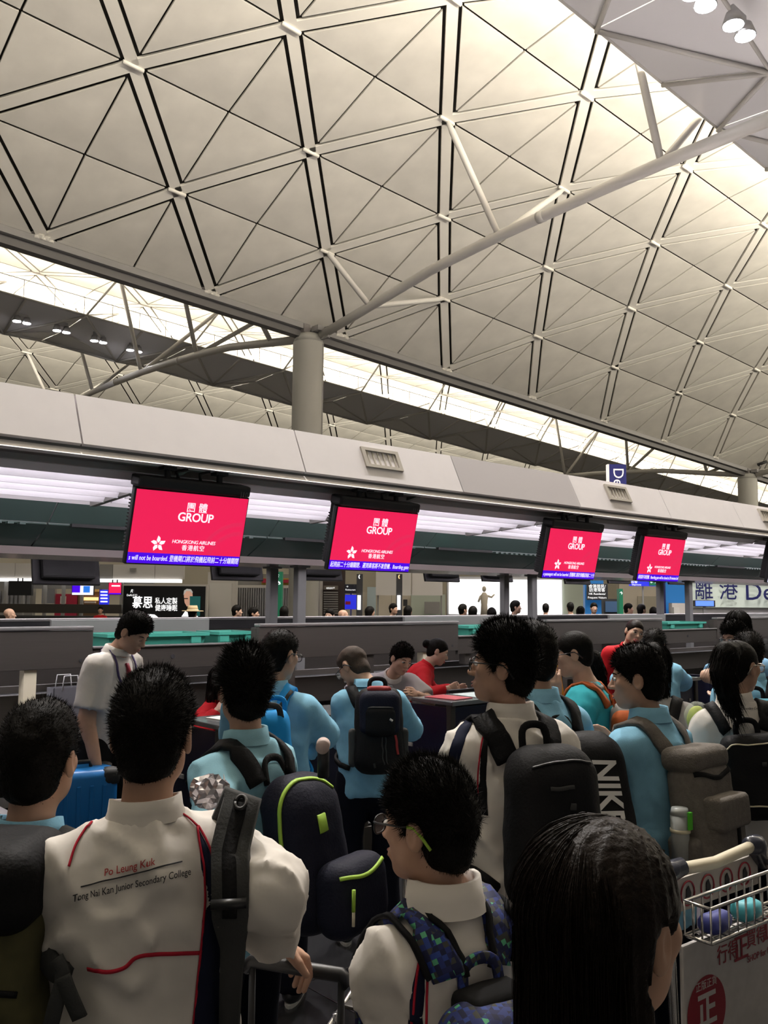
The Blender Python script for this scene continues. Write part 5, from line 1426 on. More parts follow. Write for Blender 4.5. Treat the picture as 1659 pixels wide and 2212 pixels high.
def proj_many(fn, C, off, it=6):
    P = np.array(C, float); n = len(P); G = None; e = 1e-3
    for _ in range(it):
        d = fn(np.concatenate([P, P+(e, 0, 0), P+(0, e, 0), P+(0, 0, e)])).reshape(4, n)
        g = ((d[1:]-d[0])/e).T; k = np.linalg.norm(g, axis=1); G = g/np.maximum(k, 1e-6)[:, None]
        P = P-G*((d[0]-off)/np.maximum(k, .5)*.9)[:, None]
    return P, G
def ray_hit(fn, XY, d0, off=.002, n=70):
    """points of the garment seen along the sight lines of XY"""
    D = np.array([V3(ray(x, y)) for x, y in XY]); L = np.linalg.norm(D, axis=1)[:, None]; D = D/L
    P = V3(CAMP)+D*(L*d0)
    for _ in range(n): P = P+D*np.clip(fn(P)*.7, -.03, .06)[:, None]
    return proj_many(fn, P, off, 3)
def sgnpow(x, p): return math.copysign(abs(x)**p, x)
def catmull(P, n):
    P = [V3(p) for p in P]; P = [2*P[0]-P[1]]+P+[2*P[-1]-P[-2]]; out = []
    k = len(P)-3
    for i in range(n+1):
        t = i/n*k; j = min(int(t), k-1); t -= j
        a, b, c, d = P[j], P[j+1], P[j+2], P[j+3]
        out.append(.5*((2*b)+(-a+c)*t+(2*a-5*b+4*c-d)*t*t+(-a+3*b-3*c+d)*t**3))
    return out
def flat_ribbon(R, G, w, th):
    mb = MB(); vs_ = []; n = len(R)
    for i in range(n):
        t = R[min(i+1, n-1)]-R[max(i-1, 0)]; t = t/max(np.linalg.norm(t), 1e-9)
        sd = np.cross(t, G[i]); sd = sd/max(np.linalg.norm(sd), 1e-9); ww = np.interp(i/(n-1), np.linspace(0, 1, len(w)), w)/2 if isinstance(w, (list, tuple)) else w/2
        g = G[i]
        vs_ += [R[i]-sd*ww-g*th*.5, R[i]+sd*ww-g*th*.5, R[i]+sd*ww*.9+g*th*.5, R[i]-sd*ww*.9+g*th*.5]
    fs_ = []
    for i in range(n-1):
        for j in range(4):
            fs_.append((4*i+j, 4*i+(j+1) % 4, 4*i+4+(j+1) % 4, 4*i+4+j))
    fs_ += [(0, 3, 2, 1), tuple(4*(n-1)+q for q in range(4))]
    return mb.add(vs_, fs_)
def proj_fn(fn, p, off=.003, it=6):
    p = V3(p).copy(); g = None
    for _ in range(it):
        e = 1e-3; d = fn(np.array([p, p+(e, 0, 0), p+(0, e, 0), p+(0, 0, e)]))
        g = (d[1:]-d[0])/e; n = np.linalg.norm(g); g = g/max(n, 1e-6); p = p-g*(d[0]-off)/max(n, .5)*.9
    return p, g
class Bag:
    def __init__(s, fig, label, m, zc=.15, w=.31, h=.46, d=.17, rd=.07, tilt=0, taper=.0, xoff=0, gap=.006, front=False, group='backpacks worn by the travellers', belly=.02, name='backpack', res=None, wr=.003, rotx=0):
        s.fig = fig; H = fig.h; sg = -1 if not front else 1
        a = math.radians(tilt); rz = math.radians(rotx)
        bk = fig.tf*sg; s.u = fig.sp*math.cos(a)-bk*math.sin(a)*-1*-1 if 0 else fig.sp*math.cos(a)+bk*math.sin(a)
        s.b = bk*math.cos(a)-fig.sp*math.sin(a); s.r = fig.tr
        if rz:
            r2 = s.r*math.cos(rz)+s.u*math.sin(rz); s.u = s.u*math.cos(rz)-s.r*math.sin(rz); s.r = r2
        O = fig.P0+fig.sp*(zc*H)+bk*(.064*H*fig.girth+.016+gap)+fig.tr*xoff
        s.O = O+s.b*d/2; s.w, s.h, s.d = w, h, d; s.m = m
        R = np.stack([s.r, s.b, s.u], 1); s.R = R
        def f(P):
            q = (P-s.O)@R
            tz = (q[:, 2]/h+.5)
            q = q.copy(); k = 1-taper*np.clip(tz, 0, 1); q[:, 0] = q[:, 0]/k
            q[:, 1] = q[:, 1]-belly*(1-tz)
            k2 = 1-taper*.6*np.clip(tz, 0, 1); q[:, 1] = (q[:, 1]+d/2)/k2-d/2
            dd = rbox(q, V3((0, 0, 0)), (w/2, d/2, h/2), min(rd, d/2*.98))
            return dd*.85+wr*wob(P, 24, w*50)+wr*.5*wob(P, 55, h*30)
        s.fn = f
        s.root = empty(name, tuple(s.F(0, 0, -h/2))); tag(s.root, label, 'backpack', group)
        rr = res or max(.009, .0028*fig.depth)
        ext = s.r*0
        c = np.abs(s.r)*w/2+np.abs(s.b)*(d/2+.05)+np.abs(s.u)*h/2
        V, Q = surface(f, s.O-c-.05, s.O+c+.05, rr)
        s.body = link_mesh('main_compartment', np_mesh('main_compartment', V, Q), m, s.root)
    def F(s, x, b, z): return s.O+s.r*x+s.b*b+s.u*z
    def blob(s, name, m, x, b, z, hw, hd, hh, rd=.02, wr=.002, res=None, fn=None, parent=None):
        c = s.F(x, b, z)
        def f(P): return rbox(P, c, (hw, hd, hh), min(rd, hw*.98, hd*.98, hh*.98), s.R)*.9+wr*wob(P, 30, hw*90)
        f = fn or f
        e = np.abs(s.r)*hw+np.abs(s.b)*hd+np.abs(s.u)*hh
        V, Q = surface(f, c-e-.03, c+e+.03, res or max(.008, .0024*s.fig.depth))
        o = link_mesh(name, np_mesh(name, V, Q), m, parent or s.root); return o, f
    def line(s, pts, w, m, name='zip', fn=None, n=28, th=.004, off=.002, parent=None, project=True):
        C = catmull([s.F(*p) for p in pts], n); R, G = proj_many(fn or s.fn, C, off)
        return flat_ribbon(R, G, w, th).build(name, m, parent or s.root, True)
    def straps(s, m=None, w=.062, sides='LR', th=.014, front=False, xs=.062, mtop=None):
        f = s.fig; m = m or s.m; sg = -1 if not front else 1
        for k in sides:
            g = -1 if k == 'L' else 1
            pts = [(g*xs*.8, sg*.085, .235), (g*xs, sg*.03, .285), (g*(xs+.004), -sg*.03, .28), (g*(xs+.014), -sg*.08, .21), (g*(xs+.03), -sg*.075, .12), (g*(xs+.036), 0, .05), (g*(xs+.01), sg*.07, .02)]
            R, G = proj_many(f.top_fn, catmull([f.T(*p) for p in pts], 34), th*.5+.002)
            flat_ribbon(R, G, [w, w, w, w*.95, w*.5, w*.45, w*.45], th).build('shoulder_strap', m, s.root, True)
        c = [s.F(-.045, -s.d/2+.02, s.h/2-.03), s.F(-.04, -s.d/2+.01, s.h/2+.035), s.F(0, -s.d/2+.005, s.h/2+.05), s.F(.04, -s.d/2+.01, s.h/2+.035), s.F(.045, -s.d/2+.02, s.h/2-.03)]
        C = catmull(c, 14); flat_ribbon(C, [s.b]*len(C), .024, .006).build('grab_handle', m, s.root, True)
# ------------------------------------------------------------------ the travellers and staff
GQ = 'students queueing at the check-in desks'
def A(x, y, d): return V3(at(x, y, d))
TXT_BLK = mat('print_black', (0.02, 0.02, 0.025), 0.8); TXT_RED = mat('print_red', (0.42, 0.04, 0.04), 0.8); TXT_PALE = mat('print_pale', (0.50, 0.62, 0.68), 0.8)

def jacket(p, o=.022, loose=.014, hem=-.10, sleeve=1.93, seed=1.0, wr=.0085):
    p.top(M_JACK, 'jacket', o=o, hem=hem, sleeve=sleeve, loose=loose, wr=wr, seed=seed)
    return p

# far-left boy, back view
p = Fig(86, 1640, 2.05, fa=4, hyaw=0, hpit=2, hs=1.0)
p.build('boy with black crew cut at the far left edge, back turned, pale blue collar', group=GQ)
p.top(M_BLUE, sleeve=1.9); p.collar(M_BLUE, h=.045); p.trousers(); p.short_hair(n=9000, length=.014, spike=.35, seed=11)
M_CAMO = mat('bag_olive_camo', (0.085, 0.078, 0.03), 0.85, noise=.55, nscale=9); M_GRN = mat('bag_leaf_green', (0.10, 0.17, 0.015), 0.8, noise=.45, nscale=14)
b = Bag(p, 'black topped olive and green backpack at the lower left corner', M_CAMO, zc=.135, w=.36, h=.50, d=.22, rd=.08, taper=.12)
b.blob('lid', M_BAGB, 0, .0, .235, .165, .125, .085, .06)
b.blob('front_pocket', M_GRN, -.03, .13, -.09, .13, .07, .17, .06)
b.line([(-.16, .11, .06), (0, .14, .075), (.16, .11, .06)], .012, M_BAGB, 'seam'); b.straps(M_STRAPG, w=.07)

# boy in the white jacket with the printed back
p = Fig(330, 1588, 1.9, fa=-22, hyaw=20, hpit=3, hs=1.0, side=-2, shw=.96)
p.arm('R', A(588, 2030, 1.95), elbow=A(578, 1925, 1.80))
p.arm('L', A(210, 2095, 1.95), elbow=A(178, 2010, 1.82))
hd = A(655, 2066, 1.99)-p.Wr['R']; p.Hd['R'] = hd/np.linalg.norm(hd)
p.palm_R = (0, 0, -1); p.thumb_R = tuple(-V3(FW))
p.build('boy in white school jacket with printed back, hand on a suitcase handle', hands='LR', curl={'L': .5, 'R': .75}, group=GQ)
jacket(p, o=.02, loose=.018, hem=-.20, sleeve=1.90, wr=.0095); p.collar(M_JACK, h=.045, r=.060, flare=.006); p.trousers()
p.short_hair(n=14000, length=.020, spike=.5, seed=21, top=.016); P2 = p
H = p.h
p.ribbon_px([(198, 1776), (184, 1792), (163, 1826), (148, 1872)], .0048, M_REDC)
p.ribbon_px([(314, 1712), (345, 1728), (398, 1762), (425, 1786)], .0048, M_REDC)
p.ribbon_px([(426, 1790), (444, 1850), (456, 1950), (452, 2100), (445, 2240)], [.004, .022, .036, .050, .065], M_NAVYC, 'side_panel', off=.001, n=34)
p.ribbon_px([(424, 1788), (436, 1850), (443, 1900), (438, 2000), (428, 2100), (414, 2240)], .0045, M_REDC, off=.003, n=34)
p.ribbon_px([(426, 1786), (446, 1815), (460, 1860), (474, 1950)], .0045, M_REDC, off=.003)
p.ribbon_px([(190, 2092), (230, 2100), (268, 2091), (292, 2070), (325, 2062), (380, 2060), (432, 2058)], .0075, M_REDC, 'yoke_piping', off=.002, n=30)
p.text_px('Po Leung Kuk', 280, 1874, 112, TXT_RED, rotd=13, hs=1.15); p.text_px('Tong Nai Kan Junior Secondary College', 285, 1912, 258, TXT_BLK, rotd=13, hs=1.3)
p.ribbon_px([(174, 1916), (280, 1890), (392, 1861)], .0025, TXT_BLK, 'print_rule')
# its front-worn backpack: straps come over the right shoulder and round the left side
b = Bag(p, 'charcoal backpack worn on the chest of the boy in the white jacket', M_STRAPG, zc=.12, w=.30, h=.44, d=.15, front=True, xoff=.0)
C = [A(486, 1742, 2.02), A(488, 1730, 1.93)]
R0, G0 = ray_hit(p.top_fn, [(480, 1738), (494, 1780), (500, 1850), (504, 1920), (505, 1985)], 1.45, .014)
R0 = R0[np.abs((R0-V3(CAMP))@V3(FW)-1.85) < .25]
C = C+[q for q in R0]+[A(502, 2050, 1.74), A(498, 2120, 1.74), A(494, 2230, 1.76)]
R_ = catmull(C, 34); G_ = [V3((0, 0, 1))*math.cos(min(1, i/7)*math.pi/2)-V3(FW)*math.sin(min(1, i/7)*math.pi/2) for i in range(35)]; G_ = [g/np.linalg.norm(g) for g in G_]
R_, G_ = R_[6:], G_[6:]
st = flat_ribbon(R_, G_, [.06, .08, .08, .08, .078, .05, .045, .04], .022).build('shoulder_strap', M_STRAPG, b.root, True)
st2 = flat_ribbon([r+g*.012 for r, g in zip(R_[2:17], G_[2:17])], G_[2:17], .03, .006).build('webbing', M_BAGB, st, True)
i = 7; q, g = R_[i]+G_[i]*.018, G_[i]; t = (R_[i+1]-R_[i-1]); t /= np.linalg.norm(t); sd = np.cross(t, g)
MB().tube([Vector(q+sd*.016*math.cos(a)*1.2+t*.016*math.sin(a)) for a in [k*math.pi/8 for k in range(17)]], .0045, 6).build('d_ring', M_BLACK, st, True)
MB().tube([Vector(R_[14]+G_[14]*.018-np.cross((R_[15]-R_[13])/np.linalg.norm(R_[15]-R_[13]), G_[14])*.035), Vector(R_[14]+G_[14]*.022+np.cross((R_[15]-R_[13])/np.linalg.norm(R_[15]-R_[13]), G_[14])*.035)], .011, 6).build('buckle', M_BLACK, st, True)
C = [A(60, 1960, 1.75), A(85, 2040, 1.72), A(120, 2095, 1.68), A(165, 2110, 1.70)]
Cc = catmull(C, 16); flat_ribbon(Cc, [-V3(FW)]*len(Cc), .045, .012).build('side_strap', M_STRAPG, b.root, True)
Cc = catmull([A(120, 2070, 1.66), A(135, 2110, 1.65), A(120, 2170, 1.64), A(105, 2230, 1.64)], 14); flat_ribbon(Cc, [-V3(FW)]*len(Cc), .03, .006).build('loose_strap', M_STRAPG, b.root, True)
Cc = catmull([A(135, 2110, 1.645), A(150, 2150, 1.64), A(172, 2200, 1.64)], 10); flat_ribbon(Cc, [-V3(FW)]*len(Cc), .03, .006).build('loose_strap', M_STRAPG, b.root, True)
# crumpled silver plastic bag showing above the strap
rng = np.random.default_rng(4); c = A(452, 1708, 2.02); mb = MB()
bm = bmesh.new(); bmesh.ops.create_icosphere(bm, subdivisions=3, radius=.04)
for v in bm.verts: v.co = v.co*(1+rng.uniform(-.22, .22)); v.co.z *= .9
for v in bm.verts: v.co = v.co+Vector(c)
bm.verts.index_update(); mb.add([v.co for v in bm.verts], [[v.index for v in f.verts] for f in bm.faces]); bm.free()
solid('plastic_wrap', mb, mat('silver_film', (0.45, 0.43, 0.46), 0.18, 0.75), 'crumpled silver plastic wrap poking up behind the grey strap', 'wrap')
mb = MB().prism([Vector(A(478, 1735, 2.05)), Vector(A(497, 1733, 2.05)), Vector(A(483, 1672, 2.06))], Vector((.002, .002, 0)))
solid('paper_sheet', mb, M_WHITE, 'white paper corner sticking up beside the silver plastic wrap', 'paper')

# boy with spiky hair and the large navy pack
p = Fig(528, 1492, 2.95, fa=-58, hyaw=34, hpit=0, hs=1.0)
p.arm('L', A(545, 1840, 2.75), pole=tuple(-p.right-p.fwd*.5))
p.build('boy with spiky hair in pale blue polo, large navy backpack on his back', group=GQ)
p.top(M_BLUE2, 'polo_shirt', o=.018, loose=.012, hem=-.10, sleeve=1.9, wr=.007); p.collar(M_BLUE2, h=.05, flare=.01); p.trousers(); p.short_hair(n=9000, length=.040, spike=.75, seed=31, top=.024)
p.print_text('局屬', -.02, .17*p.h, .05, TXT_PALE, shear=0)
b = Bag(p, 'large navy backpack with lime green zips on the spiky haired boy', M_BAGN, zc=.105, w=.29, h=.46, d=.21, rd=.10, taper=.10, belly=.05, tilt=-5)
b.line([(.09, .09, .19), (.02, .06, .225), (-.08, .03, .20), (-.14, .03, .12), (-.145, .04, -.02)], .013, M_LIME, 'zip')
o_, f_ = b.blob('front_pocket', M_BAGN, .02, .17, -.12, .13, .07, .11, .06)
b.line([(-.11, .22, -.04), (.0, .25, -.05), (.12, .22, -.035)], .012, M_LIME, 'zip', fn=f_)
b.line([(-.06, .16, .10), (-.015, .16, .10)], .055, M_LIME, 'badge')
tq = b.F(-.10, .26, -.07); MB().tube([Vector(tq), Vector(tq-V3((0, 0, .06)))], .006, 6).build('zip_pull', M_LIME, b.root, True); MB().tube([Vector(tq-V3((0, 0, .06))), Vector(tq-V3((0, 0, .10)))], .005, 6).build('zip_tag', M_CREAM, b.root, True)
b.straps(M_BAGB, w=.07)
c = Vector(A(620, 1790, 2.68)); bt = empty('water_bottle', c); tag(bt, 'blue capped drink bottle with pink loop in the navy backpack pocket', 'bottle')
MB().cyl(c+Vector((0, 0, -.10)), c, .032, .032, 18).build('flask', M_BLACK, bt, True); MB().cyl(c, c+Vector((0, 0, .035)), .030, .024, 18).build('cap', mat('cap_blue', (0.03, 0.05, 0.42), .4), bt, True)
Cc = [c+Vector(RT)*.02+Vector((0, 0, .034)), c+Vector(RT)*.045+Vector((0, 0, .036)), c+Vector(RT)*.052+Vector((0, 0, .01)), c+Vector(RT)*.036+Vector((0, 0, -.008))]
MB().tube(Cc, .006, 8).build('loop', mat('loop_pink', (0.5, 0.03, 0.30), .4), bt, True)
c = Vector(A(697, 1613, 2.62)); fk = empty('flask', c); tag(fk, 'round pinkish flask lid on top of the navy backpack', 'flask')
MB().cyl(c-Vector(FW)*.01+Vector((0, 0, -.0)), c+Vector(FW)*.03, .020, .021, 20).build('lid', mat('lid_pinkish', (0.48, 0.38, 0.34), .5), fk, True); MB().cyl(c+Vector(FW)*.03, c+Vector(FW)*.05+Vector((0, 0, -.10)), .018, .018, 16).build('barrel', M_BLACK, fk, True)

# older man with bright blue sack
p = Fig(604, 1416, 4.3, fa=6, hyaw=28, hpit=8, hs=1.0)
p.arm('L', A(545, 1590, 4.5), elbow=A(505, 1585, 4.35)); p.arm('R', A(660, 1620, 4.5), elbow=A(698, 1585, 4.35))
p.build('man with glasses in pale blue polo carrying a bright blue sack', group=GQ)
p.top(M_BLUE, 'polo_shirt', o=.018, loose=.014, hem=-.10, sleeve=1.9, wr=.006); p.collar(M_BLUE, h=.045, flare=.012); p.trousers(); p.short_hair(n=4500, length=.012, spike=.0, seed=41, thick=.006, top=.004); p.face(); p.glasses()
p.print_text('局屬', -.09, .165*p.h, .045, TXT_PALE, shear=0)
b = Bag(p, 'bright blue drawstring sack on the man with glasses', M_BAGC, zc=.14, w=.25, h=.38, d=.14, rd=.065, taper=.45, belly=.03, wr=.006, xoff=.055, gap=.012)
b.line([(-.11, .03, -.12), (0, .05, -.13), (.11, .03, -.12)], .006, mat('seam_blue', (.03, .2, .5), .7), 'seam')
b.straps(M_BAGC, w=.055, xs=.05)
C = catmull([b.F(-.045, .02, .16), b.F(-.03, .03, .21), b.F(.03, .03, .21), b.F(.045, .02, .16)], 12); flat_ribbon(C, [b.b]*len(C), .028, .008).build('drawstring_loop', M_STRAPG, b.root, True)
for g in (-1, 1):
    C = catmull([p.T(g*.02, -.075, .235), p.T(g*.045, -.07, .262), p.T(g*.06, -.03, .285)], 10); RR = proj_many(p.top_fn, C, .016)
    flat_ribbon(RR[0], RR[1], .02, .006).build('strap_trim', M_STRAPG, b.root, True)

# cropped-hair boy with glasses and black daypack
p = Fig(764, 1440, 5.1, fa=-6, hyaw=-42, hpit=38, hs=.98, lean=6)
p.arm('L', A(785, 1560, 5.35), elbow=A(740, 1598, 5.15)); p.arm('R', A(850, 1560, 5.35), elbow=A(888, 1575, 5.15))
p.build('boy with shaved head and glasses looking down, pale blue polo', group=GQ)
p.top(M_BLUE, 'polo_shirt', o=.016, loose=.014, hem=-.08, sleeve=1.9, wr=.006, seed=4); p.collar(M_BLUE, h=.045, flare=.012); p.trousers(); p.short_hair(M_HAIRS, thick=.0025, n=0, top=0, seed=51, shaved=True); p.face(); p.glasses()
b = Bag(p, 'black daypack with red top and grey zips on the shaved-head boy', M_BAGB, zc=.15, w=.28, h=.45, d=.15, rd=.07, taper=.12, belly=.03, xoff=.035)
b.blob('top_trim', mat('bag_red_trim', (.30, .02, .02), .7), 0, .02, .215, .065, .05, .018, .014)
o_, f_ = b.blob('upper_pocket', M_BAGN, 0, .05, .09, .11, .055, .12, .05); o2, f2 = b.blob('front_pocket', M_BAGB, 0, .075, .05, .085, .05, .085, .045)
b.line([(-.07, .11, .12), (-.04, .13, .135), (.04, .13, .135), (.07, .11, .12)], .008, M_STRAPG, 'zip', fn=f2)
for dx in (.0, .018): b.line([(dx+.005, .15, .03), (dx+.02, .15, -.18)], .007, M_STRAPG, 'zip')
b.line([(.085, .12, -.02), (.10, .12, -.12)], .014, mat('bag_red_trim', (.30, .02, .02), .7), 'stripe'); b.line([(.05, .15, .06), (.075, .15, .05)], .012, M_WHITE, 'emblem', fn=f2)
b.line([(-.03, .15, -.17), (-.028, .15, -.21)], .012, M_STRAPG, 'tag')
for g in (-1, 1): b.blob('side_pocket', M_STRAPG, g*.14, -.01, -.09, .02, .05, .10, .018)
b.straps(M_BAGB, w=.062)

# staff man bending forward behind the middle desk
p = Fig(866, 1424, 7.3, fa=168, hyaw=-22, hpit=20, hroll=-8, lean=38, hs=1.0, h=1.70)
p.arm('R', A(790, 1500, 7.3)); p.arm('L', A(900, 1500, 7.0))
p.build('staff man in pale shirt bending forward behind the middle desk', skin=M_SKINL); p.face(); p.top(mat('shirt_lilac', (.42, .40, .42), .8), o=.018, loose=.015, hem=-.03, sleeve=.8); p.collar(M_SHIRT, h=.03); p.trousers(); p.short_hair(n=2500, length=.03, spike=.1, seed=61)
# woman in red bending over the desk
p = Fig(946, 1407, 8.05, fa=88, hyaw=4, hpit=24, lean=32, hs=.97, h=1.66, shw=.92)
p.arm('R', A(968, 1488, 7.75)); p.arm('L', A(985, 1488, 8.2))
p.build('staff woman in red jacket with black bun leaning over the desk', skin=M_SKINL, group='airline staff in red jackets'); p.face(smile=True, lips=M_LIPR); p.top(M_RED_U, 'jacket', o=.02, loose=.008, hem=-.05, sleeve=1.85, wr=.004); p.collar(M_RED_U, h=.035); p.trousers(M_BLKC); p.tied_hair(bun=True, n=0)

# tall boy with glasses, white jacket, huge black backpack
p = Fig(1087, 1440, 2.95, fa=-22, hyaw=-52, hpit=-4, hs=1.02)
p.arm('L', A(1015, 1745, 3.05), elbow=A(992, 1668, 2.88))
p.build('tall boy with glasses in white school jacket, face turned left', group=GQ)
p.face(); p.glasses(); jacket(p, loose=.022, hem=-.11, seed=5); p.collar(M_JACK, h=.055, r=.060, flare=.010); p.trousers(); p.short_hair(n=10000, length=.034, spike=.55, seed=71, thick=.014, top=.022)
p.ribbon_px([(1022, 1545), (1000, 1578), (982, 1630), (972, 1690)], .038, M_NAVYC, 'sleeve_stripe', off=.001)
p.ribbon_px([(1056, 1560), (1048, 1610), (1042, 1680), (1046, 1760)], [.004, .018, .03, .03], M_BLKC, 'side_panel', off=.001)
p.ribbon_px([(1053, 1562), (1040, 1610), (1032, 1680), (1036, 1760)], .005, M_REDC, off=.003)
b = Bag(p, 'huge plain black backpack on the tall boy in the white jacket', M_BAGB, zc=.13, w=.33, h=.48, d=.21, rd=.10, taper=.15, belly=.03)
b.line([(-.13, .10, .22), (0, .12, .235), (.13, .10, .22)], .007, M_BLACK, 'zip'); b.line([(-.16, .17, -.16), (0, .2, -.17), (.16, .17, -.16)], .006, M_STRAPG, 'seam')
b.line([(-.06, .16, .14), (.02, .17, .142)], .012, M_STRAPG, 'zip_pull'); b.line([(-.005, .17, .09), (.02, .17, .085)], .02, M_STRAPG, 'emblem')
b.straps(M_BAGB, w=.08)
# boy behind him with lettered pack
p = Fig(1150, 1418, 3.45, fa=-32, hyaw=6, hpit=2, hs=1.02)
p.build('boy in pale blue polo behind the tall boy, lettered black pack', group=GQ)
p.top(M_BLUE, 'polo_shirt', o=.018, loose=.012, hem=-.10, sleeve=1.9); p.collar(M_BLUE, h=.05, flare=.012); p.trousers(); p.short_hair(n=5500, length=.018, spike=.25, seed=81)
b = Bag(p, 'black backpack with big white lettering beside the tall boy', M_BAGB, zc=.09, w=.32, h=.52, d=.24, rd=.10, taper=.12, belly=.03, tilt=-6)
b.straps(M_BAGB, w=.07)
me = text_mesh('NIKE', .16, bold=.004, extrude=0, shear=.15).copy(); n = len(me.vertices); Av = np.zeros(n*3, F32); me.vertices.foreach_get('co', Av); Av = Av.reshape(-1, 3).astype(float)
Pp = np.array([b.F(-.02+v[1]*.95, .30, .07-v[0]*.62) for v in Av])
for _ in range(40): Pp = Pp-b.b*np.clip(b.fn(Pp)-.003, -.02, .05)[:, None]*.8
me.vertices.foreach_set('co', Pp.astype(F32).ravel()); me.update(); link_mesh('lettering', me, M_WHITE, b.root)

# girl in teal T-shirt with orange pack
p = Fig(1238, 1412, 4.6, fa=-68, hyaw=-8, hpit=12, hs=.97, shw=.92)
p.arm('L', A(1200, 1510, 4.2), pole=(0, 0, -1)); p.arm('R', A(1215, 1560, 4.9))
p.build('girl with glasses and ponytail in teal T-shirt, face turned left', skin=M_SKINL, group=GQ); p.face(); p.glasses(mat('frame_dark', (.03, .02, .02), .4))
p.top(M_TEALS, 'tshirt', o=.014, loose=.012, hem=-.10, sleeve=.72, wr=.006); p.ribbon([(-.04, .05, .283), (0, .02, .293), (.04, -.03, .285), (0, -.045, .283), (-.04, -.02, .285)], .022, M_GREYS, 'neck_band'); p.trousers()
p.tied_hair(tail=[A(1268, 1408, 4.75), A(1282, 1420, 4.85), A(1292, 1445, 4.9), A(1297, 1470, 4.9), A(1298, 1490, 4.88)], seed=7, r0=.032, n=900)
b = Bag(p, 'orange and black backpack on the girl in teal', M_ORANGE, zc=.10, w=.30, h=.44, d=.17, rd=.07, taper=.12)
b.blob('front_pocket', M_BLKC, 0, .10, -.10, .12, .04, .10, .03); b.straps(M_ORANGE, w=.05); b.line([(-.12, .08, .12), (0, .10, .15), (.12, .08, .12)], .008, M_BLKC, 'zip')

# smiling staff woman in red
p = Fig(1370, 1366, 8.05, fa=176, hyaw=-4, hpit=6, hroll=-16, lean=20, side=-14, hs=.98, h=1.66, shw=.92)
p.build('smiling staff woman in red jacket behind the students, facing the camera', skin=M_SKINL, group='airline staff in red jackets'); p.face(smile=True, lips=M_LIPR); p.top(M_RED_U, 'jacket', o=.02, loose=.008, hem=-.06, sleeve=1.85, wr=.004); p.collar(M_RED_U, h=.035); p.trousers(M_BLKC); p.tied_hair(M_HAIRB, n=0)
# child leaning on the desk
p = Fig(1413, 1396, 6.8, fa=8, hyaw=18, hpit=38, lean=22, hs=.97, h=1.62)
p.arm('L', A(1385, 1480, 7.15), elbow=A(1338, 1470, 6.95)); p.arm('R', A(1440, 1480, 7.15), elbow=A(1474, 1472, 6.95))
p.build('student in pale blue shirt bent over the desk before the smiling woman', group=GQ); p.top(M_BLUE, 'polo_shirt', o=.018, loose=.014, hem=-.10, sleeve=1.9); p.collar(M_BLUE, h=.04); p.trousers(); p.short_hair(n=2500, length=.034, spike=.15, seed=91); p.face()
# girl with very long hair
p = Fig(1410, 1440, 4.5, fa=14, hpit=6, hs=.97, shw=.92)
p.build('girl with very long black hair in grey sweater, back turned', group=GQ); p.top(M_GREYS, 'sweater', o=.018, loose=.012, hem=-.08, sleeve=1.9); p.collar(M_GREYS, h=.02); p.trousers(); p.long_hair(length=.52, seed=3, n=2500, back=.03, width=.07, bottom_w=.075)
b = Bag(p, 'black school backpack on the long haired girl in grey', M_BAGB, zc=.06, w=.30, h=.40, d=.17, rd=.07, taper=.1, gap=.05); b.straps(M_BAGB, w=.055); b.line([(-.12, .09, .10), (0, .10, .12), (.12, .09, .10)], .007, M_STRAPG, 'zip')
# boy in pale blue shirt with grey canvas pack
p = Fig(1376, 1466, 3.5, fa=-42, hyaw=-28, hpit=4, hs=.99)
p.arm('L', A(1345, 1640, 3.62), elbow=A(1366, 1680, 3.40)); p.arm('R', A(1330, 1610, 3.8))
p.build('boy in pale blue polo with grey canvas backpack, profile to the left', group=GQ); p.face(); p.top(M_BLUE, 'polo_shirt', o=.018, loose=.016, hem=-.16, sleeve=1.92, wr=.006, seed=8); p.collar(M_BLUE, h=.055, flare=.012); p.trousers(); p.short_hair(n=6500, length=.024, spike=.35, seed=101)
b = Bag(p, 'grey canvas flap backpack with bottle pocket', M_BAGG, zc=.09, w=.29, h=.42, d=.17, rd=.06, taper=.12, belly=.03, tilt=-4)
b.blob('top_hood', M_BAGG, 0, -.01, .22, .13, .08, .045, .035); b.line([(-.13, .05, .18), (0, .12, .17), (.13, .05, .18)], .018, M_BLKC, 'band')
o_, f_ = b.blob('front_pocket', M_BAGG, -.01, .085, -.04, .10, .045, .12, .04); b.blob('pocket_flap', M_BAGG, -.01, .10, .04, .105, .045, .06, .02)
b.line([(.01, .18, .0), (.01, .18, -.12)], .022, M_BLKC, 'flap_strap', fn=f_); b.line([(-.15, .13, -.17), (0, .17, -.18), (.15, .13, -.17)], .012, M_BLKC, 'zip')
b.blob('side_pocket', M_BAGG, -.135, .0, -.12, .03, .065, .08, .025); b.straps(M_BAGG, w=.06)
c = Vector(b.F(-.165, .0, -.02)); bt = empty('water_bottle', c); tag(bt, 'clear drink bottle with green straw in the grey backpack side pocket', 'bottle')
MB().cyl(c+Vector((0, 0, -.10)), c+Vector((0, 0, .06)), .030, .034, 18).build('cup', mat('bottle_frosted', (.45, .47, .45), .25, alpha=.75), bt, True); MB().cyl(c+Vector((0, 0, -.0)), c+Vector((0, 0, .012)), .036, .036, 18).build('band', M_CREAM, bt, True); MB().cyl(c+Vector((0, 0, .06)), c+Vector((0, 0, .085)), .035, .028, 18).build('cap', mat('bottle_cap_clear', (.5, .52, .5), .3, alpha=.8), bt, True)
MB().box(c.x-.009, c.x+.009, c.y-.045, c.y-.035, c.z+.015, c.z+.075).build('clip', mat('clip_green', (.10, .55, .04), .4), bt)
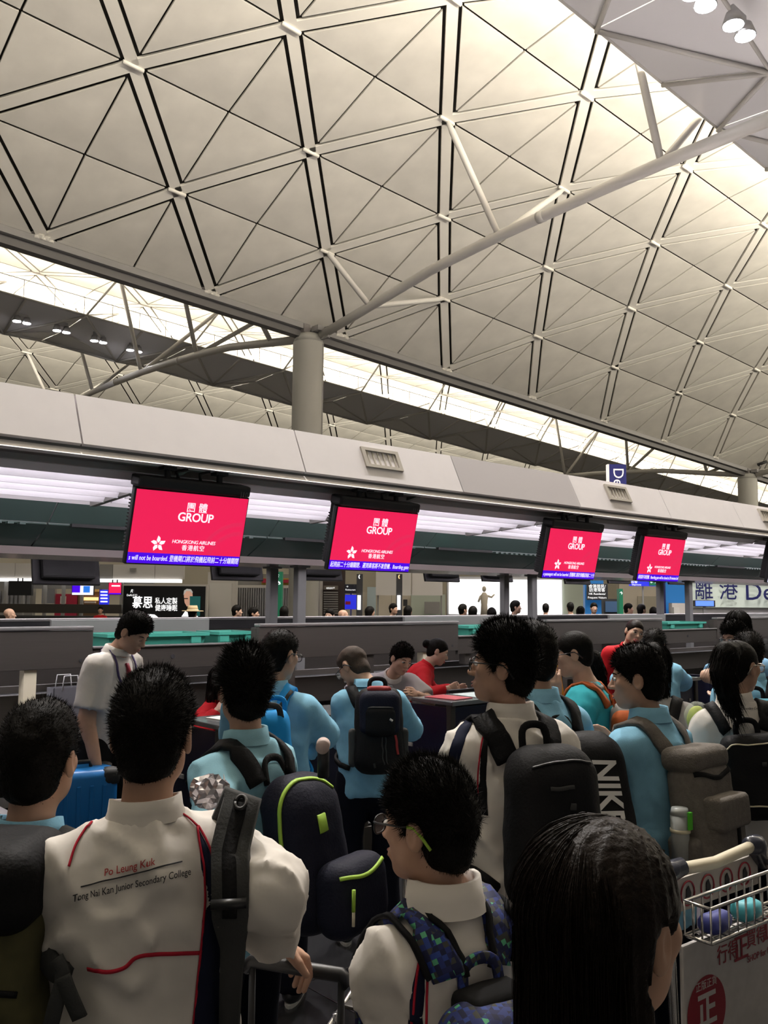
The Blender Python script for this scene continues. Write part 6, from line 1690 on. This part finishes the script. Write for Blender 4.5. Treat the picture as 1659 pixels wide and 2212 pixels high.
# boy leaning on the right desk
p = Fig(1588, 1376, 6.6, fa=-112, hpit=16, lean=16, hs=.97, h=1.66)
p.arm('R', A(1560, 1478, 6.4), elbow=A(1527, 1460, 6.5)); p.arm('L', A(1560, 1500, 6.9))
p.build('boy with glasses leaning his forearm on the right desk', skin=M_SKINL, group=GQ); p.face(); p.glasses(mat('frame_dark', (.03, .02, .02), .4)); p.top(mat('shirt_sky', (.20, .40, .62), .85), 'shirt', o=.016, loose=.012, hem=-.08, sleeve=.75); p.collar(M_BLUE, h=.04); p.trousers(); p.short_hair(n=3000, length=.034, spike=.15, seed=111)
# person in black behind him
p = Fig(1592, 1352, 7.4, fa=-20, hpit=20, lean=26, side=-16, hs=1.0, h=1.7)
p.build('person in black with long black hair behind the leaning boy', group=GQ); p.top(M_BLKC, 'jacket', o=.02, loose=.03, hem=-.1, sleeve=1.9); p.trousers(M_BLKC); p.long_hair(length=.30, n=1200, width=.075)
# boy with teal backpack at the right edge
p = Fig(1617, 1412, 5.3, fa=18, hyaw=-10, hpit=10, hs=.98)
p.build('boy in pale blue at the right edge carrying a teal backpack', group=GQ); p.top(M_BLUE, 'polo_shirt', o=.018, loose=.012, hem=-.1, sleeve=1.9); p.collar(M_BLUE, h=.045); p.trousers(); p.short_hair(n=3200, length=.03, spike=.2, seed=121)
b = Bag(p, 'teal and black backpack at the right edge of the photo', mat('bag_teal', (.015, .17, .24), .7), zc=.12, w=.30, h=.42, d=.18, rd=.07, taper=.1); b.blob('top_flap', M_BLKC, 0, .02, .17, .12, .09, .035, .03); b.straps(M_BLKC)
# girl with ponytail, white jacket, black backpack
p = Fig(1597, 1440, 3.95, fa=6, hyaw=52, hpit=3, hs=.97, shw=.84, side=-5, girth=.92)
p.build('girl with ponytail and glasses in white school jacket at the right', skin=M_SKIN, group=GQ); p.face(); p.glasses(mat('frame_thin', (.35, .30, .25), .3, .8)); jacket(p, o=.016, loose=.008, hem=-.10, seed=9, wr=.004); p.collar(M_JACK, h=.045, r=.058, flare=.008); p.trousers()
p.tied_hair(tail=[A(1588, 1402, 3.80), A(1568, 1412, 3.76), A(1560, 1450, 3.74), A(1572, 1500, 3.72), A(1586, 1540, 3.72)], seed=8, r0=.042, n=2500)
p.ribbon_px([(1552, 1492), (1544, 1520), (1546, 1562)], .006, M_REDC, 'piping'); p.ribbon_px([(1634, 1495), (1649, 1520), (1654, 1562)], .006, M_REDC, 'piping')
p.text_px('Tong Nai Kan Junior Secondary College', 1600, 1531, 92, TXT_BLK, rotd=1, hs=1.3)
b = Bag(p, 'small black backpack with cream piping on the girl with a ponytail', M_BAGB, zc=.13, w=.28, h=.34, d=.14, rd=.05, taper=.12, belly=.02)
b.line([(-.14, .04, .10), (-.11, .09, .155), (0, .10, .16), (.11, .09, .155), (.14, .04, .10)], .006, M_CREAM, 'piping'); b.line([(-.13, .10, -.08), (-.06, .12, -.10), (.06, .12, -.105), (.13, .10, -.085)], .006, M_CREAM, 'piping'); b.line([(.01, .1, .06), (.03, .1, .06)], .018, M_STRAPG, 'emblem'); b.straps(M_BAGB, w=.05)

# nearest girl with long black hair
p = Fig(1314, 1992, 1.1, fa=34, hyaw=14, hpit=2, hs=1.0, shw=.95)
p.build('nearest girl with long straight black hair at the bottom right, back turned', skin=M_SKIN, group=GQ); jacket(p, loose=.012, hem=-.10, seed=11); p.collar(M_JACK, h=.03); p.trousers(); p.long_hair(M_HAIRB, length=.42, seed=13, n=11000, width=.080, open_ear=True, bottom_w=.12); p.face()
# small boy with lime glasses and pixel pattern backpack
p = Fig(926, 1782, 1.9, fa=-32, hyaw=-26, hpit=2, hs=1.0, shw=.86, girth=.92)
p.arm('L', A(838, 2240, 1.86), elbow=A(835, 2120, 1.82))
p.build('small boy with lime tipped glasses in white school jacket', group=GQ); p.face(); p.glasses(M_BLACK, tip=M_LIME); jacket(p, o=.018, loose=.012, hem=-.12, seed=12, wr=.009); p.collar(M_JACK, h=.065, r=.062, flare=.010); p.trousers(); p.short_hair(n=14000, length=.030, spike=.30, seed=131, top=.014)
p.ribbon_px([(967, 1912), (962, 1932), (957, 1952)], .005, M_REDC)
p.ribbon_px([(929, 2014), (914, 2070), (903, 2140), (897, 2230)], [.003, .018, .030, .034], M_NAVYC, 'side_panel', off=.001, n=28)
p.ribbon_px([(927, 2012), (906, 2070), (895, 2140), (889, 2230)], .005, M_REDC, off=.003, n=28); p.ribbon_px([(932, 2012), (924, 2070), (922, 2140), (920, 2230)], .005, M_REDC, off=.003, n=28)
p.text_px('Tong N', 960, 2096, 42, TXT_BLK, rotd=8, hs=1.1); p.ribbon_px([(952, 2083), (978, 2079)], .002, TXT_BLK, 'print_rule')
def pixel_mat():
    m = bpy.data.materials.new('bag_pixel_pattern'); m.use_nodes = True; nt = m.node_tree; bs = nt.nodes['Principled BSDF']; bs.inputs['Roughness'].default_value = .75
    tc = nt.nodes.new('ShaderNodeTexCoord'); mp = nt.nodes.new('ShaderNodeMapping'); mp.inputs['Rotation'].default_value = (.4, .2, .55); mp.inputs['Scale'].default_value = (95, 95, 95)
    fl_ = nt.nodes.new('ShaderNodeVectorMath'); fl_.operation = 'FLOOR'; wn = nt.nodes.new('ShaderNodeTexWhiteNoise'); cr = nt.nodes.new('ShaderNodeValToRGB'); cr.color_ramp.interpolation = 'CONSTANT'
    e = cr.color_ramp.elements; e[0].color = (.006, .010, .05, 1); e[0].position = 0; e[1].color = (.015, .03, .17, 1); e[1].position = .32
    for pos, c in ((.55, (.05, .05, .045, 1)), (.70, (.01, .016, .09, 1)), (.84, (.02, .05, .26, 1)), (.92, (.10, .42, .22, 1))):
        q = e.new(pos); q.color = c
    nt.links.new(tc.outputs['Object'], mp.inputs[0]); nt.links.new(mp.outputs[0], fl_.inputs[0]); nt.links.new(fl_.outputs[0], wn.inputs[0]); nt.links.new(wn.outputs[0], cr.inputs[0]); nt.links.new(cr.outputs[0], bs.inputs['Base Color'])
    return m
M_PIX = pixel_mat()
b = Bag(p, 'blue and green pixel patterned backpack on the small boy', M_PIX, zc=.075, w=.31, h=.42, d=.17, rd=.07, taper=.12, belly=.02)
b.line([(-.15, .0, .18), (-.155, .02, .0), (-.15, .02, -.19)], .018, M_BLKC, 'edge_binding'); b.line([(-.06, .12, -.18), (-.05, .13, -.06), (.02, .13, .0), (.13, .1, .02)], .014, M_BLKC, 'pocket_binding'); b.blob('top_band', M_BLKC, 0, -.04, .19, .075, .045, .03, .02)
b.straps(M_PIX, w=.07)
for k, g in (('L', -1), ('R', 1)):
    for e in (-.026, .026):
        pts = [(g*.05+e, -.085, .235), (g*.062+e, -.03, .285), (g*.066+e, .03, .28), (g*.076+e, .08, .21)]
        RR = proj_many(p.top_fn, catmull([p.T(*q) for q in pts], 20), .016); flat_ribbon(RR[0], RR[1], .012, .01).build('strap_binding', M_BLKC, b.root, True)

# staff man with red tie
p = Fig(288, 1366, 5.4, fa=112, hyaw=-4, hpit=34, lean=8, hs=1.0, shw=.9, girth=.9)
p.build('staff man in white short-sleeved shirt and red tie looking down', skin=M_SKIN); p.face(closed=True); p.top(M_SHIRT, 'shirt', o=.014, loose=.016, hem=-.03, sleeve=.80, wr=.006, seed=14); p.collar(M_SHIRT, h=.04, flare=.014); p.trousers(M_BLKC); p.short_hair(n=4000, length=.022, spike=.1, seed=141)
p.ribbon([(0, .06, .268), (0, .08, .20), (0, .085, .10), (0, .085, .05)], [.03, .035, .05, .06], mat('tie_red', (.28, .01, .03), .6), 'tie', off=.006, th=.008)
p.ribbon([(-.02, -.03, .285), (-.045, .03, .275), (-.04, .08, .2), (0, .09, .1)], .014, mat('lanyard_purple', (.05, .03, .12), .6), 'lanyard', off=.008); p.ribbon([(.02, -.03, .285), (.045, .03, .275), (.04, .08, .2), (0, .09, .1)], .014, mat('lanyard_purple', (.05, .03, .12), .6), 'lanyard', off=.008)
# seated staff woman in red at the left desk
p = Fig(482, 1474, 6.8, fa=112, hpit=12, hs=.97, h=1.60, sit=True, shw=.92)
p.arm('R', A(470, 1535, 6.6)); p.arm('L', A(505, 1535, 6.7))
p.build('seated staff woman in red at the left desk, half hidden', skin=M_SKINL, group='airline staff in red jackets'); p.face(); p.top(M_RED_U, 'jacket', o=.02, loose=.008, hem=-.04, sleeve=1.85); p.collar(M_RED_U, h=.03); p.trousers(M_BLKC); p.long_hair(M_HAIRB, length=.12, n=1200, width=.08)
st_ = empty('office_stool', (float(p.P0[0]), float(p.P0[1]), 0)); tag(st_, 'dark stool under the seated woman in red', 'stool')
z_ = float(p.P0[2])-.17
MB().cyl((p.P0[0], p.P0[1], z_-.07), (p.P0[0], p.P0[1], z_), .20, .20, 20).build('seat', M_BLKC, st_, True); MB().cyl((p.P0[0], p.P0[1], .05), (p.P0[0], p.P0[1], z_-.07), .03, .03, 12).build('stem', M_STEELB, st_, True); MB().cyl((p.P0[0], p.P0[1], 0), (p.P0[0], p.P0[1], .05), .24, .2, 20).build('base', M_BLACK, st_, True)
# ------------------------------------------------------------------ passers-by beyond the island
def passer(x, y, d, fa, top_m, label, hair=True, skin=M_SKIN, long=False, hat=False):
    p = Fig(x, y, d, fa=fa, hs=1.0, h=1.68)
    z = p.hc[2]/.932
    p.build(label, skin=skin, res=.034, hands='', group='passers-by beyond the island')
    p.top(top_m, o=.018, hem=-.08, sleeve=1.8, loose=.01, res=.036)
    p.trousers(M_BLKC)
    if hair:
        if long: p.long_hair(n=0, length=.25)
        else: p.short_hair(n=0)
    if hat:
        M = frame(p.hc+p.up*.05, p.right, p.fwd, p.up); mb = MB(); mb.cyl(M @ Vector((0, 0, 0)), M @ Vector((0, 0, .012)), .21, .20, 24); mb.build('hat_brim', mat('straw', (.55, .42, .24), .8), p.root, True)
        MB().cyl(M @ Vector((0, 0, .01)), M @ Vector((0, 0, .11)), .11, .085, 24).build('hat_crown', mat('straw', (.55, .42, .24), .8), p.root, True); MB().cyl(M @ Vector((0, 0, .012)), M @ Vector((0, 0, .035)), .113, .11, 24).build('hat_band', M_CREAM, p.root, True)
    return p
PG = mat('cloth_grey', (.28, .28, .29), .8); PD = mat('cloth_dark', (.03, .03, .034), .8)
passer(21, 1328, 16, 75, PG, 'bald passer-by in grey at the left edge', hair=False, skin=M_SKINL)
passer(416, 1326, 17, 10, M_SHIRT, 'passer-by in a straw hat before the black advert', hat=True)
passer(217, 1318, 30, 170, M_RED_U, 'far staff member in red at the left island')
passer(512, 1321, 18, 80, PD, 'passer-by in profile right of the black advert', skin=M_SKINL)
passer(548, 1326, 17, 90, PD, 'passer-by left of the left pair of posts')
passer(614, 1322, 18, 0, PD, 'dark haired passer-by between the left pair of posts', long=True)
passer(712, 1330, 16, 200, PG, 'passer-by low behind the rail below the dark shop', skin=M_SKINL)
passer(742, 1330, 17, 90, PD, 'balding passer-by in the middle behind the rail', hair=False)
passer(800, 1322, 19, 60, PD, 'passer-by left of the yellow phone post', long=True)
passer(850, 1316, 20, 120, PD, 'taller passer-by beside the yellow phone post')
passer(882, 1320, 20, 30, PD, 'passer-by right of the yellow phone post', long=True)
passer(1000, 1318, 19, 60, PD, 'passer-by at the left of the white lightbox')
passer(1022, 1322, 18, 20, PD, 'passer-by before the white lightbox left of the statue', long=True)
passer(1062, 1326, 17, 0, PD, 'passer-by right below the statue', long=True)
passer(1114, 1312, 17, 95, PD, 'bespectacled passer-by in black before the lightbox', skin=M_SKINL)
passer(1179, 1315, 22, 20, M_SHIRT, 'far passer-by in white before the lightbox right part')
passer(1232, 1313, 21, 0, M_SHIRT, 'passer-by in white at the pale green wall')
passer(1255, 1321, 20, 40, PD, 'dark passer-by right of the one in white', long=True)
passer(1283, 1314, 21, 180, PD, 'suited passer-by under the residents sign', skin=M_SKINL)
passer(1358, 1316, 20, 100, M_SHIRT, 'passer-by right of the green pillar')
passer(1386, 1318, 19, 60, PG, 'passer-by at the cream wall')
passer(1412, 1322, 21, 30, M_SHIRT, 'passer-by in white right of the cream poster', long=True)

# ------------------------------------------------------------------ luggage carts
M_CHROME = mat('chrome_wire', (0.62, 0.60, 0.58), 0.22, 0.95); M_BOARD = mat('cart_board_white', (0.60, 0.57, 0.55), 0.5, noise=.08, nscale=25); M_CRED = mat('cart_red', (0.22, 0.012, 0.02), 0.5); M_HBAR = mat('cart_handle_cream', (0.62, 0.56, 0.42), 0.45); M_HOOD = mat('cart_hood_navy', (0.03, 0.033, 0.05), 0.25)
def cart(M, label, detail=True):
    """local x: across (0..0.62), y: away from the board face, z: up; board at y=0"""
    r = empty('luggage_cart', M.translation); tag(r, label, 'cart', 'airport luggage carts')
    def B(n, m, x0, x1, y0, y1, z0, z1, b=.006): return MB().bbox(x0, x1, y0, y1, z0, z1, b, M).build(n, m, r)
    def Tb(n, m, pts, rad, k=8): return MB().tube([M @ Vector(p) for p in pts], rad, k).build(n, m, r, True)
    for x in (0, .62):
        Tb('upright', M_CHROME, [(x, .02, .22), (x, .02, .6), (x, .03, .93), (x, .08, 1.0)], .014)
        Tb('base_rail', M_CHROME, [(x, .02, .2), (x, -.45, .17), (x*.7+.09, -.85, .15)], .014)
        for y in (.0, -.75):
            xx = x if y == 0 else x*.7+.09
            MB().cyl(M @ Vector((xx-.02, y, .065)), M @ Vector((xx+.02, y, .065)), .065, .065, 16).build('wheel', M_BLACKM, r, True)
            Tb('fork', M_CHROME, [(xx, y, .065), (xx, y-.02, .2)], .012)
    B('front_board', M_BOARD, .02, .60, .0, .015, .36, .86); B('red_band', M_CRED, .02, .60, -.006, .0, .36, .43, .002)
    B('deck', M_STEEL, .08, .54, -.7, -.05, .19, .205)
    Tb('handle_bar', M_HBAR, [(.10, .06, 1.05), (.16, .07, 1.04), (.31, .07, 1.03), (.46, .07, 1.04), (.52, .06, 1.05)], .019, 12)
    for x0, x1 in ((-.03, .12), (.50, .65)):
        Tb('handle_hood', M_HOOD, [(x0 if x0 < .3 else x1, .10, .97), ((x0+x1)/2, .08, 1.04), (x1 if x0 < .3 else x0, .06, 1.055)], [.03, .036, .026], 12)
    # wire basket on the passenger side
    y0, y1, zt_, zb_ = -.02, .30, .985, .89
    ys = -.085
    for z in (zt_, zb_):
        Tb('basket_rim', M_CHROME, [(.03, ys, z), (.59, ys, z), (.59, .0, z), (.03, .0, z), (.03, ys, z)], .0055, 6)
    for k in range(13):
        x = .03+.56*k/12
        Tb('basket_wire', M_CHROME, [(x, ys, zt_), (x, ys, zb_), (x, .0, zb_), (x, .0, zt_)], .0035, 6)
    for k in range(1, 3):
        y = ys+(-ys)*k/3; Tb('basket_wire', M_CHROME, [(.03, y, zt_), (.03, y, zb_), (.59, y, zb_), (.59, y, zt_)], .0035, 6)
    if detail:
        FM = M @ frame((0, -.001, 0), (1, 0, 0), (0, 0, 1), (0, -1, 0))
        T = lambda s, u, v, sz, m, **kw: lettering(s, FM @ Matrix.Translation((u, v, .0015)), sz, m, r, **kw)
        MR = mat('cart_print_red', (0.30, 0.02, 0.035), 0.5)
        T('行得', .25, .79, .06, MR); T('正', .325, .785, .085, MR, bold=.001); T('買得', .415, .80, .06, MR); T('正', .50, .81, .085, MR, bold=.001); T('SHOP for REAL', .45, .745, .028, MR)
        disc = MB().prism([FM @ Vector((.13+.10*math.cos(a), .655+.10*math.sin(a), 0.0005)) for a in [i*math.pi/20 for i in range(40)]], (FM.to_3x3() @ Vector((0, 0, .001))))
        disc.build('round_emblem', MR, r); T('正', .13, .655, .105, M_BOARD, bold=.003); T('正版正貨', .13, .73, .028, M_BOARD); T('NO FAKES', .13, .582, .022, M_BOARD)
        B('pictogram_board', mat('pictogram_beige', (.42, .38, .34), .5), .0, .62, .10, .11, .90, 1.0, .003)
        for k in range(5):
            cx = .09+k*.11; c = M @ Vector((cx, .097, .95))
            MB().tube([M @ Vector((cx+.036*math.cos(a), .098, .95+.036*math.sin(a))) for a in [i*math.pi/10 for i in range(21)]], .003, 5).build('pictogram_ring', MR, r, True)
            MB().prism([M @ Vector((cx+a, .098, .95+b)) for a, b in ((-.01, -.02), (.012, -.02), (.016, .0), (.004, .022), (-.008, .012))], M.to_3x3() @ Vector((0, -.002, 0))).build('pictogram', M_BLACKM, r)
    return r
pc = A(1466, 2010, 2.55)
M1 = frame((float(pc[0]), float(pc[1]), 0), (math.cos(-.06), math.sin(-.06), 0), (-math.sin(-.06), math.cos(-.06), 0), (0, 0, 1))
cart(M1, 'luggage cart with wire basket and red Chinese slogan at the lower right')
c2 = A(872, 1650, 4.35); th = math.radians(-70)
M2 = frame((float(c2[0]), float(c2[1])-.0, 0), (math.cos(th), math.sin(th), 0), (-math.sin(th), math.cos(th), 0), (0, 0, 1))
cart(M2, 'luggage cart half hidden between the shaved-head boy and the small boy')
# black bag with paper riding on the near cart
bp = M1 @ Vector((.34, -.36, .21)); rb = empty('travel_bag', bp); tag(rb, 'black travel bag with white paper on it in the lower right corner', 'bag')
def bagf(P): return rbox(P, V3(M1 @ Vector((.36, -.42, .50))), (.19, .14, .29), .05, np.array(M1.to_3x3()))+.003*wob(P, 25, 2)
v_, q_ = surface(bagf, V3(M1 @ Vector((.36, -.42, .50)))-.42, V3(M1 @ Vector((.36, -.42, .50)))+.42, .012); link_mesh('body', np_mesh('body', v_, q_), M_BAGB, rb)
MB().tube([M1 @ Vector((.30, -.44, .78)), M1 @ Vector((.31, -.44, .83)), M1 @ Vector((.41, -.44, .83)), M1 @ Vector((.42, -.44, .78))], .012, 8).build('handle', M_BAGB, rb, True)
for dz in (.60, .52): MB().tube([M1 @ Vector((.165, -.52, dz)), M1 @ Vector((.16, -.54, dz-.02)), M1 @ Vector((.165, -.52, dz-.05))], .005, 6).build('buckle', M_CHROME, rb, True)
o = MB().box(.40, .56, -.50, -.36, .795, .798, M1).build('paper_sheet', M_WHITE); tag(o, 'white paper sheet lying on the black travel bag at the right edge', 'paper')
# pale things lying in the basket
for dx, m, l in ((.12, mat('bag_indigo', (.03, .04, .20), .6), 'dark blue pouch in the near cart basket'), (.30, mat('pouch_cyan', (.06, .36, .42), .5), 'light blue pouch in the near cart basket')):
    cc = V3(M1 @ Vector((dx, -.042, .922)))
    v_, q_ = surface(lambda P: rbox(P, cc, (.055, .036, .028), .025)+.004*wob(P, 40, dx*9), cc-.12, cc+.12, .009); o = link_mesh('pouch', np_mesh('pouch', v_, q_), m); tag(o, l, 'pouch')

# ------------------------------------------------------------------ suitcases
def suitcase(name, M, w, d, h, m, label, ribs=True, handle=True, hz=None, corner=M_BLACKM):
    r = empty('suitcase', M.translation); tag(r, label, 'suitcase')
    MB().bbox(-w/2, w/2, -d/2, d/2, .05, h, .045, M).build('shell', m, r, True)
    if ribs:
        for k in range(5):
            x = -w/2+.08+(w-.16)*k/4; MB().bbox(x-.012, x+.012, -d/2-.006, d/2+.006, .12, h-.08, .006, M).build('rib', m, r)
    for x in (-w/2+.04, w/2-.04):
        for y in (-d/2+.05, d/2-.05):
            MB().bbox(x-.05, x+.05, y-.055, y+.055, h-.09, h+.004, .03, M).build('corner_guard', corner, r, True); MB().cyl(M @ Vector((x-.015, y, .03)), M @ Vector((x+.015, y, .03)), .03, .03, 12).build('wheel', M_BLACKM, r, True)
    MB().tube([M @ Vector(q) for q in ((-.09, 0, h), (-.08, 0, h+.03), (.08, 0, h+.03), (.09, 0, h))], .011, 8).build('carry_handle', M_BLACKM, r, True)
    if hz:
        for x in (-.11, .11): MB().cyl(M @ Vector((x, -d/2+.04, h-.1)), M @ Vector((x, -d/2+.04, hz)), .008, .008, 8).build('trolley_tube', M_BLACKM, r, True)
        MB().tube([M @ Vector(q) for q in ((-.13, -d/2+.04, hz-.02), (-.11, -d/2+.04, hz), (.11, -d/2+.04, hz), (.13, -d/2+.04, hz-.02))], .016, 10).build('trolley_grip', M_BLACK, r, True)
    return r
sb = A(168, 1680, 5.0)
suitcase('blue', Matrix.Translation((float(sb[0]), float(sb[1])+.05, .325)) @ Matrix.Rotation(-.2, 4, 'Z'), .44, .28, .56, mat('case_blue', (.01, .16, .48), .35), 'bright blue suitcase with black corners at the left')
hg = A(640, 2084, 1.99)
Mh = Matrix.Translation((float(hg[0]), float(hg[1]), 0)) @ Matrix.Rotation(-YAW-.35, 4, 'Z')
suitcase('black', Mh @ Matrix.Translation((0, .09, 0)), .42, .26, .68, M_BAGB, 'black suitcase whose trolley grip is held by the boy in white', hz=float(hg[2])-.006)
sv = A(1100, 1985, 3.45)
suitcase('silver', Matrix.Translation((float(sv[0]), float(sv[1]), .0)) @ Matrix.Rotation(-.6, 4, 'Z'), .40, .24, float(sv[2])+.02, mat('case_silver', (.40, .39, .46), .25, .6), 'silver suitcase glimpsed between the small boy and the nearest girl', corner=M_CHROME)

# ------------------------------------------------------------------ small things around the desks
def paper_bag(c, w, d, h, m, label):
    r = empty('paper_bag', c); tag(r, label, 'bag'); c = Vector(c)
    mb = MB(); t = .004
    for b_ in ((-w/2, w/2, -d/2, -d/2+t), (-w/2, w/2, d/2-t, d/2), (-w/2, -w/2+t, -d/2, d/2), (w/2-t, w/2, -d/2, d/2)): mb.box(c.x+b_[0], c.x+b_[1], c.y+b_[2], c.y+b_[3], c.z, c.z+h)
    mb.box(c.x-w/2, c.x+w/2, c.y-d/2, c.y+d/2, c.z, c.z+t); mb.build('sack', m, r)
    for y in (-d/2, d/2): MB().tube([c+Vector((-w/4, y, h-.02)), c+Vector((-w/5, y, h+.09)), c+Vector((w/5, y, h+.09)), c+Vector((w/4, y, h-.02))], .005, 6).build('cord_handle', M_WHITE, r, True)
q = A(162, 1522, 6.75); paper_bag((float(q[0]), 6.85, .66), .26, .14, float(q[2])+.12-.66 if float(q[2])+.12-.66 > .2 else .32, mat('bag_grey_white', (.17, .17, .185), .7), 'pale paper bag standing in the shadow left of the tie man')
bb = MB().bbox(.6, 3.2, 6.72, 7.14, .60, .66, .01); solid('bag_shelf', bb, M_STEEL, 'steel ledge below the left belt housing panel', 'shelf')
def printer(c, label):
    r = empty('label_printer', c); tag(r, label, 'printer'); x, y, z = c
    MB().bbox(x-.12, x+.12, y-.11, y+.11, z, z+.16, .02).build('case', M_WHITE, r); MB().bbox(x-.09, x+.09, y-.118, y-.108, z+.03, z+.07, .004).build('paper_slot', M_BLACK, r); MB().bbox(x-.10, x+.10, y-.09, y+.09, z+.16, z+.19, .02).build('lid', M_SOFG, r)
printer((DX[0]+.3, DY+.62, .75), 'white label printer on the left desk'); printer((DX[1]+.25, DY+.62, .75), 'white label printer on the middle desk')
ys = A(1192, 1452, 8.3); cs = empty('caution_stand', (float(ys[0]), float(ys[1]), 0)); tag(cs, 'small yellow caution stand behind the girl in teal', 'stand')
zt2 = float(ys[2])+.09; YEL = mat('caution_yellow', (.55, .38, .03), .5)
for s in (-1, 1): MB().hexa([Vector((ys[0]-.14, ys[1]+s*.2, 0)), Vector((ys[0]+.14, ys[1]+s*.2, 0)), Vector((ys[0]+.14, ys[1]+s*.21, 0)), Vector((ys[0]-.14, ys[1]+s*.21, 0)), Vector((ys[0]-.09, ys[1]+s*.01, zt2)), Vector((ys[0]+.09, ys[1]+s*.01, zt2)), Vector((ys[0]+.09, ys[1]+s*.02, zt2)), Vector((ys[0]-.09, ys[1]+s*.02, zt2))]).build('leaf', YEL, cs)
# plush in a clear bag carried beside the ponytail girl
pl_ = A(1506, 1552, 3.95); o_ = empty('plush_toy', tuple(pl_)); tag(o_, 'yellow green plush in clear plastic beside the girl with a ponytail', 'plush')
v_, q_ = surface(lambda P: ell(P, pl_, (.045, .045, .055))+.004*wob(P, 45, 3), pl_-.1, pl_+.1, .009); link_mesh('plush', np_mesh('plush', v_, q_), mat('plush_lime', (.42, .50, .06), .8, noise=.3, nscale=30), o_)
v_, q_ = surface(lambda P: ell(P, pl_+V3((0, 0, .005)), (.055, .055, .07))+.008*wob(P, 50, 5), pl_-.12, pl_+.12, .011); link_mesh('clear_wrap', np_mesh('clear_wrap', v_, q_), mat('clear_film', (.8, .85, .85), .08, alpha=.18), o_)
a_, b_ = onZ(665, 1906, .013), onZ(766, 1886, .013); solid('foot_rail', MB().tube([a_, b_], .012, 8), M_CHROME, 'thin steel rail on the floor left of the shaved-head boy', 'rail')
